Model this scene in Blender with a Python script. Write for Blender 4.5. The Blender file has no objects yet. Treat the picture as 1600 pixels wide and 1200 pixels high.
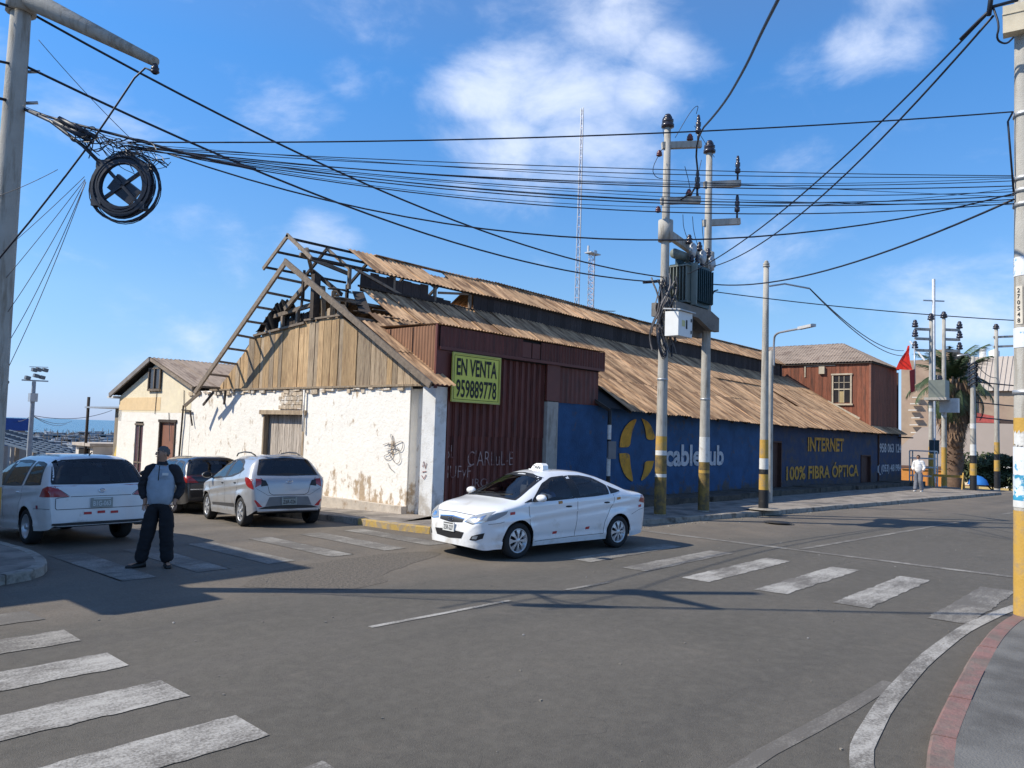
import bpy, bmesh, math, random
import numpy as np
from mathutils import Vector, Matrix, noise
from mathutils.bvhtree import BVHTree
random.seed(7)
scene = bpy.context.scene
COL = scene.collection
# ------------------------------------------------------------------ camera
F = 1225.; CX, CY = 800., 600.; EYE = 2.05
PITCH = math.atan((676-600)/F); ROLL = 0.032; YAW = math.radians(41.7)
_f = np.array([math.cos(YAW)*math.cos(PITCH), math.sin(YAW)*math.cos(PITCH), math.sin(PITCH)])
_r = np.array([math.sin(YAW), -math.cos(YAW), 0.]); _u = np.cross(_r, _f)
RGT = _r*math.cos(ROLL)+_u*math.sin(ROLL); UPV = -_r*math.sin(ROLL)+_u*math.cos(ROLL)
CAMP = np.array([0, 0, EYE])
cam_d = bpy.data.cameras.new('camera'); cam = bpy.data.objects.new('camera', cam_d); COL.objects.link(cam)
cam_d.sensor_width = 36; cam_d.lens = F/1600*36; cam_d.clip_end = 30000; cam_d.clip_start = 0.05
M3 = Matrix(((RGT[0], UPV[0], -_f[0]), (RGT[1], UPV[1], -_f[1]), (RGT[2], UPV[2], -_f[2])))
cam.matrix_world = Matrix.Translation(Vector(CAMP)) @ M3.to_4x4()
scene.camera = cam
# ------------------------------------------------------------------ light
SUN_EL = math.radians(42); SUN_AZ = math.radians(139)       # angle from +X, counter-clockwise
sdir = Vector((math.cos(SUN_AZ)*math.cos(SUN_EL), math.sin(SUN_AZ)*math.cos(SUN_EL), math.sin(SUN_EL)))
sl = bpy.data.lights.new('sun', 'SUN'); sl.energy = 4.1; sl.angle = math.radians(0.53); sl.color = (1, .93, .80)
so = bpy.data.objects.new('sun', sl); COL.objects.link(so)
so.rotation_euler = sdir.to_track_quat('Z', 'Y').to_euler(); so.location = sdir*40
scene.view_settings.view_transform = 'Standard'; scene.view_settings.look = 'None'
scene.view_settings.gamma = 1; scene.view_settings.exposure = 0.5
scene.view_settings.use_curve_mapping = False
world = bpy.data.worlds.new('World'); scene.world = world; world.use_nodes = True
def sky_nodes():
    nt = world.node_tree; nt.nodes.clear(); N = nt.nodes; L = nt.links
    out = N.new('ShaderNodeOutputWorld'); bg = N.new('ShaderNodeBackground'); L.new(bg.outputs[0], out.inputs[0])
    sky = N.new('ShaderNodeTexSky'); sky.sky_type = 'NISHITA'; sky.sun_disc = False
    sky.sun_elevation = SUN_EL; sky.sun_rotation = math.atan2(sdir.x, sdir.y)
    sky.air_density = 1.15; sky.dust_density = 0.05; sky.ozone_density = 1.6; sky.altitude = 0
    bg.inputs['Strength'].default_value = 0.118
    hs = N.new('ShaderNodeHueSaturation'); hs.inputs['Saturation'].default_value = 1.07; hs.inputs['Value'].default_value = 1.0
    tn = N.new('ShaderNodeMix'); tn.data_type = 'RGBA'; tn.blend_type = 'MULTIPLY'; tn.inputs['Factor'].default_value = 1; 
    tcs = N.new('ShaderNodeTexCoord'); sz = N.new('ShaderNodeSeparateXYZ'); L.new(tcs.outputs['Generated'], sz.inputs[0])
    cr = N.new('ShaderNodeValToRGB'); L.new(sz.outputs['Z'], cr.inputs[0]); e = cr.color_ramp.elements
    e[0].position = 0; e[0].color = (.36, .53, 1.0, 1); e[1].position = .42; e[1].color = (.57, .88, 1.0, 1); a = e.new(.60); a.color = (.92, .96, .92, 1)
    a = e.new(.05); a.color = (.47, .61, .86, 1); a = e.new(.15); a.color = (.58, .73, .79, 1)
    sc_ = N.new('ShaderNodeVectorMath'); sc_.operation = 'MULTIPLY'; L.new(cr.outputs[0], sc_.inputs[0]); sc_.inputs[1].default_value = (1, 1, 1.2); L.new(sc_.outputs[0], tn.inputs['B'])
    L.new(sky.outputs[0], tn.inputs['A']); L.new(tn.outputs['Result'], hs.inputs['Color'])
    tc = N.new('ShaderNodeTexCoord')
    blobs = [((960,40),.085,.85),((1045,85),.065,1.0),((885,150),.10,1.2),((765,145),.075,1.1),((920,225),.10,1.15),((800,230),.09,1.05),((975,255),.07,.95),((860,250),.08,.9),((1000,150),.07,1.0),
             ((440,175),.07,.75),((560,120),.05,.6),((570,30),.07,.4),((1335,75),.055,.8),((1405,70),.05,.6),((505,365),.045,.85),((540,372),.03,.7),((1180,400),.08,.62),((1500,490),.10,.66),((1450,470),.06,.5),
             ((1270,90),.05,.5),((270,345),.05,.4),((760,260),.09,.5),((1560,480),.09,.5),((1250,320),.12,.35),((120,180),.1,.25)]
    prev = None
    for (p, r, a) in blobs:
        d = _f + RGT*(p[0]-CX)/F - UPV*(p[1]-CY)/F; d = d/np.linalg.norm(d)
        vd = N.new('ShaderNodeVectorMath'); vd.operation = 'SUBTRACT'; L.new(tc.outputs['Generated'], vd.inputs[0]); vd.inputs[1].default_value = tuple(d)
        vs = N.new('ShaderNodeVectorMath'); vs.operation = 'MULTIPLY'; L.new(vd.outputs[0], vs.inputs[0]); vs.inputs[1].default_value = (1, 1, 1.5)
        ln = N.new('ShaderNodeVectorMath'); ln.operation = 'LENGTH'; L.new(vs.outputs[0], ln.inputs[0])
        mr = N.new('ShaderNodeMapRange'); mr.interpolation_type = 'SMOOTHSTEP'; L.new(ln.outputs['Value'], mr.inputs['Value'])
        mr.inputs['From Min'].default_value = 0; mr.inputs['From Max'].default_value = r*1.5; mr.inputs['To Min'].default_value = a; mr.inputs['To Max'].default_value = 0
        if prev is None: prev = mr.outputs[0]
        else:
            mx = N.new('ShaderNodeMath'); mx.operation = 'MAXIMUM'; L.new(prev, mx.inputs[0]); L.new(mr.outputs[0], mx.inputs[1]); prev = mx.outputs[0]
    # scattered cloud everywhere, made denser to add white light to the shade
    mp = N.new('ShaderNodeMapping'); mp.inputs['Scale'].default_value = (1, 1, 1.9); L.new(tc.outputs['Generated'], mp.inputs[0])
    n0 = N.new('ShaderNodeTexNoise'); n0.inputs['Scale'].default_value = 2.6; n0.inputs['Detail'].default_value = 3; L.new(mp.outputs[0], n0.inputs['Vector'])
    m0 = N.new('ShaderNodeMapRange'); L.new(n0.outputs[0], m0.inputs['Value']); m0.inputs['From Min'].default_value = .54; m0.inputs['From Max'].default_value = .78; m0.inputs['To Max'].default_value = .95
    mx = N.new('ShaderNodeMath'); mx.operation = 'MAXIMUM'; L.new(prev, mx.inputs[0]); L.new(m0.outputs[0], mx.inputs[1])
    n1 = N.new('ShaderNodeTexNoise'); n1.inputs['Scale'].default_value = 7; n1.inputs['Detail'].default_value = 9; n1.inputs['Roughness'].default_value = .6; n1.inputs['Distortion'].default_value = .25
    L.new(mp.outputs[0], n1.inputs['Vector'])
    ad = N.new('ShaderNodeMath'); ad.operation = 'MULTIPLY_ADD'; L.new(n1.outputs[0], ad.inputs[0]); ad.inputs[1].default_value = 2.3; ad.inputs[2].default_value = -1.25
    sm = N.new('ShaderNodeMath'); sm.operation = 'ADD'; L.new(mx.outputs[0], sm.inputs[0]); L.new(ad.outputs[0], sm.inputs[1])
    rp = N.new('ShaderNodeMapRange'); rp.interpolation_type = 'SMOOTHSTEP'; L.new(sm.outputs[0], rp.inputs['Value'])
    rp.inputs['From Min'].default_value = .0; rp.inputs['From Max'].default_value = 1.35; rp.inputs['To Max'].default_value = .82
    cc = N.new('ShaderNodeMix'); cc.data_type = 'RGBA'; L.new(n1.outputs[0], cc.inputs['Factor'])
    cc.inputs['A'].default_value = (4.3, 5.1, 6.9, 1); cc.inputs['B'].default_value = (6.3, 6.7, 7.6, 1)
    mix = N.new('ShaderNodeMix'); mix.data_type = 'RGBA'; L.new(rp.outputs[0], mix.inputs['Factor']); L.new(hs.outputs[0], mix.inputs['A']); L.new(cc.outputs['Result'], mix.inputs['B'])
    L.new(mix.outputs['Result'], bg.inputs['Color'])
sky_nodes()
# ------------------------------------------------------------------ survey helpers: a sight line met with a real plane of the site
def _ray(x, y): return _f+RGT*(x-CX)/F-UPV*(y-CY)/F
def on_g(x, y, z=0):
    d = _ray(x, y); return Vector(CAMP+d*((z-EYE)/d[2]))
def on_x(x, y, X):
    d = _ray(x, y); return Vector(CAMP+d*(X/d[0]))
def on_y(x, y, Y):
    d = _ray(x, y); return Vector(CAMP+d*(Y/d[1]))
def at(x, y, dep): return Vector(CAMP+_ray(x, y)*dep)
def gz(x, y):
    z = 0.
    if y > 14: z -= 0.045*(y-14)
    if y > 14 and z < -6.8: z = -6.8
    if x > 14: z -= 0.0065*(min(x, 50)-14)*max(0, min(1, (16-y)/2))
    if x > 50: z -= .055*(min(x, 90)-50)*max(0, min(1, (40-y)/20))
    return z
# ------------------------------------------------------------------ object helpers
def tag(o, label=None, cat=None, group=None, kind=None):
    if label: o['label'] = label
    if cat: o['category'] = cat
    if group: o['group'] = group
    if kind: o['kind'] = kind
    return o
def thing(name, label, cat, loc=(0, 0, 0), rz=0, group=None):
    o = bpy.data.objects.new(name, None); COL.objects.link(o); o.empty_display_size = .2
    o.location = loc; o.rotation_euler = (0, 0, rz)
    return tag(o, label, cat, group)
def base_of(p):
    L = Vector((0, 0, 0))
    while p is not None: L += p.location; p = p.parent
    return L
class MB:
    def __init__(s): s.v = []; s.f = []; s.m = []; s.sm = []
    def add(s, vs, fs, mi=0, smooth=False):
        b = len(s.v); s.v += [tuple(v) for v in vs]
        for f in fs: s.f.append([b+i for i in f]); s.m.append(mi); s.sm.append(smooth)
    def quad(s, a, b, c, d, mi=0): s.add([a, b, c, d], [(0, 1, 2, 3)], mi)
    def poly(s, pts, mi=0): s.add(pts, [tuple(range(len(pts)))], mi)
    def box(s, c, d, mi=0, rz=0, ry=0, rx=0):
        R = Matrix.Rotation(rz, 3, 'Z') @ Matrix.Rotation(ry, 3, 'Y') @ Matrix.Rotation(rx, 3, 'X')
        vs = [Vector(c)+R @ Vector((sx*d[0]/2, sy*d[1]/2, sz*d[2]/2)) for sx in (-1, 1) for sy in (-1, 1) for sz in (-1, 1)]
        s.add(vs, [(0, 1, 3, 2), (4, 6, 7, 5), (0, 4, 5, 1), (2, 3, 7, 6), (0, 2, 6, 4), (1, 5, 7, 3)], mi)
    def bx(s, x0, x1, y0, y1, z0, z1, mi=0): s.box(((x0+x1)/2, (y0+y1)/2, (z0+z1)/2), (abs(x1-x0), abs(y1-y0), abs(z1-z0)), mi)
    def beam(s, p, q, w, h, mi=0, up=(0, 0, 1)):
        p, q = Vector(p), Vector(q); d = (q-p).normalized(); u = Vector(up)
        a = d.cross(u)
        if a.length < 1e-4: a = d.cross(Vector((1, 0, 0)))
        a.normalize(); b = a.cross(d).normalized()
        vs = [e+a*(sx*w/2)+b*(sz*h/2) for e in (p, q) for sx, sz in ((-1, -1), (1, -1), (1, 1), (-1, 1))]
        s.add(vs, [(3, 2, 1, 0), (4, 5, 6, 7), (0, 1, 5, 4), (1, 2, 6, 5), (2, 3, 7, 6), (3, 0, 4, 7)], mi)
    def tube(s, pts, r, n=8, mi=0, cap=True):
        pts = [Vector(p) for p in pts]; k = len(pts)
        rs = r if isinstance(r, (list, tuple)) else [r]*k
        t0 = (pts[1]-pts[0]).normalized(); a = t0.orthogonal().normalized(); vs = []
        for i, p in enumerate(pts):
            t = (pts[min(i+1, k-1)]-pts[max(i-1, 0)]).normalized()
            a = (a-t*a.dot(t))
            if a.length < 1e-6: a = t.orthogonal()
            a.normalize(); b = t.cross(a)
            vs += [p+(a*math.cos(2*math.pi*j/n)+b*math.sin(2*math.pi*j/n))*rs[i] for j in range(n)]
        fs = [(i*n+j, i*n+(j+1) % n, (i+1)*n+(j+1) % n, (i+1)*n+j) for i in range(k-1) for j in range(n)]
        s.add(vs, fs, mi, n > 5)
        if cap:
            b = len(s.v)-len(vs)
            s.f.append([b+j for j in range(n)][::-1]); s.m.append(mi); s.sm.append(False)
            s.f.append([b+(k-1)*n+j for j in range(n)]); s.m.append(mi); s.sm.append(False)
    def lathe(s, c, prof, n=20, axis='Z', mi=0, smooth=True):
        c = Vector(c); vs = []
        for (r, h) in prof:
            for j in range(n):
                a = 2*math.pi*j/n; p = (r*math.cos(a), r*math.sin(a), h)
                if axis == 'X': p = (p[2], p[0], p[1])
                if axis == 'Y': p = (p[1], p[2], p[0])
                vs.append(c+Vector(p))
        k = len(prof)
        fs = [(i*n+j, i*n+(j+1) % n, (i+1)*n+(j+1) % n, (i+1)*n+j) for i in range(k-1) for j in range(n)]
        s.add(vs, fs, mi, smooth)
    def prism(s, poly, d, mi=0):      # poly of 3D points extruded by vector d
        n = len(poly); a = [Vector(p) for p in poly]; b = [p+Vector(d) for p in a]
        s.add(a+b, [tuple(range(n))[::-1], tuple(range(n, 2*n))]+[(i, (i+1) % n, n+(i+1) % n, n+i) for i in range(n)], mi)
    def ell(s, c, r, n=12, m=8, mi=0):
        vs = []; c = Vector(c)
        for i in range(m+1):
            t = math.pi*i/m
            for j in range(n):
                a = 2*math.pi*j/n; vs.append(c+Vector((r[0]*math.sin(t)*math.cos(a), r[1]*math.sin(t)*math.sin(a), r[2]*math.cos(t))))
        s.add(vs, [(i*n+j, (i+1)*n+j, (i+1)*n+(j+1) % n, i*n+(j+1) % n) for i in range(m) for j in range(n)], mi, True)
    def mesh(s, name, mats, off=(0, 0, 0)):
        me = bpy.data.meshes.new(name); off = Vector(off)
        me.from_pydata([Vector(v)-off for v in s.v], [], s.f)
        if not isinstance(mats, (list, tuple)): mats = [mats]
        for m in mats: me.materials.append(m)
        me.polygons.foreach_set('material_index', s.m); me.polygons.foreach_set('use_smooth', s.sm)
        me.update(); return me
    def build(s, name, mats, parent=None, origin=None):
        base = base_of(parent) if parent else Vector((0, 0, 0))
        org = Vector(origin) if origin is not None else base
        me = s.mesh(name, mats, org)
        o = bpy.data.objects.new(name, me); COL.objects.link(o)
        o.location = org-base
        if parent: o.parent = parent
        return o
def copy_tree(o, parent=None):
    c = o.copy(); COL.objects.link(c)
    if parent: c.parent = parent
    for ch in list(o.children): copy_tree(ch, c)
    return c
# ------------------------------------------------------------------ materials
_mc = {}
def mat(name, col, rough=.7, metal=0., var=.18, scale=4., bump=0., bscale=40., stretch=(1, 1, 1), col2=None, c2lo=.5, c2hi=.62, c2scale=2., c2stretch=None, rand=0., spec=.4, coat=0., detail=5, world=False, lowdirt=None, emis=None, trans=0., alpha=None):
    if name in _mc: return _mc[name]
    m = bpy.data.materials.new(name); m.use_nodes = True; nt = m.node_tree; N = nt.nodes; L = nt.links
    b = N['Principled BSDF']; b.inputs['Roughness'].default_value = rough; b.inputs['Metallic'].default_value = metal
    b.inputs['Specular IOR Level'].default_value = spec
    if coat: b.inputs['Coat Weight'].default_value = coat; b.inputs['Coat Roughness'].default_value = .04
    if trans: b.inputs['Transmission Weight'].default_value = trans
    if alpha is not None: b.inputs['Alpha'].default_value = alpha
    tc = N.new('ShaderNodeTexCoord')
    if world:
        g = N.new('ShaderNodeNewGeometry'); src = g.outputs['Position']
    else: src = tc.outputs['Object']
    oi = N.new('ShaderNodeObjectInfo')
    va = N.new('ShaderNodeVectorMath'); va.operation = 'MULTIPLY_ADD'
    L.new(src, va.inputs[0]); va.inputs[1].default_value = stretch
    cr = N.new('ShaderNodeCombineXYZ'); mu = N.new('ShaderNodeMath'); mu.operation = 'MULTIPLY'; L.new(oi.outputs['Random'], mu.inputs[0]); mu.inputs[1].default_value = 0 if world else 37.
    for i in range(3): L.new(mu.outputs[0], cr.inputs[i])
    L.new(cr.outputs[0], va.inputs[2])
    n = N.new('ShaderNodeTexNoise'); n.inputs['Scale'].default_value = scale; n.inputs['Detail'].default_value = detail; n.inputs['Roughness'].default_value = .6; L.new(va.outputs[0], n.inputs['Vector'])
    mr = N.new('ShaderNodeMapRange'); L.new(n.outputs[0], mr.inputs['Value']); mr.inputs['From Min'].default_value = .28; mr.inputs['From Max'].default_value = .72
    mr.inputs['To Min'].default_value = 1-var; mr.inputs['To Max'].default_value = 1+var
    c = None
    if col2 is not None:
        vb = N.new('ShaderNodeVectorMath'); vb.operation = 'MULTIPLY_ADD'; L.new(src, vb.inputs[0]); vb.inputs[1].default_value = c2stretch or stretch; L.new(cr.outputs[0], vb.inputs[2])
        n2 = N.new('ShaderNodeTexNoise'); n2.inputs['Scale'].default_value = c2scale; n2.inputs['Detail'].default_value = 7; n2.inputs['Roughness'].default_value = .65; L.new(vb.outputs[0], n2.inputs['Vector'])
        m2 = N.new('ShaderNodeMapRange'); L.new(n2.outputs[0], m2.inputs['Value']); m2.inputs['From Min'].default_value = c2lo; m2.inputs['From Max'].default_value = c2hi
        fac = m2.outputs[0]
        if lowdirt:      # stronger wear towards the foot of the wall
            z0, z1, amt = lowdirt
            gp = N.new('ShaderNodeNewGeometry'); sx = N.new('ShaderNodeSeparateXYZ'); L.new(gp.outputs['Position'], sx.inputs[0])
            mz = N.new('ShaderNodeMapRange'); L.new(sx.outputs['Z'], mz.inputs['Value']); mz.inputs['From Min'].default_value = z0; mz.inputs['From Max'].default_value = z1; mz.inputs['To Min'].default_value = amt; mz.inputs['To Max'].default_value = 0
            ads = N.new('ShaderNodeMath'); ads.operation = 'ADD'; L.new(n2.outputs[0], ads.inputs[0]); L.new(mz.outputs[0], ads.inputs[1]); L.new(ads.outputs[0], m2.inputs['Value'])
        mx = N.new('ShaderNodeMix'); mx.data_type = 'RGBA'; L.new(fac, mx.inputs['Factor']); mx.inputs['A'].default_value = (*col, 1); mx.inputs['B'].default_value = (*col2, 1); c = mx.outputs['Result']
    hv = N.new('ShaderNodeHueSaturation')
    if c is None: hv.inputs['Color'].default_value = (*col, 1)
    else: L.new(c, hv.inputs['Color'])
    if rand:
        rr = N.new('ShaderNodeMapRange'); L.new(oi.outputs['Random'], rr.inputs['Value']); rr.inputs['To Min'].default_value = 1-rand; rr.inputs['To Max'].default_value = 1+rand
        mm = N.new('ShaderNodeMath'); mm.operation = 'MULTIPLY'; L.new(mr.outputs[0], mm.inputs[0]); L.new(rr.outputs[0], mm.inputs[1]); L.new(mm.outputs[0], hv.inputs['Value'])
    else: L.new(mr.outputs[0], hv.inputs['Value'])
    L.new(hv.outputs[0], b.inputs['Base Color'])
    if bump:
        nb = N.new('ShaderNodeTexNoise'); nb.inputs['Scale'].default_value = bscale; nb.inputs['Detail'].default_value = 4; L.new(va.outputs[0], nb.inputs['Vector'])
        bp = N.new('ShaderNodeBump'); bp.inputs['Strength'].default_value = min(1, bump); bp.inputs['Distance'].default_value = .02; L.new(nb.outputs[0], bp.inputs['Height']); L.new(bp.outputs[0], b.inputs['Normal'])
    _mc[name] = m; return m
# plain painted / plastic materials
M = {}
M['concrete'] = mat('concrete', (.36, .34, .31), .85, bump=.4, col2=(.24, .22, .19), c2scale=1.2, c2stretch=(3, 3, .5), var=.14, scale=6)
M['pole'] = mat('pole_concrete', (.40, .38, .34), .85, bump=.35, bscale=60, col2=(.22, .19, .15), c2lo=.5, c2hi=.7, c2scale=2., c2stretch=(6, 6, .8), var=.12)
M['pole_yel'] = mat('pole_yellow', (.50, .30, .06), .75, bump=.25, col2=(.27, .20, .12), c2lo=.48, c2hi=.66, c2scale=4)
M['pole_yel_old'] = mat('pole_yellow_grimy', (.26, .17, .045), .75, bump=.25, col2=(.10, .08, .05), c2lo=.42, c2hi=.62, c2scale=5)
M['pole_blk'] = mat('pole_black', (.018, .018, .02), .6, col2=(.1, .09, .08), c2lo=.6, c2hi=.75, c2scale=7)
M['paper'] = mat('pasted_paper', (.60, .60, .58), .75, var=.1, scale=14, col2=(.45, .42, .38), c2scale=9, c2lo=.55, c2hi=.7)
M['cable'] = mat('black_cable', (.016, .020, .032), .5, var=.1)
M['cable_l'] = mat('grey_cable', (.12, .11, .11), .55, var=.2, scale=20)
M['porcelain'] = mat('dark_insulator', (.03, .025, .035), .25, spec=.6)
M['porcelain_r'] = mat('brown_insulator', (.12, .03, .03), .25, spec=.6)
M['steel'] = mat('galvanised_steel', (.42, .43, .44), .45, metal=.6, var=.1)
M['dark'] = mat('dark_void', (.012, .011, .011), .9)
M['wood_old'] = mat('weathered_timber', (.21, .165, .125), .85, bump=.5, stretch=(1, 1, 1), scale=9, var=.3, rand=.25)
M['wood_dark'] = mat('dark_timber', (.055, .042, .034), .9, bump=.5, scale=9, var=.3, rand=.3)
M['asphalt'] = None
# ================================================================== GROUND
def asphalt(name):
    m = bpy.data.materials.new(name); m.use_nodes = True; nt = m.node_tree; N = nt.nodes; L = nt.links
    b = N['Principled BSDF']; b.inputs['Roughness'].default_value = .82; b.inputs['Specular IOR Level'].default_value = .3
    g = N.new('ShaderNodeNewGeometry'); P = g.outputs['Position']
    def noise_(sc, de=5, st=(1, 1, 1), rough=.6, dist=0):
        v = N.new('ShaderNodeVectorMath'); v.operation = 'MULTIPLY'; L.new(P, v.inputs[0]); v.inputs[1].default_value = st
        n = N.new('ShaderNodeTexNoise'); n.inputs['Scale'].default_value = sc; n.inputs['Detail'].default_value = de; n.inputs['Roughness'].default_value = rough; n.inputs['Distortion'].default_value = dist
        L.new(v.outputs[0], n.inputs['Vector']); return n.outputs[0]
    def rng(v, a, b_, c, d):
        r = N.new('ShaderNodeMapRange'); L.new(v, r.inputs['Value']); r.inputs['From Min'].default_value = a; r.inputs['From Max'].default_value = b_; r.inputs['To Min'].default_value = c; r.inputs['To Max'].default_value = d; return r.outputs[0]
    def mth(op, a, c):
        r = N.new('ShaderNodeMath'); r.operation = op
        for i, q in enumerate((a, c)):
            if isinstance(q, (int, float)): r.inputs[i].default_value = q
            else: L.new(q, r.inputs[i])
        return r.outputs[0]
    def mixc(f, A, B):
        r = N.new('ShaderNodeMix'); r.data_type = 'RGBA'
        if isinstance(f, float): r.inputs['Factor'].default_value = f
        else: L.new(f, r.inputs['Factor'])
        for k, q in (('A', A), ('B', B)):
            if isinstance(q, tuple): r.inputs[k].default_value = (*q, 1)
            else: L.new(q, r.inputs[k])
        return r.outputs['Result']
    s = N.new('ShaderNodeSeparateXYZ'); L.new(P, s.inputs[0])
    # newer dark carriageway towards the camera, older brown surface in the side street
    edge = mth('ADD', s.outputs['Y'], mth('MULTIPLY', noise_(.8), 2.2))
    edge2 = mth('ADD', edge, mth('MULTIPLY', s.outputs['X'], .12))
    old = rng(edge2, 9.7, 11.0, 0, 1)
    new_c = mixc(rng(noise_(.35, 4), .35, .7, 0, 1), (.098, .088, .072), (.128, .114, .094))
    old_c = mixc(rng(noise_(.9, 6), .35, .68, 0, 1), (.20, .165, .128), (.135, .115, .093))
    c = mixc(old, new_c, old_c)
    # polished wheel tracks, faint lengthwise
    c = mixc(rng(noise_(.55, 3, (.12, 2.2, 1)), .5, .7, 0, .35), c, (.138, .122, .105))
    c = mixc(rng(noise_(.33, 3, (.10, 1.5, 1)), .52, .66, 0, .5), c, (.070, .064, .056))
    c = mixc(rng(noise_(28, 3), .35, .65, .0, .38), c, (.048, .044, .038))
    c = mixc(rng(noise_(7, 5), .45, .7, .0, .35), c, (.16, .145, .12))
    kd = mth('ADD', mth('ADD', s.outputs['Y'], mth('MULTIPLY', s.outputs['X'], .067)), mth('MULTIPLY', noise_(2.2, 4), .7))
    c = mixc(mth('MULTIPLY', rng(kd, 10.5, 11.3, 0, .7), rng(s.outputs['X'], 12.5, 14, 0, 1)), c, (.21, .175, .135))
    # coarse aggregate speckle
    c = mixc(rng(noise_(150, 2), .58, .72, 0, .6), c, (.30, .28, .25))
    c = mixc(rng(noise_(70, 2), .58, .70, 0, .6), c, (.035, .034, .034))
    # oil drips and stains
    c = mixc(rng(noise_(3.1, 6, (1, 1.6, 1)), .66, .76, 0, .6), c, (.035, .033, .031))
    c = mixc(rng(noise_(1.7, 7, (1, 1, 1), .7, .5), .60, .74, 0, .45), c, (.165, .142, .115))
    # cracks
    vo = N.new('ShaderNodeTexVoronoi'); vo.feature = 'DISTANCE_TO_EDGE'; vo.inputs['Scale'].default_value = .42
    va = N.new('ShaderNodeVectorMath'); va.operation = 'ADD'; L.new(P, va.inputs[0])
    nn = N.new('ShaderNodeTexNoise'); nn.inputs['Scale'].default_value = 1.3; nn.inputs['Detail'].default_value = 6; L.new(P, nn.inputs['Vector'])
    sc = N.new('ShaderNodeVectorMath'); sc.operation = 'SCALE'; L.new(nn.outputs['Color'], sc.inputs[0]); sc.inputs['Scale'].default_value = 1.6
    L.new(sc.outputs[0], va.inputs[1]); L.new(va.outputs[0], vo.inputs['Vector'])
    crk = mth('MULTIPLY', rng(vo.outputs['Distance'], 0, .006, .7, 0), rng(noise_(.5, 2), .56, .66, 0, 1))
    c = mixc(crk, c, (.02, .02, .02))
    L.new(c, b.inputs['Base Color'])
    bp = N.new('ShaderNodeBump'); bp.inputs['Strength'].default_value = .55; bp.inputs['Distance'].default_value = .012
    L.new(mth('ADD', noise_(120, 2), mth('MULTIPLY', noise_(14, 4), .8)), bp.inputs['Height']); L.new(bp.outputs[0], b.inputs['Normal'])
    return m
M['asphalt'] = asphalt('asphalt')
def grid_sheet(name, xs, ys, zf, m):
    b = MB(); nx, ny = len(xs), len(ys)
    b.add([(x, y, zf(x, y)) for y in ys for x in xs], [(j*nx+i, j*nx+i+1, (j+1)*nx+i+1, (j+1)*nx+i) for j in range(ny-1) for i in range(nx-1)])
    return tag(b.build(name, m), kind='structure')
M['earth'] = mat('earth', (.20, .17, .13), .95, var=.25, scale=.4, bump=.3, bscale=8, world=True)
xs = [-600, -200, -60, -20]+list(range(-10, 62, 2))+[80, 120, 200, 400, 900]
ys = [-400, -100, -30]+list(range(-10, 60, 2))+[80, 110, 140, 165]
grid_sheet('ground', xs, ys, lambda x, y: gz(x, y)-.06, M['earth'])
xs = [-40+i*1.0 for i in range(111)]; ys = [-14]+[-6+i*.5 for i in range(170)]
grid_sheet('road', xs, ys, lambda x, y: gz(x, y), M['asphalt'])
# sea
def water_mat():
    m = bpy.data.materials.new('sea_water'); m.use_nodes = True; nt = m.node_tree; N = nt.nodes; L = nt.links; b = N['Principled BSDF']
    b.inputs['Base Color'].default_value = (.035, .12, .19, 1); b.inputs['Roughness'].default_value = .22; b.inputs['Specular IOR Level'].default_value = .35
    g = N.new('ShaderNodeNewGeometry'); n = N.new('ShaderNodeTexNoise'); n.inputs['Scale'].default_value = .35; n.inputs['Detail'].default_value = 6; L.new(g.outputs['Position'], n.inputs['Vector'])
    bp = N.new('ShaderNodeBump'); bp.inputs['Strength'].default_value = .9; bp.inputs['Distance'].default_value = .8; L.new(n.outputs[0], bp.inputs['Height']); L.new(bp.outputs[0], b.inputs['Normal']); return m
b = MB(); b.quad((-9000, 158, -6.95), (9000, 158, -6.95), (9000, 12000, -6.95), (-9000, 12000, -6.95))
tag(b.build('sea', water_mat()), kind='structure')
# ---- pavements with kerbs
M['pave'] = mat('pavement_concrete', (.27, .235, .20), .9, bump=.5, bscale=50, var=.16, scale=2.5, col2=(.12, .105, .09), c2scale=1.3, c2lo=.45, c2hi=.65, world=True)
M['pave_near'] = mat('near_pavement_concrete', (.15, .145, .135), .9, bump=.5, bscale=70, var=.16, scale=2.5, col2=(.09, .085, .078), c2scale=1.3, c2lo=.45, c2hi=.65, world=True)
M['kerb'] = mat('kerb_concrete', (.30, .27, .23), .9, bump=.5, bscale=30, var=.2, scale=5, rand=.12, col2=(.13, .11, .09), c2scale=4, c2lo=.5, c2hi=.65, world=True)
M['kerb_y'] = mat('kerb_yellow', (.48, .32, .09), .85, bump=.5, bscale=30, var=.2, scale=7, col2=(.26, .21, .15), c2scale=7, c2lo=.44, c2hi=.58, world=True)
M['kerb_r'] = mat('kerb_red', (.225, .125, .11), .85, bump=.5, bscale=30, var=.2, scale=5, col2=(.17, .13, .11), c2scale=3.5, c2lo=.42, c2hi=.60, world=True)
def resample(pts, step):
    out = [Vector(pts[0])]
    for a, b_ in zip(pts[:-1], pts[1:]):
        a, b_ = Vector(a), Vector(b_); n = max(1, round((b_-a).length/step))
        out += [a.lerp(b_, (i+1)/n) for i in range(n)]
    return out
def smooth_pts(pts, it=2):
    pts = [Vector(p) for p in pts]
    for _ in range(it):
        q = [pts[0]]
        for a, b_ in zip(pts[:-1], pts[1:]): q += [a*.75+b_*.25, a*.25+b_*.75]
        pts = q+[pts[-1]]
    return pts
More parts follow.
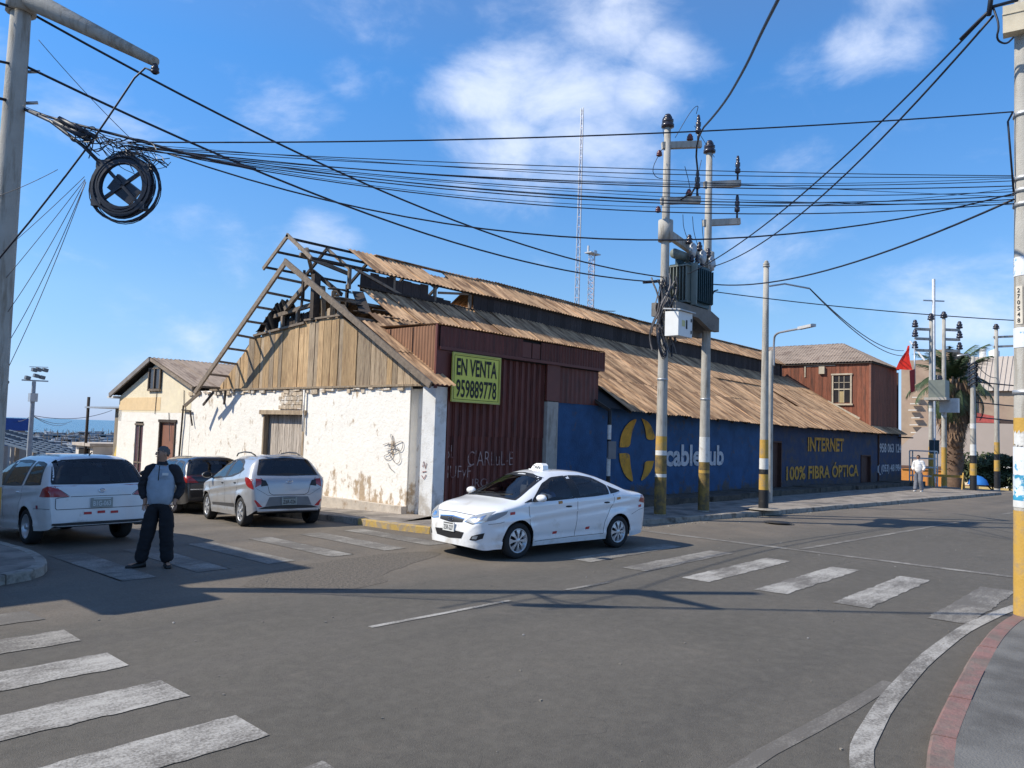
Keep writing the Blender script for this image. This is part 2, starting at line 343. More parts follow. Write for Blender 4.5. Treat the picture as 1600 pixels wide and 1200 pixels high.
def pavement(name, kerb_pts, inner_pts, h, kw, pm_, kmf, step=1.0, side=1, slab=None):
    """kerb line (2D) and an inner line with the same number of points; side=+1: pavement lies left of the kerb line"""
    root = tag(bpy.data.objects.new(name, None), kind='structure'); COL.objects.link(root)
    k = [Vector((p[0], p[1])) for p in kerb_pts]; n = len(k); nor = []
    for i in range(n):
        t = (k[min(i+1, n-1)]-k[max(i-1, 0)]).normalized(); nor.append(Vector((-t.y, t.x))*side)
    kin = [p+q*kw for p, q in zip(k, nor)]
    b = MB()
    for i in range(n-1):
        m_ = 6; 
        for j in range(m_):
            def P(ii, jj):
                p = kin[ii].lerp(Vector(inner_pts[ii]), jj/m_); return (p.x, p.y, gz(p.x, p.y)+h-.004)
            b.quad(P(i, j), P(i+1, j), P(i+1, j+1), P(i, j+1))
    b.build('paving', pm_, root)
    # kerb stones, one object each
    d = 0; i = 0; acc = [0]
    for a, c in zip(k[:-1], k[1:]): acc.append(acc[-1]+(c-a).length)
    def P2(arr, s):
        for j in range(n-1):
            if s <= acc[j+1] or j == n-2:
                return arr[j].lerp(arr[j+1], (s-acc[j])/(acc[j+1]-acc[j]))
    cnt = int(acc[-1]/step); 
    for q in range(cnt):
        s0, s1 = q*acc[-1]/cnt+.006, (q+1)*acc[-1]/cnt-.006
        b = MB(); sub = 3; o_ = []; i_ = []
        dz = random.uniform(-.006, .006); dr = random.uniform(-.006, .006)
        for t in range(sub+1):
            s = s0+(s1-s0)*t/sub; po = P2(k, s); pi = P2(kin, s); v = (po-pi).normalized()
            po = po+v*dr
            zg = gz(po.x, po.y)
            o_.append([(po.x, po.y, zg-.05), (po.x-v.x*.012, po.y-v.y*.012, zg+h-.012+dz), (po.x-v.x*.03, po.y-v.y*.03, zg+h+dz), (pi.x, pi.y, zg+h+dz), (pi.x, pi.y, zg-.05)])
        vs = [p for r_ in o_ for p in r_]
        fs = [(t*5+a, t*5+a+1, (t+1)*5+a+1, (t+1)*5+a) for t in range(sub) for a in range(4)]+[(0, 1, 2, 3, 4), tuple(sub*5+a for a in (4, 3, 2, 1, 0))]
        b.add(vs, fs); mid = P2(k, (s0+s1)/2)
        b.build('kerb_stone', kmf(mid), root)
    return root
# pavement round the warehouse corner
kp = resample([(10.35, 46), (10.42, 13.2)], 2.0)+smooth_pts([(10.45, 12.6), (10.7, 11.1), (12.0, 10.3), (13.2, 10.12)], 2)+resample([(13.5, 10.1), (15.84, 9.97), (22.6, 9.24), (39.3, 7.95), (44.5, 7.6)], 1.5)
def inner_of(p):
    if p[1] > 12.6: return (12.1, p[1])
    if p[0] < 13.5 or p[1] > 10.12:
        return (12.1+max(0, (p[0]-11))*.5, 13.1)
    return (p[0], 13.1)
pavement('pavement', kp, [inner_of(p) for p in kp], .13, .15, M['pave'], lambda p: M['kerb_y'] if (p.x < 10.75 and 11 < p.y < 13.9) else M['kerb'], side=1)
# near pavement on the right with a red kerb
kp2 = resample(smooth_pts([(2.0, -2.5), (3.6, .6), (5.2, 1.38), (7.5, 1.64), (10.1, 1.85), (11.6, 1.75), (14, 1.2)], 2), .5)+resample([(14.2, 1.15), (60, -1.2)], 3.0)
pavement('near_pavement', kp2, [(p[0]*1.0+.0, -12.) for p in kp2], .10, .17, M['pave_near'], lambda p: M['kerb_r'] if p.x < 12.5 else M['kerb'], side=-1)
# corner pavement on the left
kp3 = resample([(-18, 10.9), (2.9, 10.95)], 1.5)+smooth_pts([(3.1, 10.98), (3.6, 11.15), (3.95, 11.8), (4.1, 12.9), (3.95, 14.2)], 2)+resample([(3.93, 15), (3.9, 46)], 2.0)
pavement('corner_pavement', kp3, [((1.2 if p[1] > 13.4 else min(p[0], 1.2)), max(13.4, p[1])) for p in kp3], .12, .15, M['pave'], lambda p: M['kerb'], side=1)
# raised rough footing below the blue wall
M['rough_dark'] = mat('sooty_concrete', (.095, .078, .062), .95, bump=.8, bscale=20, var=.35, scale=4, world=True, col2=(.045, .04, .035), c2scale=1.6)
root = tag(bpy.data.objects.new('raised_footway', None), kind='structure'); COL.objects.link(root)
x = 18.9
while x < 47.9:
    w = random.uniform(1.6, 3.0); x1 = min(x+w, 48.0); b = MB(); yy = 11.75+.25*random.random(); zt = .30+random.uniform(-.03, .03)+gz(x, 12)
    b.bx(x, x1-.01, yy, 13.08, gz(x, 12)-.1, zt); b.build('concrete_slab', M['rough_dark'], root); x = x1
# ---- painted markings
def paint(name, col, cover, under=(.11, .098, .083)):
    """road paint worn by tyres: broad patches of wear, fine grain and streaks along the traffic"""
    m = bpy.data.materials.new(name); m.use_nodes = True; nt = m.node_tree; N = nt.nodes; L = nt.links; b_ = N['Principled BSDF']; b_.inputs['Roughness'].default_value = .8
    g = N.new('ShaderNodeNewGeometry')
    def nz(sc, de, st=(1, 1, 1)):
        v = N.new('ShaderNodeVectorMath'); v.operation = 'MULTIPLY'; L.new(g.outputs['Position'], v.inputs[0]); v.inputs[1].default_value = st
        n = N.new('ShaderNodeTexNoise'); n.inputs['Scale'].default_value = sc; n.inputs['Detail'].default_value = de; n.inputs['Roughness'].default_value = .65; L.new(v.outputs[0], n.inputs['Vector']); return n.outputs[0]
    def ma(op, a, c):
        r = N.new('ShaderNodeMath'); r.operation = op
        for k, q in enumerate((a, c)):
            if isinstance(q, (int, float)): r.inputs[k].default_value = q
            else: L.new(q, r.inputs[k])
        return r.outputs[0]
    s_ = ma('ADD', ma('MULTIPLY', nz(.9, 3), 1.5), ma('ADD', ma('MULTIPLY', nz(3, 5, (1, 4, 1)), .9), ma('MULTIPLY', nz(55, 4), 1.3)))
    r = N.new('ShaderNodeMapRange'); L.new(s_, r.inputs['Value']); r.inputs['From Min'].default_value = 1.85-cover-.22; r.inputs['From Max'].default_value = 1.85-cover+.26; r.inputs['To Min'].default_value = .06; r.inputs['To Max'].default_value = 1
    mx = N.new('ShaderNodeMix'); mx.data_type = 'RGBA'; L.new(r.outputs[0], mx.inputs['Factor']); mx.inputs['A'].default_value = (*under, 1); mx.inputs['B'].default_value = (*col, 1); L.new(mx.outputs['Result'], b_.inputs['Base Color'])
    bp = N.new('ShaderNodeBump'); bp.inputs['Strength'].default_value = .4; bp.inputs['Distance'].default_value = .01; L.new(nz(110, 2), bp.inputs['Height']); L.new(bp.outputs[0], b_.inputs['Normal']); return m
M['mark'] = paint('white_marking', (.39, .37, .335), .0)
M['mark_worn'] = paint('worn_marking', (.32, .30, .265), -.12)
M['mark_old'] = paint('almost_gone_marking', (.24, .22, .19), -.2)
def strip_mesh(b, pts, w, z=.006):
    pts = [Vector((p[0], p[1])) for p in pts]; n = len(pts); vs = []
    for i in range(n):
        t = (pts[min(i+1, n-1)]-pts[max(i-1, 0)]).normalized(); q = Vector((-t.y, t.x))*w/2
        for s in (1, -1):
            p = pts[i]+q*s*(1+.06*math.sin(i*1.7+s)); vs.append((p.x, p.y, gz(p.x, p.y)+z))
    b.add(vs, [(2*i+1, 2*i+3, 2*i+2, 2*i) for i in range(n-1)])
def ragged(b, x0, x1, y0, y1, z=.006, skew=0):
    n = 60; w_ = lambda q: .022*noise.noise(Vector((q*2.5, y0*7, x0)))+random.uniform(-.01, .01); up = [(x0+(x1-x0)*i/n+(random.uniform(-.03, .03) if i in (0, n) else 0), y1+w_(i*.1)) for i in range(n+1)]; dn = [(x0+(x1-x0)*i/n+(random.uniform(-.03, .03) if i in (0, n) else 0), y0+w_(i*.1+50)) for i in range(n+1)]
    vs = [(p[0], p[1], gz(*p)+z) for pr_ in zip(dn, up) for p in pr_]
    b.add(vs, [(2*i, 2*i+2, 2*i+3, 2*i+1) for i in range(n)])
def stripe_set(rootname, rects, mats_):
    root = tag(bpy.data.objects.new(rootname, None), kind='structure'); COL.objects.link(root)
    for i, r in enumerate(rects):
        b = MB(); ragged(b, *r); b.build('stripe', mats_[i] if isinstance(mats_, list) else mats_, root)
stripe_set('zebra_crossing', [(10.45, 13.4, y, y+.44) for y in (2.12, 3.22, 4.28, 5.40, 6.46, 7.5)], [M['mark_worn']]+[M['mark']]*3+[M['mark_worn']]*2)
stripe_set('zebra_crossing', [(-.5, 2.95, y, y+.50) for y in (1.5, 2.55, 3.6, 4.67, 5.74, 6.78, 7.83, 8.9)], [M['mark']]*6+[M['mark_worn'], M['mark_old']])
stripe_set('zebra_crossing', [(x, x+.46, 10.4, 12.9) for x in (4.3, 5.35, 6.4, 7.5, 8.6, 9.6)], M['mark_worn'])
def marking(name, pts, w, m, z=.006):
    b = MB(); strip_mesh(b, resample(pts, .5), w, z); tag(b.build(name, m), kind='structure')
marking('stop_line', [(14.95, 9.5), (14.9, 2.2)], .2, M['mark_worn'])
marking('centre_line', [(15.1, 5.9), (20, 5.62), (26, 5.3)], .12, M['mark_worn'])
marking('centre_line', [(30, 5.1), (33, 4.95)], .12, M['mark_worn'])
marking('centre_line', [(36, 4.8), (39, 4.7)], .12, M['mark_worn'])
marking('centre_line', [(5.22, 6.5), (7.3, 6.42)], .075, M['mark'])
marking('centre_line', [(8.35, 6.38), (9.3, 6.33)], .075, M['mark_worn'])
marking('edge_line', smooth_pts([(3.0, -.8), (4.2, 1.15), (5.33, 1.72), (6.26, 1.90), (7.88, 2.06), (9.89, 2.12), (11.6, 2.0), (13, 1.75)], 2), .15, M['mark'], .007)
marking('old_edge_line', smooth_pts([(3.6, 2.2), (4.86, 2.24), (6.01, 2.15), (7.4, 2.1)], 1), .13, M['mark_old'], .004)
# rough stripped patch of road
M['rough_patch'] = mat('rough_patch', (.135, .115, .092), .95, var=.35, scale=30, bump=.8, bscale=45, world=True, col2=(.075, .066, .056), c2scale=26, c2lo=.46, c2hi=.62)
b = MB(); pl = [(5.3, 9.25), (6.2, 9.95), (7.6, 10.15), (8.9, 10.1), (9.35, 9.7), (8.6, 9.3), (7.3, 8.9), (6.9, 8.2), (6.2, 8.15), (5.6, 8.6)]
pl = smooth_pts(pl+[pl[0]], 3)[:-1]; b.poly([(p.x+.12*noise.noise(Vector((p.x*2, p.y*2, 0))), p.y+.12*noise.noise(Vector((p.x*2, p.y*2, 9))), .003) for p in pl])
tag(b.build('road_patch', M['rough_patch']), kind='structure')
# manhole
b = MB(); b.lathe((19.5, 8.2, .004), [(0, .002), (.3, .002), (.3, 0)], 24); b.lathe((19.5, 8.2, .002), [(.32, .001), (.36, .003)], 24)
tag(b.build('manhole_cover', mat('cast_iron', (.05, .045, .04), .6, metal=.4, bump=.5)), 'round iron manhole cover in the road near the warehouse kerb', 'manhole')
# small stones and litter on the road
random.seed(3); b = MB()
for i in range(420):
    x, y = random.uniform(2.5, 22), random.uniform(1.5, 10.5); r = random.uniform(.004, .012)
    if i > 110: x = random.uniform(13, 34); y = 11.0-.067*x-random.uniform(.03, .5); r *= 1.4
    b.box((x, y, gz(x, y)+r*.4), (r*2, r*1.4, r), rz=random.random()*3, mi=random.choice((0, 0, 0, 0, 0, 1)))
o = b.build('litter', [mat('pebble', (.2, .18, .15), .9), mat('scrap_white', (.4, .38, .35), .8)]); tag(o, 'pebbles and paper scraps scattered on the asphalt', 'litter', kind='stuff')
# ================================================================== WAREHOUSE
M['plaster'] = mat('old_white_plaster', (.84, .80, .73), .9, var=.06, scale=5, bump=.7, bscale=14, col2=(.42, .32, .22), c2scale=2.6, c2lo=.59, c2hi=.68, detail=6, world=True, c2stretch=(1, 1.2, .75), lowdirt=(-.2, 1.2, .20))
M['plaster_bare'] = mat('bare_adobe', (.50, .40, .29), .95, var=.2, scale=8, bump=.8, bscale=25, world=True, rand=.2, col2=(.68, .62, .54), c2scale=5, c2lo=.5, c2hi=.58)
M['plinth'] = mat('plinth_render', (.50, .44, .37), .95, var=.15, scale=5, bump=.6, bscale=20, world=True, col2=(.30, .22, .15), c2scale=3, c2lo=.52, c2hi=.66)
M['plank'] = mat('gable_plank', (.46, .31, .165), .85, var=.28, scale=7, stretch=(4, 4, .5), bump=.6, bscale=30, rand=.28, col2=(.25, .15, .08), c2scale=3, c2lo=.52, c2hi=.70, c2stretch=(5, 5, .5))
M['plank_grey'] = mat('gable_plank_grey', (.38, .29, .195), .85, var=.3, scale=7, stretch=(4, 4, .5), bump=.6, bscale=30, rand=.25, col2=(.18, .12, .08), c2scale=3, c2lo=.5, c2hi=.70, c2stretch=(5, 5, .5))
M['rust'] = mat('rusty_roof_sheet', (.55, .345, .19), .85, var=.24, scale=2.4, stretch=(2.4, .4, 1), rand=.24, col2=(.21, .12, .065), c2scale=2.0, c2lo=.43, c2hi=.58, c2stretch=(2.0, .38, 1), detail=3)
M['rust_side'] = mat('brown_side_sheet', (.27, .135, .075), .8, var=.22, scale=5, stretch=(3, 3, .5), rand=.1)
M['maroon'] = mat('maroon_sheet', (.115, .031, .023), .6, var=.25, scale=3, stretch=(3, 3, .7), rand=.1, col2=(.055, .018, .016), c2scale=2, c2lo=.5, c2hi=.7)
M['maroon_flat'] = mat('maroon_panel', (.125, .034, .026), .55, var=.15, scale=3)
M['blue'] = mat('blue_wall', (.020, .074, .18), .8, var=.26, scale=2.2, bump=.5, bscale=22, world=True, col2=(.07, .065, .07), c2scale=2.4, c2lo=.57, c2hi=.70, lowdirt=(-.1, .7, .30))
M['blue_dull'] = mat('dull_blue_wall', (.032, .050, .105), .85, var=.25, scale=2.2, bump=.5, bscale=22, world=True, col2=(.06, .052, .055), c2scale=2.2, c2lo=.50, c2hi=.64, lowdirt=(-.2, .7, .30))
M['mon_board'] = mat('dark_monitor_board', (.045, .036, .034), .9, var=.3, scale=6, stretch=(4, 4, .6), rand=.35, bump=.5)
M['redwood'] = mat('red_brown_board', (.21, .072, .04), .85, var=.25, scale=5, stretch=(4, 4, .5), rand=.2, bump=.4, col2=(.10, .045, .03), c2scale=2, c2stretch=(4, 4, .4), c2lo=.5, c2hi=.66)
M['roof2'] = mat('grey_brown_roof', (.30, .235, .185), .9, var=.2, scale=3, stretch=(2, .6, 1), rand=.12, col2=(.19, .14, .11), c2scale=2, bump=.4)
M['plank_door'] = mat('weathered_door_board', (.46, .40, .34), .9, var=.3, scale=8, stretch=(5, 5, .4), rand=.2, col2=(.2, .16, .13), c2scale=4, c2stretch=(6, 6, .5), c2lo=.5, c2hi=.65)
M['door_brown'] = mat('brown_door_paint', (.25, .115, .075), .6, var=.1, scale=3)
M['door_dark'] = mat('dark_brown_door', (.07, .03, .022), .75, var=.25, scale=3)

def lerp_tab(tab, x):
    for (a, b_), (c, d) in zip(tab[:-1], tab[1:]):
        if x <= c: return b_+(d-b_)*(x-a)/(c-a)
    return tab[-1][1]
EAVE = [(11, 3.04), (17.5, 2.84), (28, 2.70), (47, 2.60)]
TOPZ = [(11, 5.84), (18.7, 5.90), (26.3, 5.72), (36, 5.57), (47, 5.5)]
RIDG = [(11.4, 7.17), (19.9, 7.2), (28, 7.07), (42, 7.0)]
EY, TY = 12.55, 17.36
def roofz(x, y): 
    t = (y-EY)/(TY-EY); return lerp_tab(EAVE, x)*(1-t)+lerp_tab(TOPZ, x)*t
WH = thing('warehouse', 'long derelict warehouse with rusty tin roof, plank gable and whitewashed front', 'warehouse', (12.1, 13.1, 0))
def corr_mesh(w, l, pitch, amp, per=4, trap=False):
    n = int(round(w/pitch))*per; vs = []; b = MB()
    for j in range(2):
        for i in range(n+1):
            ph = (i/per) % 1
            z = amp*math.cos(2*math.pi*ph) if not trap else amp*(1 if ph < .3 or ph > .95 else (-1 if .45 < ph < .85 else 0))
            vs.append((w*i/n, l*j, z))
    b.add(vs, [(i, i+1, n+1+i+1, n+1+i) for i in range(n)], 0, not trap)
    return b
_sheetcache = {}
def sheet(parent, P, U, V, w, l, m, name='roof_sheet', pitch=.15, amp=.019, tilt=0, lift=0, roll=0):
    key = (round(w, 2), round(l, 2), pitch, amp, m.name)
    if key not in _sheetcache: _sheetcache[key] = corr_mesh(w, l, pitch, amp).mesh(name, m)
    o = bpy.data.objects.new(name, _sheetcache[key]); COL.objects.link(o)
    U = Vector(U).normalized(); V = Vector(V); V = (V-U*V.dot(U)).normalized(); W = U.cross(V)
    R = Matrix((U, V, W)).transposed()
    R = R @ Matrix.Rotation(tilt, 3, 'X') @ Matrix.Rotation(roll, 3, 'Y') @ Matrix.Rotation(random.gauss(0, .004), 3, 'Z')
    o.matrix_local = Matrix.Translation(Vector(P)-base_of(parent)+W*lift) @ R.to_4x4()
    o.parent = parent
    return o
random.seed(11)
# --- front wall
def wpart(name, m, *boxes):
    b = MB()
    for q in boxes: b.bx(*q)
    return b.build(name, m, WH)
b = MB()
def wall_grid(b, X, y0, y1, z0, z1, amp=.012, st=.35):
    ny = max(1, int((y1-y0)/st)); nz = max(1, int((z1-z0)/st)); vs = []
    for j in range(nz+1):
        for i in range(ny+1):
            y = y0+(y1-y0)*i/ny; z = z0+(z1-z0)*j/nz
            e = 0 if i in (0, ny) else 1
            vs.append((X-amp*e*(noise.noise(Vector((y*.9, z*.9, 3)))+.4*noise.noise(Vector((y*3, z*3, 7)))), y, z))
    b.add(vs, [(j*(ny+1)+i, (j+1)*(ny+1)+i, (j+1)*(ny+1)+i+1, j*(ny+1)+i+1) for j in range(nz) for i in range(ny)], 0, True)
for (y0, y1, z0, z1) in ((13.95, 18.21, -.5, 3.06), (20.29, 24.68, -.8, 3.06), (18.21, 20.29, 2.45, 3.06)):
    b.bx(12.13, 12.45, y0, y1, z0, z1); wall_grid(b, 12.1, y0, y1, z0, z1)
    b.quad((12.1, y0, z0), (12.1, y0, z1), (12.14, y0, z1), (12.14, y0, z0)); b.quad((12.1, y1, z0), (12.14, y1, z0), (12.14, y1, z1), (12.1, y1, z1))
b.bx(12.36, 12.6, 13.45, 13.96, -.3, 3.06)           # recess beside the corner pillar
b.build('front_wall', M['plaster'], WH)
wpart('plinth', M['plinth'], (11.93, 12.094, 13.92, 17.45, -.3, .27))
wpart('plinth', M['plinth'], (11.98, 12.094, 20.6, 24.6, -.8, -.1))
wpart('corner_pillar', mat('pillar_white', (.66, .66, .65), .85, var=.1, scale=3, world=True, bump=.4, col2=(.40, .37, .33), c2scale=2.5, c2lo=.56, c2hi=.7, lowdirt=(-.1, .8, .2)), (12.06, 12.42, 13.04, 13.47, -.3, 3.04))
# ragged lumps of old render along the wall head and beside the door
y = 13.95
while y < 24.6:
    w = random.uniform(.08, .32); h = random.uniform(.03, .13)
    if random.random() < .8: b = MB(); b.box((12.085+random.uniform(-.01, .03), y+w/2, 3.04-h/2+random.uniform(-.02, .03)), (.09, w, h), rx=random.uniform(-.08, .08)); b.build('render_lump', M['plaster_bare'], WH)
    y += w*random.uniform(.9, 1.4)
# adobe stones laid bare above the plank door
for r_ in range(4):
    y = 18.25+random.random()*.1
    while y < 19.35:
        w = random.uniform(.12, .26); z = 2.56+r_*.12
        b = MB(); b.box((12.085, y+w/2, z), (.07, w*.92, .105), rx=random.uniform(-.12, .12)); b.build('adobe_brick', M['plaster_bare'], WH); y += w
# door of weathered boards
b = MB(); b.bx(12.30, 12.33, 18.2, 20.3, -.5, 2.46); b.build('door_back', M['dark'], WH)
y = 18.30
while y < 20.2:
    w = min(random.uniform(.10, .15), 20.22-y); b = MB(); b.bx(12.24+random.uniform(0, .012), 12.29, y+.004, y+w-.004, -.35, 2.34+random.uniform(-.015, .015)); b.build('door_board', M['plank_door'], WH, origin=(12.27, y, 0)); y += w
wpart('door_lintel', M['plank_grey'], (12.03, 12.2, 18.12, 20.42, 2.35, 2.47))
wpart('door_post', M['plank_grey'], (12.09, 12.24, 18.21, 18.30, -.4, 2.35))
wpart('door_post', M['plank_grey'], (12.09, 12.24, 20.22, 20.29, -.4, 2.35))
b = MB(); b.tube([(12.04, 18.2, 3.02), (12.03, 18.18, 1.9)], .03, 8); b.build('downpipe', M['plaster'], WH)
# --- gable planks: top follows the rake, then level, then falls to the left
GT = [(13.25, 3.14), (16.75, 4.93), (17.6, 4.93), (20.0, 4.77), (21.05, 4.62), (23.15, 3.02)]
y = 13.3; k = 0
while y < 23.0:
    w = random.choice((.17, .2, .24, .28, .33)); y1 = min(y+w, 23.0); z0 = 3.05+random.uniform(-.03, .05); g_ = .008
    za, zb = lerp_tab(GT, y+g_)-.04, lerp_tab(GT, y1-g_)-.04
    if 16.9 < y < 21: za += random.uniform(-.03, .05); zb = za+random.uniform(-.03, .03)
    if min(za, zb) > z0+.05:
        xo = 12.1+random.uniform(-.012, .012)
        b = MB(); b.prism([(xo, y+g_, z0), (xo, y+g_, za), (xo, y1-g_, zb), (xo, y1-g_, z0)], (.03, 0, 0))
        b.build('plank', M['plank'] if (y > 14.5 and random.random() < .7) else M['plank_grey'], WH, origin=(12.1, y, 3))
    y = y1; k += 1
wpart('gable_dark_sheet', M['dark'], (12.16, 12.18, 13.6, 22.6, 3.0, 3.5), (12.16, 12.18, 14.6, 21.6, 3.5, 4.0), (12.16, 12.18, 15.8, 20.8, 4.0, 4.6))  # black sheets stand in for the darkness of the unlit interior
def beam(name, p, q, w=.1, h=.12, m=None, up=(0, 0, 1)):
    b = MB(); b.beam(p, q, w, h, 0, up); return b.build(name, m or M['wood_old'], WH, origin=p)
beam('wall_plate', (12.07, 13.4, 3.08), (12.07, 23.4, 3.08), .09, .05, M['plank_grey'])
beam('plank_cap', (12.07, 16.75, 4.95), (12.07, 18.4, 4.93), .06, .05); beam('plank_cap', (12.07, 18.4, 4.86), (12.07, 21.0, 4.66), .06, .06)
# opening above the planks: collar, studs, dark broken boards
beam('collar_beam', (12.14, 18.05, 5.36), (12.14, 20.45, 5.12), .1, .11)
for (yy, z0, z1) in ((19.6, 4.75, 5.17), (18.85, 4.8, 5.28), (18.1, 4.8, 5.36), (20.4, 4.65, 5.12)): beam('stud', (12.14, yy, z0), (12.14, yy, z1), .09, .09)
yy = 17.0
while yy < 19.75:
    w = random.uniform(.12, .2); zt = min(5.3, 6.35-.577*(18.5-yy) if yy < 18 else 5.2)-random.uniform(.02, .3)*(yy < 18.3)
    b = MB(); b.prism([(12.24, yy, 4.75), (12.24, yy, zt), (12.24, yy+w-.02, zt-random.uniform(0, .15)), (12.24, yy+w-.02, 4.75)], (.02, 0, 0)); b.build('broken_board', M['wood_dark'] if yy > 18.1 else M['plank_grey'], WH, origin=(12.24, yy, 4.8)); yy += w
for (p, q) in (((12.2, 16.6, 4.95), (12.2, 16.9, 5.25)), ((12.2, 16.95, 4.9), (12.2, 17.15, 5.5)), ((12.2, 17.35, 4.9), (12.2, 17.3, 5.65)), ((12.2, 17.7, 4.9), (12.2, 17.8, 5.8))): beam('splintered_board', p, q, .02, .14, M['plank_grey'], (1, 0, 0))
# end rafters (barge boards) and their open purlins
AX = 11.45
beam('rake_rafter', (AX, 18.55, 6.47), (AX, 12.55, 3.02), .06, .15); beam('rake_rafter', (AX+.02, 18.5, 6.45), (AX+.02, 23.2, 2.96), .06, .14)
beam('monitor_rafter', (11.47, 18.53, 7.19), (11.47, 17.32, 6.40), .05, .10); beam('monitor_rafter', (11.47, 18.45, 7.17), (11.47, 19.64, 6.38), .05, .10)
for i in range(9):          # purlin ends of the stripped left slope
    t = (i+.55)/9; yy = 18.7+(23.1-18.7)*t; zz = 6.28+(2.98-6.28)*t
    beam('purlin', (AX, yy, zz), (12.16+(.9 if i < 3 else 0), yy+random.uniform(-.02, .02), zz-.02+random.uniform(-.03, .02)), .07, .06)
for t in (.03, .17, .33, .5, .67, .84):      # right slope purlins
    yy = 18.45+(12.7-18.45)*t; zz = roofz(12, yy)-.07
    if yy > 17.2: continue
    beam('purlin', (AX, yy, zz), (13.6, yy, roofz(13.6, yy)-.07), .06, .07)
for (yy, zz, xe) in ((18.5, 7.1, 14.2), (17.9, 6.73, 14.6), (17.38, 6.42, 14.6), (19.0, 6.78, 14.6), (19.55, 6.42, 14.2)):
    beam('monitor_purlin', (11.45, yy, zz), (xe, yy, zz+.02), .06, .06, M['wood_dark'])
for X in (12.75, 14.3, 15.9, 17.4):
    beam('monitor_post', (X, 17.40, 5.8), (X, 17.40, 6.42), .08, .08, M['wood_old']); beam('monitor_post', (X, 19.6, 5.7), (X, 19.6, 6.4), .08, .08, M['wood_dark'])
    beam('monitor_tie', (X, 18.5, 7.05), (X, 17.38, 6.34), .06, .08, M['wood_old']); beam('monitor_tie', (X, 18.5, 7.05), (X, 19.62, 6.32), .06, .08, M['wood_dark'])
# truss pieces seen through the stripped end
beam('king_post', (12.1, 18.0, 4.95), (12.1, 18.0, 6.15), .16, .2, M['wood_dark'])
beam('brace', (12.05, 18.3, 5.95), (12.05, 19.35, 5.3), .10, .13)
beam('brace', (12.0, 18.42, 6.3), (12.0, 18.48, 5.3), .05, .06, M['wood_dark']); beam('brace', (12.3, 17.1, 5.55), (12.3, 18.5, 6.35), .08, .1, M['wood_dark'])
beam('brace', (12.2, 20.5, 5.05), (12.2, 21.6, 4.2), .09, .12, M['wood_dark']); beam('brace', (11.6, 18.05, 6.62), (13.2, 18.0, 6.35), .08, .1)
beam('brace', (11.6, 17.75, 6.72), (12.7, 18.9, 6.0), .08, .1); beam('brace', (12.9, 17.36, 6.38), (14.6, 17.36, 5.9), .05, .07); beam('brace', (16.0, 17.36, 6.2), (17.3, 17.36, 6.36), .05, .07)
beam('fallen_rafter', (11.7, 23.3, 3.0), (11.5, 23.9, 2.55), .05, .09); beam('fallen_rafter', (11.75, 22.6, 2.98), (11.75, 23.2, 2.6), .04, .07, M['wood_dark']); beam('fallen_rafter', (11.9, 22.15, 3.05), (11.9, 22.2, 2.62), .05, .06, M['wood_dark'])
# scrap of black roofing still hanging in the left slope
b = MB(); random.seed(5); nx = 22; vs = []
for j in range(2):
    for i in range(nx+1):
        t = i/nx; yy = 18.95+1.85*t; base = 6.16-.74*(yy-18.5)+.0
        if j == 1: z = 5.55-.02*t+random.uniform(-.06, .06)
        else: z = (5.12-.25*t-(.35 if .55 < t < .75 else 0)+random.uniform(-.1, .08))
        vs.append((12.0+.25*(1-j)+random.uniform(-.02, .02), yy, min(z, 5.63-.74*(yy-19.6)) if j == 1 else z))
b.add(vs, [(i, i+1, nx+2+i, nx+1+i) for i in range(nx)]); o = b.build('torn_roofing', M['dark'], WH)
# --- roof sheets, right slope
random.seed(21)
rows = 3; x = 12.12; sw = .9; ncol = 0
while x < 42.6:
    zE, zT = lerp_tab(EAVE, x+.45), lerp_tab(TOPZ, x+.45)
    Pe = Vector((x, EY, zE)); Pt = Vector((x, TY, zT)); V = Pt-Pe; Lh = V.length
    Ud = Vector((.9, 0, lerp_tab(EAVE, x+.9)-lerp_tab(EAVE, x)))
    for r_ in range(rows):
        if r_ == 0 and x < 18.3: continue
        if r_ == rows-1 and ncol < 1: continue
        sl_ = Lh/rows+.12
        P = Pe+V*(r_/rows)
        lift = .0035*r_+random.uniform(0, .003); tilt = 0.0
        if r_ == 0: P = P-V.normalized()*random.uniform(0, .12)
        if random.random() < .05: tilt = .03; lift += .015
        if r_ == 1 and 21 <= ncol <= 26: lift -= .07; tilt = -.03      # sunken course with a dark gap above it
        sheet(WH, P, Ud, V, sw, round(sl_, 1), M['rust'], tilt=-tilt*.4, lift=lift+.02)
    x += .88; ncol += 1
# front strip of sheets overhanging the rake at the foot
for r_ in range(2):
    Pe = Vector((11.5, EY, roofz(11.5, EY))); V = Vector((11.5, TY, roofz(11.5, TY)))-Pe
    sheet(WH, Pe+V*(r_*.27), (1, 0, 0), V, .7, 1.6, M['rust'], lift=.03+.015*r_)
beam('torn_sheet_edge', (12.2, 15.9, roofz(12.2, 15.9)-.05), (12.9, 17.2, roofz(12.9, 17.2)-.03), .3, .02, M['wood_dark'])
for i in range(12):
    yy = random.uniform(15.3, 17.2); xx = random.uniform(11.6, 12.9)
    beam('debris_board', (xx, yy, roofz(xx, yy)-.03), (xx+random.uniform(.2, .7), yy+random.uniform(-.3, .3), roofz(xx, yy)+random.uniform(-.08, .03)), .12, .02, random.choice((M['wood_dark'], M['wood_old'])))
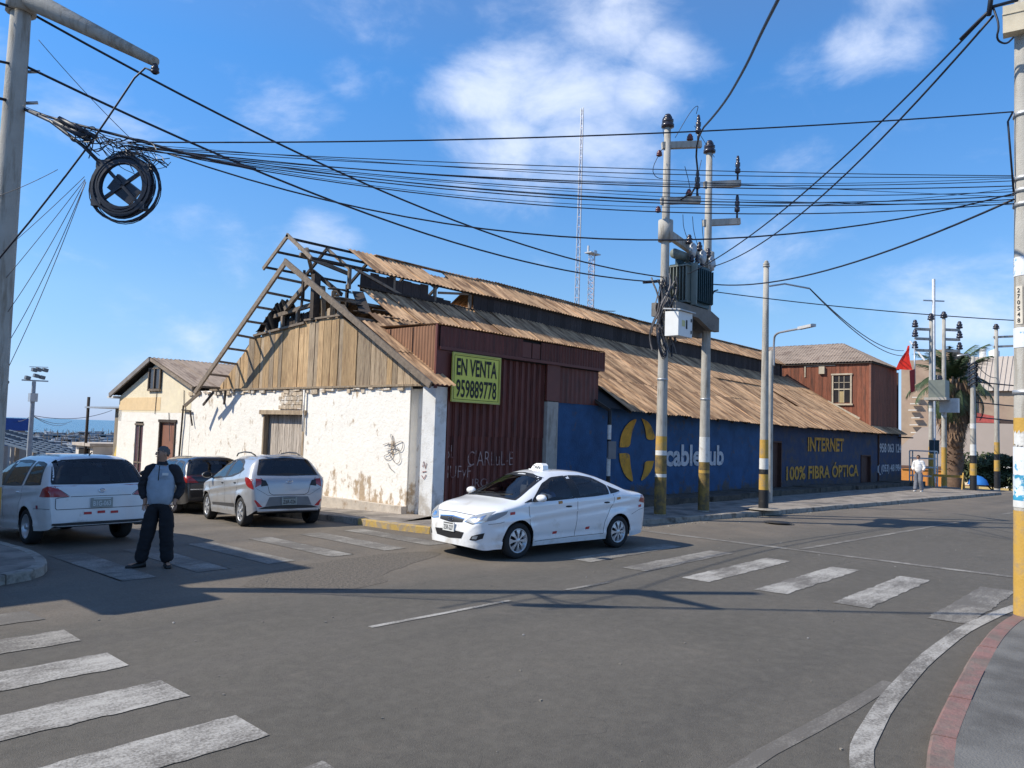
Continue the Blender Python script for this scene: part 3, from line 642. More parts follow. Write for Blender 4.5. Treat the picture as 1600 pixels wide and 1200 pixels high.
# dark deck under the sheets so the roof is solid, left slope, far end
b = MB()
def deck(x0, x1, y0, y1, dz):
    n = 8
    for i in range(n):
        a, c = x0+(x1-x0)*i/n, x0+(x1-x0)*(i+1)/n
        b.quad((a, y0, roofz(a, y0)-dz), (c, y0, roofz(c, y0)-dz), (c, y1, roofz(c, y1)-dz), (a, y1, roofz(a, y1)-dz))
deck(13.9, 18.3, 15.2, TY+.05, .09); deck(18.3, 42.6, EY+.15, TY+.05, .09)
b.build('roof_deck', M['dark'], WH)
b = MB(); n = 6
for i in range(n):
    a, c = 13.4+(42.6-13.4)*i/n, 13.4+(42.6-13.4)*(i+1)/n
    b.quad((a, 19.66, lerp_tab(TOPZ, a)), (c, 19.66, lerp_tab(TOPZ, c)), (c, 24.4, lerp_tab(EAVE, c)), (a, 24.4, lerp_tab(EAVE, a)))
b.build('rear_roof_slope', M['rust'], WH)
b = MB(); b.bx(12.5, 42.6, 24.0, 24.3, -1, 2.8); b.build('rear_wall', M['plaster'], WH)
# edge fascia below the eave and rafter tails
x = 18.3
while x < 46:
    z = lerp_tab(EAVE, x)
    b = MB(); b.beam((x, 12.6, z-.06), (x, 13.3, z+.32), .06, .09); b.build('rafter_tail', M['wood_dark'], WH, origin=(x, 12.6, z)); x += 1.1
# --- monitor (raised ridge): boards, sheets
x = 13.1
while x < 41.3:
    w = random.uniform(.26, .36); z0 = lerp_tab(TOPZ, x)-.06; z1 = lerp_tab(RIDG, x)-.74
    if 15.55 < x < 17.25:
        if random.random() < .5 and x < 16.3: z1 = z0+random.uniform(.12, .3)
        elif x > 16.3: z1 = z0+random.uniform(.03, .12)
        else: z1 = z0+.25
    if x < 15.55: z1 -= random.uniform(.0, .12)+.06
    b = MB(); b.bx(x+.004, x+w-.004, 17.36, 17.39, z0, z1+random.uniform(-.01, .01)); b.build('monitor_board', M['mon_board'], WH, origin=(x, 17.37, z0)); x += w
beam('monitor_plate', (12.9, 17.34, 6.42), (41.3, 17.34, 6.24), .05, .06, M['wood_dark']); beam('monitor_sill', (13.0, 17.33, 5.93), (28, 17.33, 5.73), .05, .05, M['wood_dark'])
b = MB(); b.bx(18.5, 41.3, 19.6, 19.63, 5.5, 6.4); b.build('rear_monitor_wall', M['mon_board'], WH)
x = 13.47; k = -1
while x < 41.2:
    zr = lerp_tab(RIDG, x+.4); P = Vector((x, 17.22, zr-.80)); V = Vector((x, 18.52, zr))-P
    Ud = Vector((.9, 0, lerp_tab(RIDG, x+.9)-lerp_tab(RIDG, x)))
    if not (k in (2,)): sheet(WH, P, Ud, V, sw, 1.6, M['rust'], lift=random.uniform(0, .02), tilt=random.gauss(0, .006))
    else: sheet(WH, P, Ud, V, sw, .9, M['rust'], lift=.0)
    if x > 18.4:
        Pl = Vector((x+.9, 19.78, zr-.80)); Vl = Vector((x+.9, 18.48, zr))-Pl
        sheet(WH, Pl, -Ud, Vl, sw, 1.6, M['rust'])
    x += .88; k += 1
beam('ridge_cap', (14.4, 18.5, 7.19), (28, 18.5, 7.09), .22, .02, M['rust']); beam('ridge_cap', (28, 18.5, 7.09), (41.3, 18.5, 7.02), .22, .02, M['rust'])
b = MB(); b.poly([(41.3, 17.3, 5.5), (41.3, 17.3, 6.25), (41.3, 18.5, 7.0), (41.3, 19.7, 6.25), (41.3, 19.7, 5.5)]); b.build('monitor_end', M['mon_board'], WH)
for (p, q) in (((26.2, 18.45, 7.14), (26.9, 18.4, 7.22)), ((28, 18.4, 7.1), (28.4, 18.2, 7.02))): beam('loose_board', p, q, .12, .02, M['wood_dark'])
# --- long blue wall with doors
def blue(x0, x1, z0, z1, m):
    b = MB(); n = max(1, int((x1-x0)/.6)); nz = 5; vs = []
    for j in range(nz+1):
        for i in range(n+1):
            x = x0+(x1-x0)*i/n; z = z0+(z1-z0)*j/nz; vs.append((x, 13.1-.012*noise.noise(Vector((x*1.3, z*1.3, 0))), z))
    b.add(vs, [(j*(n+1)+i, j*(n+1)+i+1, (j+1)*(n+1)+i+1, (j+1)*(n+1)+i) for j in range(nz) for i in range(n)], 0, True)
    b.bx(x0+.002, x1-.002, 13.13, 13.4, z0, z1-.01); b.build('side_wall', m, WH)
for (x0, x1, z0, z1, m) in ((16.5, 30.2, -.4, 2.9, 'blue'), (30.2, 31.35, 2.06, 2.85, 'blue_dull'), (31.35, 41.15, -.5, 2.8, 'blue_dull'), (41.15, 42.65, 1.5, 2.75, 'blue_dull'), (42.65, 48.1, -.5, 2.72, 'blue_dull')): blue(x0, x1, z0, z1, M[m])
for (x0, x1, z1) in ((30.2, 31.35, 2.06), (41.15, 42.65, 1.5)):
    n = 6 if x1-x0 > 1.2 else 5
    wpart('door_recess', M['dark'], (x0, x1, 13.3, 13.32, -.4, z1))
    for i in range(n):
        a = x0+.07+(x1-x0-.14)*i/n; b = MB(); b.bx(a+.005, a+(x1-x0-.14)/n-.005, 13.2, 13.23, -.3, z1-.08); b.build('door_board', M['door_dark'], WH, origin=(a, 13.2, 0))
    wpart('door_frame', M['door_dark'], (x0, x0+.06, 13.06, 13.28, -.3, z1), (x1-.06, x1, 13.06, 13.28, -.3, z1), (x0+.06, x1-.06, 13.06, 13.28, z1-.07, z1))
wpart('wall_joint', M['door_dark'], (43.85, 43.98, 13.04, 13.1, -.2, 2.6))
wpart('end_wall', M['plaster'], (47.9, 48.08, 13.4, 24, -.5, 2.7))
wpart('eave_strip_deck', M['dark'], (42.6, 47.4, 12.65, 13.08, 2.60, 2.62))
x = 42.6
while x < 46.3:
    sheet(WH, (x, EY-.05, 2.62), (1, 0, 0), (0, .6, .36), sw, .7, M['rust'], lift=.02); x += .88
# --- red metal gatehouse built against the corner
GH = thing('gatehouse', 'maroon corrugated metal gateway box at the warehouse corner below the sale sign', 'gatehouse', (12.1, 13.05, 0))
def corr_wall(name, m, P, U, w, zb_, zt_, pitch, amp, nrm, parent, trap=False, per=4):
    P = Vector(P); U = Vector(U); nrm = Vector(nrm); n = max(per, int(round(w/pitch))*per); vs = []; fs = []
    for i in range(n+1):
        t = i/n; ph = (t*round(w/pitch)) % 1
        a = amp*math.cos(2*math.pi*ph) if not trap else amp*(1 if ph < .35 or ph > .98 else (-1 if .45 < ph < .85 else 0))
        q = P+U*(w*t)+nrm*a
        for zf in (zb_, zt_): vs.append((q.x, q.y, zf(t) if callable(zf) else zf))
    b = MB(); b.add(vs, [(2*i, 2*i+2, 2*i+3, 2*i+1) for i in range(n)], 0, not trap)
    return b.build(name, m, parent, origin=P)
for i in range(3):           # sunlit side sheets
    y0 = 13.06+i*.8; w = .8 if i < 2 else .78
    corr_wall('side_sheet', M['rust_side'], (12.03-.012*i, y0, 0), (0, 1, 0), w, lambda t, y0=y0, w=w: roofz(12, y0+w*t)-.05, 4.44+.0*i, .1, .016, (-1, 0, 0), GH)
b = MB(); b.bx(12.0, 12.06, 13.0, 13.06, 3.0, 4.46); b.build('corner_angle', M['maroon_flat'], GH)
for i in range(7):
    sheet(GH, (12.0+i*.93, 12.90, 4.44), (1, 0, 0), (0, 1, .03), .93 if i < 6 else .9, 2.6, M['rust'], name='roof_sheet', pitch=.1, amp=.016, lift=.012+.003*(i % 2))
for i in range(9):
    x0 = 12.06+i*.716
    if i in (4,):
        b = MB(); b.bx(x0+.01, x0+.34, 12.97, 12.99, 3.97, 4.36); b.build('flat_panel', M['maroon_flat'], GH); b = MB(); b.bx(x0+.38, x0+.70, 12.97, 12.99, 3.97, 4.36); b.build('flat_panel', M['maroon_flat'], GH); continue
    corr_wall('fascia_sheet', M['maroon'], (x0, 12.97, 0), (1, 0, 0), .712, 3.95, 4.42, .12, .014, (0, -1, 0), GH)
def gp(name, m, *bs):
    b = MB()
    for q in bs: b.bx(*q)
    return b.build(name, m, GH)
gp('fascia_backing', M['dark'], (12.06, 18.48, 13.0, 13.03, 3.9, 4.42)); gp('fascia_end', M['maroon_flat'], (18.5, 18.52, 12.95, 15.0, 3.9, 4.44))
gp('head_rail', M['maroon_flat'], (12.06, 18.5, 12.94, 13.0, 3.88, 3.955)); gp('frame_panel', M['maroon_flat'], (12.06, 12.52, 13.0, 13.05, 3.06, 3.875)); gp('frame_post', M['maroon_flat'], (15.98, 16.52, 13.0, 13.06, 2.92, 3.875)); gp('frame_post', M['maroon_flat'], (12.44, 12.5, 13.03, 13.1, -.1, 3.05))
gp('soffit', M['dark'], (12.1, 18.4, 13.03, 15.0, 3.86, 3.88))
for i in range(5):
    x0 = 12.5+i*.696
    corr_wall('gate_sheet', M['maroon'], (x0, 13.13, 0), (1, 0, 0), .70, -.02, 1.96, .235, .028, (0, -1, 0), GH, True, 20)
    corr_wall('gate_sheet', M['maroon'], (x0, 13.115, 0), (1, 0, 0), .70, 1.93, 3.86, .235, .028, (0, -1, 0), GH, True, 20)
for i in range(3): corr_wall('upper_sheet', M['maroon'], (16.52+i*.62, 13.08, 0), (1, 0, 0), .62, 2.90, 3.86, .2, .012, (0, -1, 0), GH)
gp('gate_pillar', M['concrete'], (16.02, 16.48, 13.0, 13.4, -.2, 2.9))
# writing sprayed on the gate and the wall
# ================================================================== LETTERING
def text_mesh(s, size_w, h, bold=.0, mirror=False, spacing=1.0):
    cu = bpy.data.curves.new('t', 'FONT'); cu.body = s; cu.size = 1; cu.offset = bold; cu.align_x = 'LEFT'; cu.space_character = spacing; cu.resolution_u = 3
    o = bpy.data.objects.new('t', cu); COL.objects.link(o)
    dg = bpy.context.evaluated_depsgraph_get(); me = bpy.data.meshes.new_from_object(o.evaluated_get(dg)); bpy.data.objects.remove(o)
    v = np.array([x.co[:] for x in me.vertices]); 
    x0, x1, y0, y1 = v[:, 0].min(), v[:, 0].max(), v[:, 1].min(), v[:, 1].max()
    for x in me.vertices:
        a = (x.co.x-x0)/(x1-x0)-.5; b_ = (x.co.y-y0)/(y1-y0)-.5
        if mirror: a = -a
        x.co = (a*size_w, b_*h, 0)
    if mirror: me.flip_normals()
    return me
def text(name, s, c, U, V, w, h, m, parent=None, bold=.0, mirror=False, spacing=1.0, kind=None):
    me = text_mesh(s, w, h, bold, mirror, spacing); me.materials.append(m); me.name = name
    o = bpy.data.objects.new(name, me); COL.objects.link(o)
    U = Vector(U).normalized(); V = Vector(V).normalized(); W = U.cross(V)
    base = base_of(parent) if parent else Vector((0, 0, 0))
    o.matrix_local = Matrix.Translation(Vector(c)-base) @ Matrix((U, V, W)).transposed().to_4x4()
    if parent: o.parent = parent
    return o
M['ink'] = mat('black_ink', (.012, .012, .012), .6, var=.05)
M['sign_y'] = mat('sign_yellow', (.60, .60, .10), .5, var=.06, scale=3)
M['yel_paint'] = mat('mustard_paint', (.60, .29, .03), .8, var=.2, scale=4, world=True, col2=(.2, .13, .06), c2scale=3, c2lo=.52, c2hi=.66)
M['yel_faded'] = mat('faded_mustard_paint', (.52, .27, .045), .85, var=.15, scale=4, world=True, col2=(.12, .09, .06), c2scale=5, c2lo=.52, c2hi=.70)
M['wht_paint'] = mat('white_lettering', (.50, .51, .54), .85, var=.12, scale=4, world=True, col2=(.2, .21, .27), c2scale=5, c2lo=.58, c2hi=.7)
M['chalk'] = mat('chalk_spray', (.30, .22, .21), .85, var=.2, scale=6, world=True, col2=(.12, .04, .035), c2scale=7, c2lo=.48, c2hi=.60)
# sale sign
SG = thing('for_sale_sign', 'yellow EN VENTA board with black phone number on the maroon gateway', 'sign', (13.24, 12.93, 2.74))
b = MB(); b.bx(12.42, 14.04, 12.90, 12.93, 2.72, 3.85); b.build('board', M['sign_y'], SG)
b = MB()
for q in ((12.42, 14.04, 3.825, 3.855), (12.42, 14.04, 2.715, 2.745), (12.415, 12.445, 2.745, 3.825), (14.015, 14.045, 2.745, 3.825)): b.bx(q[0], q[1], 12.885, 12.90, q[2], q[3])
b.build('frame', mat('sign_frame', (.45, .44, .12), .5), SG)
b = MB()
for q in ((12.475, 13.985, 3.785, 3.795), (12.475, 13.985, 2.775, 2.785), (12.475, 12.485, 2.785, 3.785), (13.975, 13.985, 2.785, 3.785)): b.bx(q[0], q[1], 12.894, 12.899, q[2], q[3])
b.build('border_line', M['ink'], SG)
text('lettering', 'EN VENTA', (13.23, 12.892, 3.53), (1, 0, 0), (0, 0, 1), 1.36, .40, M['ink'], SG, .022)
text('lettering', '959889778', (13.23, 12.892, 3.03), (1, 0, 0), (0, 0, 1), 1.36, .42, M['ink'], SG, .018)
# wall writing: parts of the painted wall
Yw = 13.072
text('painted_lettering', 'cablehub', ((22.18+26.25)/2, Yw, 1.48), (1, 0, 0), (0, 0, 1), 4.05, .72, M['wht_paint'], WH, .03)
text('painted_lettering', 'INTERNET', (36.4, Yw, 1.96), (1, 0, 0), (0, 0, 1), 4.5, .62, M['yel_faded'], WH, .03)
text('painted_lettering', '100% FIBRA ÓPTICA', (36.3, Yw, .80), (1, 0, 0), (0, 0, 1), 8.9, .72, M['yel_faded'], WH, .03)
text('painted_lettering', '958 063 124', (46.05, Yw, 1.87), (1, 0, 0), (0, 0, 1), 3.9, .50, M['wht_paint'], WH, .022)
text('painted_lettering', '(053) 481984', (46.2, Yw, .73), (1, 0, 0), (0, 0, 1), 3.6, .50, M['wht_paint'], WH, .022)
b = MB(); b.tube([(43.95, Yw, .98), (43.82, Yw, .85), (43.82, Yw, .62), (44.05, Yw, .45), (44.2, Yw, .47)], .045, 6); b.build('painted_handset', M['wht_paint'], WH)
def wpoly(pts): 
    out = []
    for (x, y) in pts:
        q = on_y(640+x/3., 500+y/3., 13.1); out.append(Vector((q.x, Yw-.004, q.z)))
    q = smooth_pts(out+[out[0]], 2)[:-1]; return q
for pts in ([(980, 596), (985, 545), (1005, 500), (1035, 470), (1064, 461), (1047, 500), (1034, 545), (1030, 598)], [(978, 625), (983, 670), (1000, 720), (1020, 745), (1047, 762), (1036, 710), (1030, 665), (1028, 622)],
            [(1083, 461), (1115, 475), (1138, 515), (1150, 562), (1105, 562), (1103, 520), (1095, 490)], [(1142, 660), (1132, 700), (1110, 735), (1076, 760), (1090, 720), (1097, 690), (1098, 660)]):
    b = MB(); b.poly(wpoly(pts)); b.build('painted_logo', M['yel_paint'], WH)
# graffiti
def gate_text(s, x0, y0, x1, y1):
    a = on_y(x0, y0, 13.08); c = on_y(x1, y1, 13.08)
    text('graffiti', s, ((a.x+c.x)/2, 13.075, (a.z+c.z)/2), (1, 0, 0), (0, 0, 1), abs(c.x-a.x), abs(a.z-c.z), M['chalk'], GH, -.012)
gate_text('SL', 697, 695, 710, 716); gate_text("C'ARLuL-E", 731, 704, 801, 727); gate_text('IIUFyF', 695, 728, 735, 752); gate_text('IRO-', 738, 748, 766, 760)
b = MB(); random.seed(9)
def gpt(x, y): 
    q = on_x(260+x/3.636, 600+y/3.636, 12.07); return q
for st in ([(1230, 345), (1275, 330), (1245, 352), (1300, 335), (1262, 400), (1235, 405), (1240, 430), (1275, 425), (1300, 365), (1268, 285), (1285, 290), (1300, 380)], [(1290, 345), (1315, 330), (1340, 320), (1345, 355), (1325, 390), (1305, 345), (1330, 405), (1325, 445), (1305, 455), (1285, 430), (1262, 395)], [(1258, 450), (1270, 480), (1290, 495)], [(1250, 370), (1290, 360), (1320, 375), (1290, 395), (1250, 380)]):
    pts = smooth_pts([gpt(*p) for p in st], 2)
    b.tube(pts, .007, 4)
b.build('graffiti', mat('graffiti_grey', (.2, .18, .17), .9), WH)
b = MB()
for st in ([(1455, 470), (1462, 440), (1470, 480), (1478, 450)], [(1452, 500), (1475, 495)], [(1450, 520), (1462, 540), (1474, 515)]): b.tube([on_x(260+p[0]/3.636, 600+p[1]/3.636, 12.045) for p in st], .008, 4)
b.build('graffiti', mat('graffiti_red', (.35, .12, .1), .9), WH)
# ================================================================== WHITEWASHED HOUSE (left)
HL = thing('gabled_house', 'small whitewashed house with cream gable and brown doors beyond the warehouse', 'house', (12.1, 27.5, -.6))
M['wash'] = mat('whitewash', (.84, .80, .73), .9, var=.06, scale=5, bump=.6, bscale=14, col2=(.50, .38, .26), c2scale=2.2, c2lo=.62, c2hi=.70, world=True, c2stretch=(1, 1, .5))
M['cream_y'] = mat('yellow_render', (.76, .56, .32), .9, var=.08, scale=4, bump=.4, world=True)
M['cream'] = mat('cream_render', (.78, .68, .50), .9, var=.08, scale=4, bump=.4, world=True, col2=(.80, .70, .50), c2scale=1.2, c2lo=.45, c2hi=.6)
b = MB()
dl = [(24.72, 25.5), (26.75, 28.2), (28.85, 30.35)]
for (y0, y1) in ((24.70, 25.65), (26.85, 28.15), (28.8, 30.32)):
    b.bx(12.12, 12.42, y0, y1, -1.3, 2.02); wall_grid(b, 12.1, y0, y1, -1.3, 2.02)
b.bx(12.1, 12.4, 24.70, 30.32, 2.022, 2.35); b.bx(12.1, 24, 30.05, 30.32, -1.3, 2.7)
b.build('wall', M['wash'], HL)
b = MB(); b.prism([(12.1, 24.70, 2.352), (12.1, 24.70, 3.1), (12.1, 27.45, 4.02), (12.1, 30.32, 2.92), (12.1, 30.32, 2.352)], (.3, 0, 0)); b.build('gable', M['cream'], HL)
b = MB(); b.bx(12.094, 12.1, 26.9, 30.3, 2.42, 2.88); b.build('yellow_band', M['cream_y'], HL)
b = MB(); b.bx(12.14, 12.18, 25.65, 26.85, -1.2, 2.02); b.build('door', M['door_brown'], HL)
b = MB(); b.bx(12.06, 12.16, 26.77, 26.85, -1.2, 2.1); b.bx(12.06, 12.16, 25.65, 25.71, -1.2, 2.1); b.bx(12.05, 12.16, 25.6, 26.9, 2.03, 2.12); b.build('door_frame', M['wood_dark'], HL)
b = MB(); b.bx(12.14, 12.18, 28.15, 28.8, -1.2, 1.88); dn = b.build('narrow_door', mat('dark_glazed_door', (.10, .05, .055), .35), HL)
b = MB(); b.bx(12.11, 12.135, 28.15, 28.8, .55, .6); b.bx(12.10, 12.13, 28.44, 28.48, -1.2, 1.88); b.build('glazing_bar', M['wood_old'], HL)
b = MB(); b.bx(12.085, 12.16, 28.1, 28.85, 1.9, 1.96); b.build('lintel', M['wood_old'], HL)
b = MB(); b.bx(12.06, 12.1, 26.92, 27.82, 3.18, 3.86); wn = b.build('gable_window', mat('dark_pane', (.03, .025, .025), .2), HL)
b = MB()
for q in ((26.9, 26.96, 3.15, 3.88), (27.34, 27.4, 3.15, 3.88), (27.78, 27.84, 3.15, 3.88), (26.9, 27.84, 3.86, 3.91), (26.88, 27.86, 3.10, 3.17)): b.bx(12.02, 12.06, *q)
b.build('window_frame', M['wood_old'], HL)
b = MB(); b.beam((11.9, 27.5, 4.2), (11.9, 30.75, 2.97), .06, .16); b.build('bargeboard', mat('grey_board', (.22, .2, .19), .8, var=.2), HL)
b = MB(); b.beam((11.92, 27.5, 4.2), (11.92, 24.3, 3.14), .05, .10); b.build('bargeboard', M['wood_old'], HL)
for i in range(14):
    x0 = 11.9+i*.88
    sheet(HL, (x0, 24.3, 3.18), (1, 0, 0), (0, 3.2, 1.05), .9, 3.4, M['roof2'], lift=.03+.006*(i % 2))
    sheet(HL, (x0+.9, 30.85, 2.96), (-1, 0, 0), (0, -3.35, 1.27), .9, 3.6, M['roof2'], lift=.03+.006*(i % 2))
b = MB(); b.quad((12, 27.5, 4.19), (24, 27.5, 4.19), (24, 30.7, 2.98), (12, 30.7, 2.98)); b.build('roof_lining', M['dark'], HL)
b = MB(); b.bx(11.9, 12.4, 30.4, 30.95, 2.86, 2.94); b.build('gutter', mat('white_gutter', (.6, .6, .58), .6), HL)
for (y0, z0, y1, z1) in ((26.2, 2.35, 26.0, 1.4), (25.2, 3.1, 25.15, 2.6), (27.2, 3.1, 27.25, 2.3)):
    b = MB(); b.tube([(12.08, y0, z0), (12.08, y1, z1)], .012, 5); b.build('hanging_wire', M['cable_l'], HL)
BR = thing('timber_bracket', 'old timber bracket frame fixed to the white wall beside the broken rafters', 'bracket', (12.0, 24.2, 2.3))
b = MB(); b.beam((12.03, 24.55, 2.42), (12.03, 25.15, 2.45), .05, .04); b.build('crosspiece', M['wood_dark'], BR); b = MB(); b.beam((12.04, 25.1, 2.6), (12.04, 25.2, .9), .04, .05); b.build('upright', M['wood_dark'], BR); b = MB(); b.beam((12.03, 24.6, 2.42), (12.03, 24.4, 1.95), .04, .04); b.build('strut', M['wood_dark'], BR)
# annex with yellow patch and canopy behind the house's far corner
YA = thing('side_annex', 'narrow annex with yellow panel and thin canopy at the far corner of the white house', 'annex', (12.4, 31.5, -.8))
b = MB(); b.bx(12.6, 14.5, 30.36, 31.9, .3, 2.5); b.build('wall', mat('annex_grey', (.24, .2, .15), .8, world=True), YA)
b = MB(); b.prism([(12.58, 30.5, .45), (12.58, 30.9, 1.3), (12.58, 31.3, 1.55), (12.58, 31.85, .45)], (.015, 0, 0)); b.build('yellow_panel', mat('annex_yellow', (.55, .40, .10), .8), YA)
b = MB(); b.bx(12.3, 14.6, 30.4, 34.2, 2.5, 2.56); b.build('canopy', M['steel'], YA)
b = MB(); b.tube([(12.4, 34.1, -1), (12.4, 34.1, 2.95)], .06, 8); b.build('post', M['wood_dark'], YA)
for (yy, h, ww) in ((31.4, 1.25, 2.0), (33.6, 1.7, 1.9), (35.9, 1.1, 2.6)):
    ST = thing('market_stall', {1.25: 'low white boarded stall against the far corner of the white house', 1.7: 'middle white stall with dark open hatch beyond the house', 1.1: 'farthest white stall with pink edge beyond the house'}[h], 'stall', (12.6, yy, -1))
    b = MB(); b.bx(12.5, 14.5, yy, yy+ww-.1, -1.4, h-.75); b.build('counter', mat('stall_white', (.68, .63, .57), .8, var=.1, world=True), ST)
    b = MB(); b.bx(12.35, 14.6, yy-.05, yy+ww-.05, h-.74, h-.62); b.build('top', mat('stall_top', (.50, .44, .38), .8), ST)
    b = MB(); b.bx(12.47, 12.5, yy+.3, yy+ww-.5, -.3, h-.85); b.build('hatch', M['dark'] if h > 1.5 else mat('stall_shutter', (.45, .42, .38), .8), ST)
# ================================================================== TWO-STOREY WOODEN HOUSE (right)
WD = thing('wooden_house', 'tall red-brown boarded upper storey with hipped tin roof at the far end of the warehouse', 'house', (42.7, 13.1, 0))
XA, XB, YA_, YB_ = 42.72, 47.3, 13.14, 21.5
random.seed(31)
y = YA_; win = (14.15, 14.98, 4.2, 5.62)
while y < YB_:
    w = .22; zt = 6.34; z0 = max(2.5, roofz(42.6, y)-.15) if y < 17.4 else 4.5
    segs = [(z0, zt)]
    if win[0]-.1 < y < win[1]-.02: segs = [(z0, win[2]), (win[3], zt)]
    for (a, c) in segs:
        if c > a: b = MB(); b.bx(XA-random.uniform(0, .014), XA+.03, y+.004, y+w-.004, a, c); b.build('wall_board', M['redwood'], WD, origin=(XA, y, a))
    y += w
x = XA
while x < XB-.05:
    b = MB(); b.bx(x+.004, x+.216, YA_-random.uniform(0, .012), YA_+.03, 2.75, 6.32); b.build('wall_board', M['redwood'], WD, origin=(x, YA_, 3)); x += .22
b = MB(); b.bx(XA+.03, XB, YA_+.03, YB_, 2.9, 6.3); b.build('core_wall', M['dark'], WD)
b = MB(); b.bx(XA-.04, XA+.04, YA_-.05, YA_+.05, 2.8, 6.34); b.build('corner_board', mat('corner_trim', (.26, .11, .07), .8), WD)
M['frame_old'] = mat('faded_window_frame', (.45, .38, .28), .8, var=.2, scale=8)
b = MB(); y0, y1, z0, z1 = win
for q in ((y0-.1, y0-.02, z0-.05, z1+.05), (y1+.02, y1+.1, z0-.05, z1+.05)): b.bx(XA-.06, XA, *q)
b.bx(XA-.09, XA, y0-.16, y1+.16, z0-.14, z0-.05); b.bx(XA-.08, XA, y0-.14, y1+.14, z1+.05, z1+.13); b.bx(XA-.04, XA, y0, y1, (z0+z1)/2-.03, (z0+z1)/2+.03)
for yy in (y0+.3, y0+.56): b.bx(XA-.035, XA, yy-.012, yy+.012, z0, z1)
b.bx(XA-.035, XA, y0, y1, z1-.36, z1-.335)
wf = b.build('window', M['frame_old'], WD)
b = MB(); b.quad((XA-.01, y0, z0), (XA-.01, y1, z0), (XA-.01, y1, z1), (XA-.01, y0, z1)); b.build('pane', mat('dirty_pane', (.03, .028, .03), .15), WD)
b = MB(); b.quad((XA-.02, y0+.3, z0), (XA-.02, y0+.55, z0), (XA-.02, y0+.55, z0+.6), (XA-.02, y0+.3, z0+.6)); b.build('broken_panel', mat('curtain_rag', (.35, .27, .14), .9), WD)
b = MB(); b.bx(XA-.14, XA, 15.45, 15.75, 5.75, 6.15); b.build('meter_box', M['frame_old'], WD)
b = MB(); b.bx(XA-.05, XA-.03, 14.9, 16.6, 6.18, 6.22); b.bx(XA-.05, XA-.03, 16.5, 16.56, 5.6, 6.2); b.build('batten', M['frame_old'], WD)
# hipped roof
RX = 45.0; e = .18; zr = 7.65; ze = 6.36
A = (XA-e, YA_-e, ze); B_ = (XB+e, YA_-e, ze-.05); Cc = (XB+e, YB_+e, ze); D = (XA-e, YB_+e, ze); R1 = (RX, 15.3, zr); R2 = (RX, 19.6, zr)
def slope_sheets(A, D, R1, R2, n, m):   # corrugated strips between an eave edge and a ridge/hip
    for i in range(n):
        t0, t1 = i/n, (i+1)/n; A_, D_ = Vector(A), Vector(D)
        def top(t):
            p = A_.lerp(D_, t); L = (D_-A_).length; s = t*L
            a = (Vector(R1)-A_); u = (D_-A_).normalized(); s1 = a.dot(u); s2 = (Vector(R2)-A_).dot(u)
            if s < s1: return A_.lerp(Vector(R1), s/s1)
            if s > s2: return D_.lerp(Vector(R2), (L-s)/(L-s2))
            return Vector(R1).lerp(Vector(R2), (s-s1)/max(1e-6, (s2-s1)))
        b = MB(); per = 12; vs = []
        nrm = (Vector(R1)-A_).cross(D_-A_).normalized()
        if nrm.z < 0: nrm = -nrm
        for j in range(per+1):
            t = t0+(t1-t0)*j/per; a_ = nrm*(.02*math.cos(j*math.pi)+.004*(i % 2)); vs += [A_.lerp(D_, t)+a_, top(t)+a_]
        b.add(vs, [(2*j, 2*j+2, 2*j+3, 2*j+1) for j in range(per)])
        b.build('roof_sheet', m, WD, origin=vs[0])
slope_sheets(D, A, R2, R1, 9, M['roof2']); slope_sheets(A, B_, R1, R1, 5, M['roof2']); slope_sheets(B_, Cc, R1, R2, 6, M['roof2'])
b = MB(); b.bx(XA-.12, XB+.12, YA_-.12, YB_, ze-.1, ze-.05); b.build('eave_board', M['wood_dark'], WD)
b = MB(); b.beam((XA-.2, 13.6, 3.35), (XA-.3, 15.2, 4.25), .05, .12); b.build('fallen_board', M['frame_old'], WD)
b = MB(); b.bx(47.3, 48.6, 12.6, 13.05, 2.45, 2.52); b.build('side_awning', M['wood_dark'], WD)
for yy in (13.3,):
    b = MB(); b.bx(48.2, 48.3, yy, yy+.1, 2.5, 6.2); b.build('balcony_post', M['door_dark'], WD)
# ================================================================== CORNER BUILDING (left, out of frame; its shade lies on the road)
CB = thing('corner_building', 'two storey shop building on the left street corner', 'building', (0, 15, 0))
M['cb'] = mat('ochre_render', (.45, .36, .25), .9, var=.12, scale=1.5, world=True)
b = MB(); b.bx(-12, 1.25, 14.5, 44, -2, 6.2); b.build('wall', M['cb'], CB)
b = MB(); b.bx(-12, 1.4, 14.35, 44.2, 6.2, 6.35); b.build('cornice', M['concrete'], CB)
b = MB(); b.bx(.5, 1.7, 11.3, 14.5, 3.5, 3.65); b.build('shadow_awning', M['concrete'], CB)  # unseen slab, added and narrowed for the shadow it throws on the road
for i in range(4):
    b = MB(); b.bx(1.24, 1.28, 15+i*4, 17+i*4, .2, 2.3); f_ = b.build('door', M['door_brown'], CB)
    b = MB(); b.bx(1.24, 1.28, 15+i*4, 16.6+i*4, 3.2, 4.4); b.build('window', mat('cb_glass', (.03, .04, .05), .1), CB)
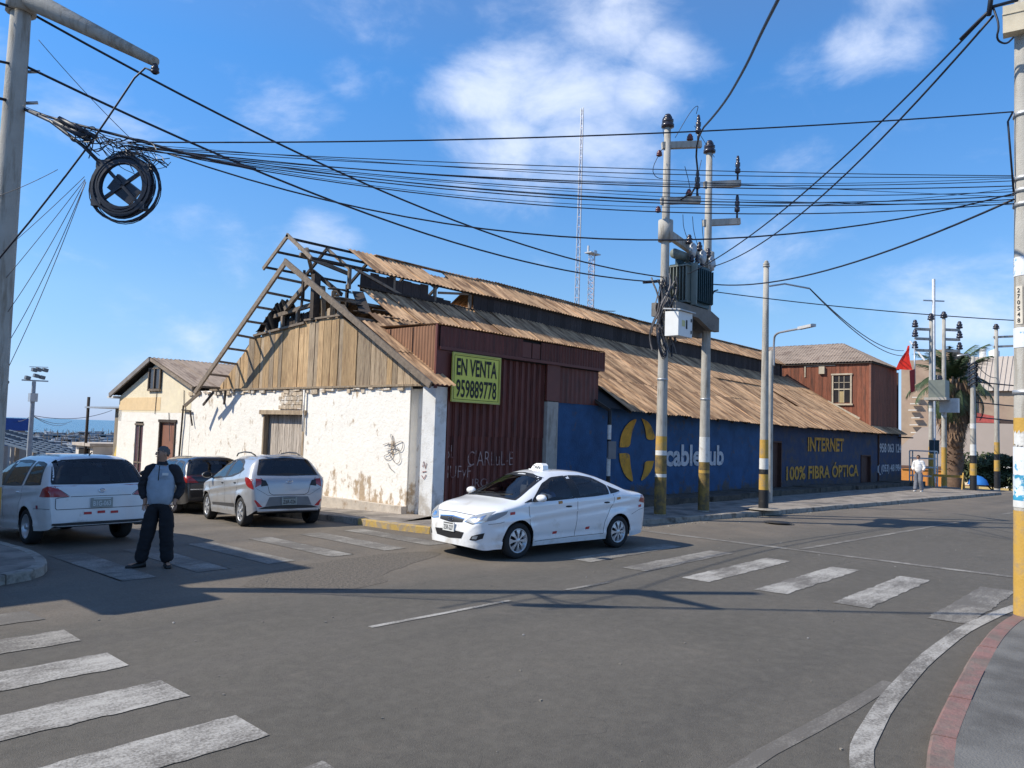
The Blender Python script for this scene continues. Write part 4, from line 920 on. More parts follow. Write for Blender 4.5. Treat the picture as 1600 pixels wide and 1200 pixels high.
# ================================================================== POLES AND LINES
def sag_pts(a, c, sag, n=16):
    a, c = Vector(a), Vector(c); return [a.lerp(c, i/n)-Vector((0, 0, 4*sag*(i/n)*(1-i/n))) for i in range(n+1)]
def banded(b, x, y, z0, z1, r0, r1, H, n=16):
    f = lambda z: r0+(r1-r0)*(z/H); b.lathe((x, y, 0), [(f(z0), z0), (f(z1), z1)], n)
def shaft(root, x, y, zb_, H, r0, r1, bands, top_m=None):
    """bands: list of (z0,z1,material); the rest is bare concrete"""
    lv = [(zb_-.3, None)]
    segs = []; z = zb_-.2
    for (a, c, m, nm) in bands:
        if a > z: segs.append((z, a, M['pole'], 'shaft'))
        segs.append((a, c, m, nm)); z = c
    segs.append((z, H, M['pole'], 'shaft'))
    for (a, c, m, nm) in segs:
        b = MB(); f = lambda q: r0+(r1-r0)*((q-zb_)/(H-zb_)); k = 3; ex = .003 if nm != 'shaft' else 0
        b.lathe((x, y, 0), [(f(a+(c-a)*i/k)+ex, a+(c-a)*i/k) for i in range(k+1)]+([(.0, c)] if c == H else []), 18)
        b.build(nm, m, root)
def insulator(b, c, r=.09, h=.22, mi=0):
    b.lathe(c, [(r*.5, 0), (r, .02), (r, h*.25), (r*.6, h*.3), (r*.9, h*.4), (r*.9, h*.6), (r*.5, h*.65), (r*.7, h*.75), (r*.4, h), (0, h)], 10, mi=mi)
def arm(root, p, q, w=.13, h=.12, nm='crossarm', m=None):
    b = MB(); b.beam(p, q, w, h); return b.build(nm, m or M['pole'], root)
def collar(root, x, y, z, r):
    b = MB(); b.lathe((x, y, z), [(r, 0), (r+.02, .005), (r+.02, .05), (r, .055)], 16); b.build('clamp_band', M['steel'], root)
P1 = Vector((17.47, 10.42, 0)); P2 = Vector((19.53, 10.3, 0)); P3 = Vector((21.55, 9.5, 0))
T1 = thing('transformer_pole', 'left concrete pole of the transformer pair, covered in grey cable loops below the oil tank', 'utility pole', (P1.x, P1.y, .12))
shaft(T1, P1.x, P1.y, .12, 10.1, .15, .085, [(.12, 1.05, M['pole_yel_old'], 'grimy_band'), (1.05, 1.13, M['paper'], 'white_band'), (1.13, 1.6, M['pole_yel_old'], 'yellow_band'), (1.6, 1.72, M['paper'], 'paper_patch'), (1.72, 2.08, M['pole_yel'], 'yellow_band')])
T2 = thing('transformer_pole', 'right concrete pole of the transformer pair with white pasted paper and grimy yellow base', 'utility pole', (P2.x, P2.y, .12))
shaft(T2, P2.x, P2.y, .12, 10.0, .15, .085, [(.12, 1.12, M['pole_yel_old'], 'grimy_band'), (1.12, 1.2, M['pole_yel'], 'yellow_band'), (1.2, 1.42, M['pole_yel_old'], 'grimy_band'), (1.42, 2.1, M['paper'], 'pasted_paper')])
U1 = Vector((.72, -.69, 0))    # crossarm direction
for (root, P, zz, L, s) in ((T1, P1, 9.62, .95, -1), (T1, P1, 8.15, .95, -1), (T2, P2, 9.1, .95, -1), (T2, P2, 7.92+.1, .95, -1)):
    a = P+Vector((-.1, .1, zz)); c = P+U1*L*.95+Vector((0, 0, zz+.1)); arm(root, a, c, .13, .17)
for (root, P, zz, rr) in ((T1, P1, 9.82, 1), (T1, P1, 8.35, 1), (T2, P2, 9.3, 0), (T2, P2, 8.2, 0)):
    e_ = P+U1*.82+Vector((0, 0, zz)); b = MB(); b.tube([e_, e_+Vector((0, 0, .22))], .03, 8)
    insulator(b, e_+Vector((0, 0, .18)), .075, .5); b.build('insulator', M['porcelain'], root)
    if rr: b = MB(); insulator(b, P+U1*.6+Vector((0, 0, zz-.02)), .09, .18); insulator(b, P+Vector((-.3, .05, zz-.55)), .08, .16); b.build('insulator', M['porcelain_r'], root)
for (root, P, zz) in ((T1, P1, 10.1), (T2, P2, 10.0)): b = MB(); insulator(b, P+Vector((0, 0, zz)), .17, .36); b.build('insulator', M['porcelain'], root)
for (root, P, zz) in ((T1, P1, 7.25), (T2, P2, 6.9), (T1, P1, 3.5), (T2, P2, 5.4), (T2, P2, 3.1)): collar(root, P.x, P.y, zz, .12)
# beam with cut-out fuses between the two poles
FB = thing('fuse_beam', 'concrete beam of fuse cut-outs bolted between the two transformer poles', 'crossbeam', (18.5, 10.36, 7.2))
b = MB(); b.beam(P1+Vector((0, 0, 7.35)), P2+Vector((0, 0, 6.95)), .14, .2); b.lathe(P1+Vector((0, 0, 7.1)), [(.11, 0), (.19, .0), (.19, .55), (.11, .55)], 12); b.lathe(P2+Vector((0, 0, 6.7)), [(.11, 0), (.18, .0), (.18, .5), (.11, .5)], 12); b.build('beam', M['pole'], FB)
for t in (.42, .66, .88):
    c = P1.lerp(P2, t)+Vector((.0, -.16, 7.35-.4*t)); b = MB(); insulator(b, c, .09, .25, 0); b.lathe(c+Vector((0, -.1, -.2)), [(.03, -.2), (.09, -.1), (.09, .15), (.03, .2)], 8, mi=1)
    for k in range(8): 
        pass
    b.tube([c+Vector((.0, -.12, -.1))+Vector((.16*math.cos(a), 0, .2*math.sin(a)-.1)) for a in np.linspace(-.3, 3.6, 9)], .025, 6, 1); b.build('fuse_cutout', [M['porcelain'], M['steel']], FB)
# transformer on its platform
TR = thing('transformer', 'dark blue-green oil transformer with cooling fins standing on the platform between two poles', 'transformer', (18.6, 10.1, 5.6))
M['tr'] = mat('transformer_paint', (.02, .05, .06), .45, var=.1); M['tr_l'] = mat('transformer_pale_paint', (.16, .18, .16), .5, var=.12)  # the pale copy puts sunlight into the colour of the left-hand fins
b = MB(); b.bx(18.05, 19.05, 9.98, 10.62, 5.52, 6.62); b.build('tank', M['tr'], TR)
for k in range(7):
    b = MB(); b.bx(17.84, 18.05, 10.0+k*.093, 10.025+k*.093, 5.6, 6.5); b.build('cooling_fin', M['tr_l'], TR)
b = MB(); b.bx(17.83, 18.06, 9.97, 10.62, 6.5, 6.54); b.bx(17.83, 18.06, 9.97, 10.62, 5.55, 5.6); b.build('fin_header', M['tr_l'], TR)
for k in range(9):
    b = MB(); b.bx(18.12+k*.108, 18.14+k*.108, 9.84, 9.98, 5.62, 6.5); b.build('cooling_fin', M['tr'], TR)
b = MB(); b.bx(18.05, 18.09, 9.82, 9.98, 5.5, 6.6); b.build('edge_post', M['tr_l'], TR)
b = MB(); b.lathe((17.8, 10.35, 6.85), [(0, 0), (.13, .0), (.13, .75), (0, .75)], 16, 'X'); b.build('oil_conservator', M['tr_l'], TR)
b = MB(); b.bx(17.95, 18.3, 10.32, 10.4, 6.5, 6.75); b.build('bracket', M['tr'], TR)
for k in range(3): b = MB(); b.tube([(18.3+k*.27, 10.1, 6.6), (18.3+k*.27, 10.1, 6.7)], .04, 8); insulator(b, (18.3+k*.27, 10.1, 6.68), .07, .24); b.build('bushing', M['porcelain'], TR)
M['plat'] = mat('shaded_platform_concrete', (.20, .185, .165), .9, bump=.4, col2=(.12, .11, .1), c2scale=2)  # darker than the pole concrete: shade on the platform put into the colour
PF = thing('transformer_platform', 'concrete platform beam carrying the oil transformer between the two poles', 'platform', (18.5, 10.3, 5.2))
b = MB(); b.prism([(17.4, 10.0, 5.5), (17.4, 10.0, 5.25), (18.5, 10.0, 5.22), (19.2, 10.0, 4.98), (19.68, 10.0, 4.98), (19.68, 10.0, 5.36), (19.2, 10.0, 5.5)], (0, .14, 0)); b.build('side_beam', M['plat'], PF)
b = MB(); b.prism([(17.3, 10.55, 5.5), (17.3, 10.55, 5.15), (18.4, 10.55, 5.15), (19.25, 10.55, 4.85), (19.8, 10.55, 4.85), (19.8, 10.55, 5.32), (19.2, 10.55, 5.5)], (0, .14, 0)); b.build('side_beam', M['plat'], PF)
b = MB(); b.bx(19.3, 19.7, 10.14, 10.55, 5.0, 5.34); b.build('end_block', M['plat'], PF)
CBX = thing('meter_cabinet', 'white electric cabinet mounted on the left transformer pole below the transformer', 'cabinet', (17.6, 10.1, 3.9))
b = MB(); b.bx(17.16, 17.86, 9.82, 10.2, 4.60, 5.22); b.build('case', mat('cabinet_white', (.70, .70, .68), .5, var=.05), CBX)
b = MB(); b.prism([(17.12, 9.75, 5.225), (17.92, 9.75, 5.225), (17.92, 10.23, 5.28), (17.12, 10.23, 5.28)], (0, 0, .03)); b.build('lid', mat('cabinet_lid', (.45, .46, .46), .5), CBX)
for q in ((17.54, 17.59, 9.805, 9.82, 4.8, 5.02), (17.78, 17.82, 9.805, 9.82, 5.0, 5.08), (17.78, 17.82, 9.805, 9.82, 4.7, 4.78)): b = MB(); b.bx(*q); b.build('latch', M['ink'], CBX)
b = MB(); b.bx(17.34, 17.48, 9.812, 9.82, 4.85, 5.0); b.build('warning_decal', mat('decal_yellow', (.6, .55, .25), .6), CBX)
# bundle of loose cables round the left transformer pole
random.seed(41)
CBd = thing('cable_bundle', 'mass of grey cables strapped and looped on the left transformer pole beside the white cabinet', 'cables', (17.3, 10.3, 4))
for i in range(22):
    a0 = random.uniform(2.4, 5.6); ro = random.uniform(.13, .3); pts = []
    z = random.uniform(5.6, 6.25); zl = random.uniform(4.0, 4.9)
    while z > zl:
        a = a0+.5*math.sin(z*3+i); rr = ro+.07*math.sin(z*4+i*2); pts.append((P1.x+rr*math.cos(a), P1.y+rr*math.sin(a), z)); z -= .17
    b = MB(); b.tube(pts, random.uniform(.012, .028), 5); b.build('cable', random.choice((M['cable_l'], M['cable'], M['cable_l'])), CBd)
for i in range(9):
    cx_, cy_, cz_ = P1.x-.22+random.uniform(-.05, .05), P1.y+.05, 4.35+random.uniform(-.1, .2); R_ = random.uniform(.2, .34)
    b = MB(); b.tube([(cx_+R_*.6*math.cos(a), cy_-.15+R_*.25*math.sin(a), cz_+R_*1.2*math.sin(a)) for a in np.linspace(0, 6.28, 18)], .014, 5); b.build('cable_loop', random.choice((M['cable_l'], M['cable'])), CBd)
# third pole at the kerb with black and yellow bands, thin lamp post behind
T3 = thing('lamp_pole', 'slim concrete pole with black and yellow bands and white paper at the kerb', 'utility pole', (P3.x, P3.y, .12))
shaft(T3, P3.x, P3.y, .12, 7.05, .135, .075, [(.12, .66, M['pole_blk'], 'black_band'), (.66, 1.10, M['pole_yel'], 'yellow_band'), (1.10, 1.24, M['pole_blk'], 'black_band'), (1.24, 1.55, M['paper'], 'pasted_paper'), (1.55, 2.08, M['pole_yel'], 'yellow_band')])
b = MB(); insulator(b, (P3.x, P3.y, 7.05), .1, .2); b.build('cap', M['pole'], T3)
b = MB(); b.tube([(P3.x+.02, P3.y-.1, 6.5), (P3.x+.5, P3.y-.35, 6.62), (P3.x+1.2, P3.y-.8, 6.55)], .025, 6); b.build('wire_arm', M['steel'], T3)
b = MB(); b.lathe((P3.x, P3.y, .12), [(.5, 0), (.45, .02), (0, .03)], 12); b.build('footing', M['kerb'], T3)
q = on_y(1203, 700, 10.8); SX = q.x
SL = thing('street_lamp', 'thin grey post with a bent arm lamp just behind the black and yellow pole', 'street lamp', (SX, 10.8, .1))
b = MB(); b.lathe((SX, 10.8, 0), [(.1, 0), (.08, 4.4), (.08, 5.0), (0, 5.05)], 12); b.build('post', M['pole'], SL)
z_ = 4.5; b = MB(); b.tube(smooth_pts([at(1209, 572, 25), at(1209, 535, 25), at(1211, 521, 24.9), at(1230, 517, 24.2), at(1252, 513, 23.4)], 2), .035, 8); b.build('arm', M['steel'], SL)
b = MB(); b.beam(at(1249, 513, 23.4), at(1272, 508, 22.8), .14, .08); b.build('lamp_head', mat('lamp_grey', (.5, .5, .5), .4), SL)
# small striped sign post by the blue wall
SP = thing('sign_post', 'black and white striped post with a small dark plate against the blue wall', 'sign post', (17.95, 12.35, .1))
for (a, c, m) in ((.1, .95, 'ink'), (.95, 1.45, 'paper'), (1.45, 1.95, 'ink'), (1.95, 2.35, 'paper'), (2.35, 2.75, 'ink')):
    b = MB(); b.lathe((17.95, 12.35, 0), [(.055, a), (.055, c)]+([(0, c)] if c > 2.7 else []), 12); b.build('black_band' if m == 'ink' else 'white_band', M[m], SP)
b = MB(); b.bx(17.78, 18.14, 12.24, 12.28, 1.42, 1.9); b.build('plate', mat('sign_back', (.12, .13, .15), .5), SP)
# left pole and its concrete bracket
LPx, LPy = 2.9, 10.95
LP = thing('corner_pole', 'thick concrete pole at the left edge carrying the heavy line bundle and bracket arm', 'utility pole', (LPx, LPy, .12))
shaft(LP, LPx, LPy, .12, 8.7, .165, .10, [(.12, .7, M['pole_blk'], 'black_band'), (.7, 1.2, M['pole_yel'], 'yellow_band')])
ae = at(243, 97, 9.0); aa = Vector((LPx, LPy, 7.28)); d_ = (aa-ae).normalized()
b = MB(); 
pts = [aa+d_*.25, aa, ae]; b.tube([aa+d_*.3, aa+d_*.0, ae], [.14, .13, .055], 10); b.lathe((LPx, LPy, 7.05), [(.12, 0), (.17, 0), (.17, .4), (.12, .4)], 14); b.build('bracket_arm', M['pole'], LP)
b = MB(); insulator(b, ae+Vector((0, 0, -.14)), .05, .12); b.build('insulator', M['porcelain'], LP)
for z in (6.35, 5.95): b = MB(); b.tube([(LPx+.12, LPy, z), (LPx+.24, LPy-.06, z+.03)], .02, 6); b.build('hook', M['steel'], LP)
# right pole close to the camera
RX_, RY_ = 11.10, 1.61
RP = thing('poster_pole', 'large near concrete pole with yellow base, number plate and torn posters at the right edge', 'utility pole', (RX_, RY_, .1))
M['poster_b'] = mat('poster_blue', (.04, .28, .45), .6, var=.2, scale=5, col2=(.6, .66, .7), c2scale=6, c2lo=.5, c2hi=.54)
M['poster_w'] = mat('poster_white', (.66, .68, .72), .6, var=.08, scale=9, col2=(.12, .35, .55), c2scale=8, c2lo=.60, c2hi=.64)
shaft(RP, RX_, RY_, .1, 9.2, .17, .10, [(.1, 1.32, M['pole_yel'], 'yellow_band'), (2.1, 2.42, M['pole_yel'], 'yellow_band')])
def wrap(name, z0, z1, a0, a1, m, r=.172, k=8, zj=.0):
    b = MB(); vs = []
    for i in range(k+1):
        a = a0+(a1-a0)*i/k; rr = r-.0078*(z0)
        for z in (z0, z1): vs.append((RX_+(rr+.004)*math.cos(a), RY_+(rr+.004)*math.sin(a), z+zj*random.uniform(-1, 1)))
    b.add(vs, [(2*i, 2*i+2, 2*i+3, 2*i+1) for i in range(k)], 0, True); return b.build(name, m, RP)
ca = math.atan2(-RY_, -RX_)      # towards the camera
wrap('poster', 1.36, 1.44, ca-1.5, ca+1.5, M['paper']); wrap('poster', 1.44, 1.74, ca-1.5, ca+1.5, M['poster_b']); wrap('poster', 1.74, 2.08, ca-1.5, ca+1.4, M['poster_w'], zj=.01); wrap('torn_paper', 2.08, 2.25, ca-1.2, ca-.3, M['paper'], .175, zj=.03)
wrap('poster', 4.13, 4.36, ca-1.5, ca+1.2, M['poster_w']); wrap('poster', 3.26, 3.50, ca-1.5, ca+1.2, M['poster_w'])
wrap('number_plate', 3.54, 4.0, ca-.95, ca-.35, mat('plate_cream', (.55, .50, .42), .7))
for i, ch in enumerate('270548'):
    a = ca-.65; d_ = Vector((math.cos(a), math.sin(a), 0)); U = Vector((-d_.y, d_.x, 0)) 
    text('plate_digit', ch, (RX_+d_.x*.153, RY_+d_.y*.153, 3.95-i*.073), U, (0, 0, 1), .035, .052, M['ink'], RP, .01)
dcam = Vector((math.cos(ca), math.sin(ca), 0)); rr_ = Vector((-dcam.y, dcam.x, 0))
c = Vector((RX_, RY_, 7.28))+dcam*.16
b = MB(); b.box(c, (.16, .46, .34), rz=ca); b.box(c+dcam*.03+Vector((0, 0, .06)), (.12, .47, .012), rz=ca); b.build('junction_box', mat('box_cream', (.62, .54, .40), .6), RP)
for z in (6.1, 5.3, 5.15, 4.98, 2.7): collar(RP, RX_, RY_, z, .17-.0078*z)
# ---- line work
CN = [0]
def cable(label, pts, r, m=None, group='overhead lines across the junction', smooth=False, cat='cable'):
    if smooth: pts = smooth_pts(pts, 2)
    p0 = Vector(pts[0]); b = MB(); b.tube(pts, r, 6); o = b.build('overhead_cable', m or M['cable'], origin=p0); tag(o, label, cat, group); return o
def through(a, c, mid_px, dep_mid, n=20):
    """line from a to c hanging so that it passes the surveyed mid point"""
    a, c = Vector(a), Vector(c); return a, c
def hang(a, c, yq, xq, n=22):
    """catenary from a to c whose sag is solved so it is seen at height yq over column xq"""
    a, c = Vector(a), Vector(c)
    best = None
    def proj(p):
        v = np.array(p)-CAMP; w = v@_f; return CX+F*(v@RGT)/w, CY-F*(v@UPV)/w
    lo, hi = -3., 6.
    for _ in range(40):
        s = (lo+hi)/2; P = sag_pts(a, c, s, 60); q = [proj(p) for p in P]
        i = min(range(61), key=lambda k: abs(q[k][0]-xq))
        if q[i][1] < yq: lo = s
        else: hi = s
    return sag_pts(a, c, s, n)
def rp(z): return Vector((RX_-.1, RY_+.12, z))
def lp(z): return Vector((LPx+.1, LPy-.05, z))
def zat(Xw, Yw, ypx):
    lo, hi = -5., 60.
    for _ in range(50):
        m = (lo+hi)/2; v = np.array((Xw, Yw, m))-CAMP; w = v@_f
        if CY-F*(v@UPV)/w > ypx: lo = m
        else: hi = m
    return lo
L_OUT = at(-260, -90, 8.2)
p1c = Vector((P1.x-.1, P1.y, 0))
top_l = lp(zat(LPx, LPy, 18)); mid_l = lp(zat(LPx, LPy, 102))
cable('thick twisted line from the left pole head over the gable to the near transformer pole', hang(top_l, p1c+Vector((0, 0, zat(P1.x, P1.y, 434))), 300, 605), .016)
cable('second thick line below it sagging from the left pole to the transformer pole', hang(mid_l, p1c+Vector((0, 0, zat(P1.x, P1.y, 442))), 330, 560), .016)
cable('short line continuing off the left edge at the pole head', [top_l, at(-200, -60, 8.6)], .016); cable('short line continuing off the left edge below the pole head', [mid_l, at(-200, 55, 8.6)], .016)
cable('line leaving the left edge under the cable bundle', [lp(zat(LPx, LPy, 160)), at(-200, 110, 8.6)], .018)
# telecom bundle, left pole -> right pole
random.seed(8)
zl = zat(LPx, LPy, 168); anc = [
 (275, 262, 'topmost'), (277, 273, 'second'), (283, 285, 'third'), (291, 292, 'fourth'), (300, 300, 'fifth'), (306, 312, 'sixth'), (312, 318, 'seventh'), (318, 330, 'lowest')]
nodeL = at(200, 227, 9.05)
for (yr, ym, nm) in anc:
    a = nodeL+Vector((0, 0, random.uniform(-.03, .03))); c = rp(zat(RX_, RY_, yr))
    pts = hang(a, c, ym+random.uniform(-2, 2), 1000, 26)
    cable(f'{nm} line of the telecom bundle running nearly level across the picture', pts, random.choice((.005, .0065, .009)), group='telecom lines from the left pole to the poster pole')
for k in range(5):
    a = nodeL+Vector((0, 0, random.uniform(-.05, .05))); c = rp(zat(RX_, RY_, random.uniform(276, 325)))
    cable('thin wire twisted into the telecom bundle above the warehouse ridge', hang(a, c, random.uniform(268, 330), 900, 26), .0035, group='thin wires in the telecom bundle')
cable('purple-black feeder from the left pole to the start of the telecom bundle', smooth_pts([lp(zl), at(100, 190, 9.1), at(200, 215, 9.0), at(300, 243, 9.0), at(400, 265, 9.05)], 2), .016)
cable('thick black feeder sloping from the left pole to the hanging coil', [lp(zl), at(80, 190, 9.15), at(130, 228, 9.05), at(160, 258, 9.0)], .022)
cable('straight line rising gently to the upper right from the bundle', hang(at(200, 222, 9.05), rp(zat(RX_, RY_, 175)), 209, 1000), .009)
cable('line dropping down the face of the near right pole', [rp(zat(RX_, RY_, 175)), rp(zat(RX_, RY_, 190))+Vector((-.03, .05, 0)), rp(zat(RX_, RY_, 300))], .012)
cable('long slack line hanging in a shallow bow below the bundle', hang(at(262, 240, 9.05), rp(zat(RX_, RY_, 303)), 375, 1050), .009)
cable('twisted line from the transformer pole rising to the near right pole', hang(P2+Vector((-.1, -.1, zat(P2.x, P2.y, 445))), rp(zat(RX_, RY_, 312)), 395, 1380), .015)
cable('line from the transformer pair running behind the near right pole', hang(P2+Vector((.1, -.1, zat(P2.x, P2.y, 455))), Vector((30, -3.5, zat(30, -3.5, 507))), 470, 1230), .013)
# upper right lines
tr_ = at(1552, 12, 9.3)
cable('upper of two twisted lines from the transformer up to the top right corner', hang(P1+Vector((.3, -.5, zat(P1.x+.3, P1.y-.5, 428))), tr_, 233, 1330), .014)
cable('lower of two twisted lines from the transformer up to the top right corner', hang(P2+Vector((-.2, -.3, zat(P2.x, P2.y, 420))), tr_+Vector((0, 0, -.1)), 250, 1345), .014)
b_ = smooth_pts([at(1552, 12, 9.3), at(1562, 40, 9.2), at(1556, 62, 9.25), at(1572, 70, 9.3), at(1584, 58, 9.3)], 2)
cable('cable tail curling under the cream box on the near right pole', b_, .012)
cable('twisted end of the high lines beside the near right pole', [at(1545, 24, 9.3), at(1553, -40, 9.3)], .028)
cable('knotted joint beside the cream junction box', [at(1500, 62, 9.7), at(1530, 32, 9.5), at(1553, 10, 9.3), at(1590, 0, 9.3)], .02)
pts = [P1+Vector((.2, -.3, 8.2)), P1+Vector((.45, -.7, 8.5)), at(1085, 215, 20), at(1130, 165, 16), at(1165, 105, 12.5), at(1190, 50, 10.5), at(1218, -5, 9), at(1260, -90, 7.5)]
cable('thick bundle swooping from the pole crossarms up out of the picture top', pts, [.05]*3*3+[.035]*0 if False else .024, smooth=True)
# drop wires at lower left of the coil
cable('thick stay cable from the bracket arm end down to the left edge', smooth_pts([ae+Vector((0, 0, -.12)), at(222, 104, 9.0), at(175, 175, 9.0), at(130, 240, 9.05), at(20, 380, 9.2), at(-60, 470, 9.4)], 1), .012)
for (x1, y1, x2, y2) in ((132, 276, -40, 430), (133, 280, -30, 480), (133, 282, -20, 530), (134, 284, 10, 540), (134, 285, 0, 600), (90, 265, -30, 315), (35, 165, 215, 225), (60, 62, 210, 222)):
    cable('thin drop wire fanning down left from the cable coil', sag_pts(at(x1, y1, 9.05), at(x2, y2, 9.6), .12 if y2 > 500 else .03), .004, M['cable_l'], 'drop wires beside the left pole')
# coil with frame and splice box
CO = thing('cable_coil', 'round black coil of spare cable on a cross frame hung by the left pole', 'cable coil', at(190, 290, 9.0))
cc = at(191, 290, 9.0); Rn = Vector(-_f); cu = Vector(RGT); cv = Vector(UPV)
Rn = (Vector((-.55, -.75, -.25))).normalized(); cu = Rn.cross(Vector((0, 0, 1))).normalized()*-1; cv = Rn.cross(cu)
cu = Vector((.62, -.78, 0)).normalized(); cv = cu.cross(Vector((0.3, .3, 1)).normalized()); cv = Vector((0, 0, 1)); cv = (cv-cu*cv.dot(cu)).normalized()
rot45 = lambda a: cu*math.cos(a)+cv*math.sin(a)
random.seed(77)
for i in range(42):
    R_ = random.uniform(.262, .35) if i < 30 else random.uniform(.34, .42); oz = random.uniform(-.05, .05); ctr = cc+Rn*oz*.8
    if i >= 30: ctr += rot45(-.6)*random.uniform(.02, .07)
    el = random.uniform(.96, 1.04)
    b = MB(); b.tube([ctr+rot45(a)*R_*(1+.02*math.sin(3*a+i)) for a in np.linspace(0, 6.283, 30)], .019 if i < 30 else .006, 5, cap=False); b.build('cable_turn', M['cable'], CO)
for a in (2.36, .64): b = MB(); b.beam(cc+rot45(a)*.42, cc-rot45(a)*.40, .035, .035); b.build('frame_bar', M['cable'], CO)
for a in (.64, 3.78, 2.36, 5.5): b = MB(); b.box(cc+rot45(a)*.34, (.09, .12, .09), rz=.6); b.build('clip', M['cable'], CO)
b = MB(); q = cc-rot45(2.36)*(.02)-cv*.03; u_ = rot45(-.62); v_ = rot45(.95)
b.prism([q+u_*.17+v_*.10, q-u_*.17+v_*.10, q-u_*.17-v_*.10, q+u_*.17-v_*.10], Rn*-.1); b.build('splice_box', M['cable'], CO)
TG = thing('wire_tangle', 'tangled knot of thin wires above the round cable coil', 'wires', at(150, 215, 9.05))
for i in range(34):
    p = at(random.uniform(85, 190), 0, 9.05); px0 = random.uniform(80, 200); py0 = 190+(px0-80)*.38+random.uniform(-8, 12)
    pts = [at(px0+random.uniform(-3, 3), py0, 9.0+random.uniform(-.08, .08))]
    dx = random.uniform(10, 28)
    for k in range(4): pts.append(at(px0+dx*(k+1)*.8+random.uniform(-12, 12), py0+9*(k+1)*.7+random.uniform(-16, 16), 9.0+random.uniform(-.1, .1)))
    b = MB(); b.tube(smooth_pts(pts, 2), random.choice((.004, .005, .007)), 4); b.build('wire', M['cable'], TG)
for (x1, y1, x2, y2) in ((85, 190, 145, 222), (92, 185, 150, 215), (105, 200, 140, 215)): b = MB(); b.tube([at(x1, y1, 9.0), at(x2, y2, 9.0)], .03, 6); b.build('splice_sleeve', M['cable'], TG)
# jumpers on the transformer poles
random.seed(5)
for pts in ([at(1052, 200, 20.9), at(1036, 178, 20.8), at(1035, 200, 20.8), at(1040, 225, 20.8), at(1018, 262, 20.8), at(1024, 278, 20.8), at(1042, 280, 20.9)],
            [at(1055, 215, 20.9), at(1080, 172, 20.8), at(1092, 163, 20.8), at(1088, 178, 20.9)], [at(1050, 228, 20.9), at(1037, 255, 20.8), at(1038, 268, 20.8), at(1048, 272, 20.9)],
            [at(1070, 260, 21), at(1078, 290, 21.2), at(1080, 318, 21.4)], [at(1096, 250, 22), at(1088, 285, 21.8), at(1094, 320, 21.9)], [at(1067, 335, 21.5), at(1068, 360, 21.6), at(1086, 398, 21.8)], [at(1082, 338, 21.8), at(1084, 365, 21.9), at(1096, 400, 22)], [at(1097, 342, 22), at(1098, 370, 22.1), at(1104, 402, 22.2)]):
    cable('thin looped jumper between insulators and transformer', smooth_pts(pts, 2), .009, group='jumper wires on the transformer poles', cat='wire')
cable('thin line crossing from the right pole of the pair to the first crossarms', [P2+Vector((.1, -.1, 9.9)), P1+Vector((.5, -.5, 10.2))], .008); 
cable('black knotted cable end at the near transformer pole', [at(1005, 441, 20.5), at(1022, 440, 20.6), at(1040, 438, 20.8)], .04)
for (yy, lab) in ((447, 'upper'), (452, 'lower')):
    a = Vector((P3.x+1.2, P3.y-.8, 6.55)); cable(f'{lab} line from the slim pole arm slanting down to the far poles', sag_pts(a, at(1412, 548 if yy == 447 else 556, 50), .5), .02)
cable('cable tail at the right transformer pole', smooth_pts([at(1111, 478, 21.6), at(1114, 455, 21.6), at(1122, 453, 21.6)], 1), .02)
# ================================================================== FAR RIGHT
def far_pole(lbl, x, y, zt, bands, name='far_pole', r=.16):
    t = thing(name, lbl, 'utility pole', (x, y, gz(x, y))); shaft(t, x, y, gz(x, y), zt, r, r*.62, bands); return t
def zb_(x, y): return gz(x, y)
FX1, FY1 = 51.6, 12.4; FX2, FY2 = 52.7, 11.96
Y_, B_L, Pp = M['pole_yel'], M['pole_blk'], M['paper']
FPa = far_pole('left pole of the far transformer pair in front of the palm', FX1, FY1, zat(FX1, FY1, 500), [(-.3, 2.0, Y_, 'yellow_band'), (4.1, 4.3, Pp, 'paper_patch')])
FPb = far_pole('right pole of the far transformer pair beside the palm trunk', FX2, FY2, zat(FX2, FY2, 497), [(-.3, 2.0, Y_, 'yellow_band'), (3.8, 4.1, Pp, 'paper_patch')])
FT = thing('far_transformer', 'small grey transformer between the far pair of poles', 'transformer', (52, 12.1, 7))
z0 = zat(52, 12.1, 622); z1 = zat(52, 12.1, 600); b = MB(); b.bx(51.4, 52.4, 11.6, 12.5, z0, z1+.2); b.build('tank', M['tr_l'], FT); b = MB(); b.bx(51.2, 52.6, 11.5, 12.7, z0-.15, z0); b.build('platform', M['pole'], FT)
for k in range(3): b = MB(); insulator(b, (51.5+k*.35, 12, z1+.2), .1, .3); b.build('bushing', M['porcelain'], FT)
FC = thing('far_cabinet', 'pale electric cabinet on the right far pole', 'cabinet', (52.7, 11.5, 5)); b = MB(); zz = zat(52.7, 11.5, 645); b.bx(52.2, 52.6, 11.1, 12.1, zz, zz+.85); b.build('case', mat('cab_far', (.6, .58, .55), .6), FC)
for (root, X, Y, n0) in ((FPa, FX1, FY1, 500), (FPb, FX2, FY2, 497)):
    sgn = 1 if root is FPa else -1
    for yp in (515, 530, 548):
        z = zat(X, Y, yp); b = MB(); b.beam((X, Y, z), (X-.7*sgn, Y+.7*sgn, z), .15, .15); b.build('crossarm', M['pole'], root)
        b = MB(); insulator(b, (X-.7*sgn, Y+.7*sgn, z+.1), .18, .45); b.build('insulator', M['porcelain'], root)
    b = MB(); insulator(b, (X, Y, zat(X, Y, n0)), .2, .4); b.build('insulator', M['porcelain'], root)
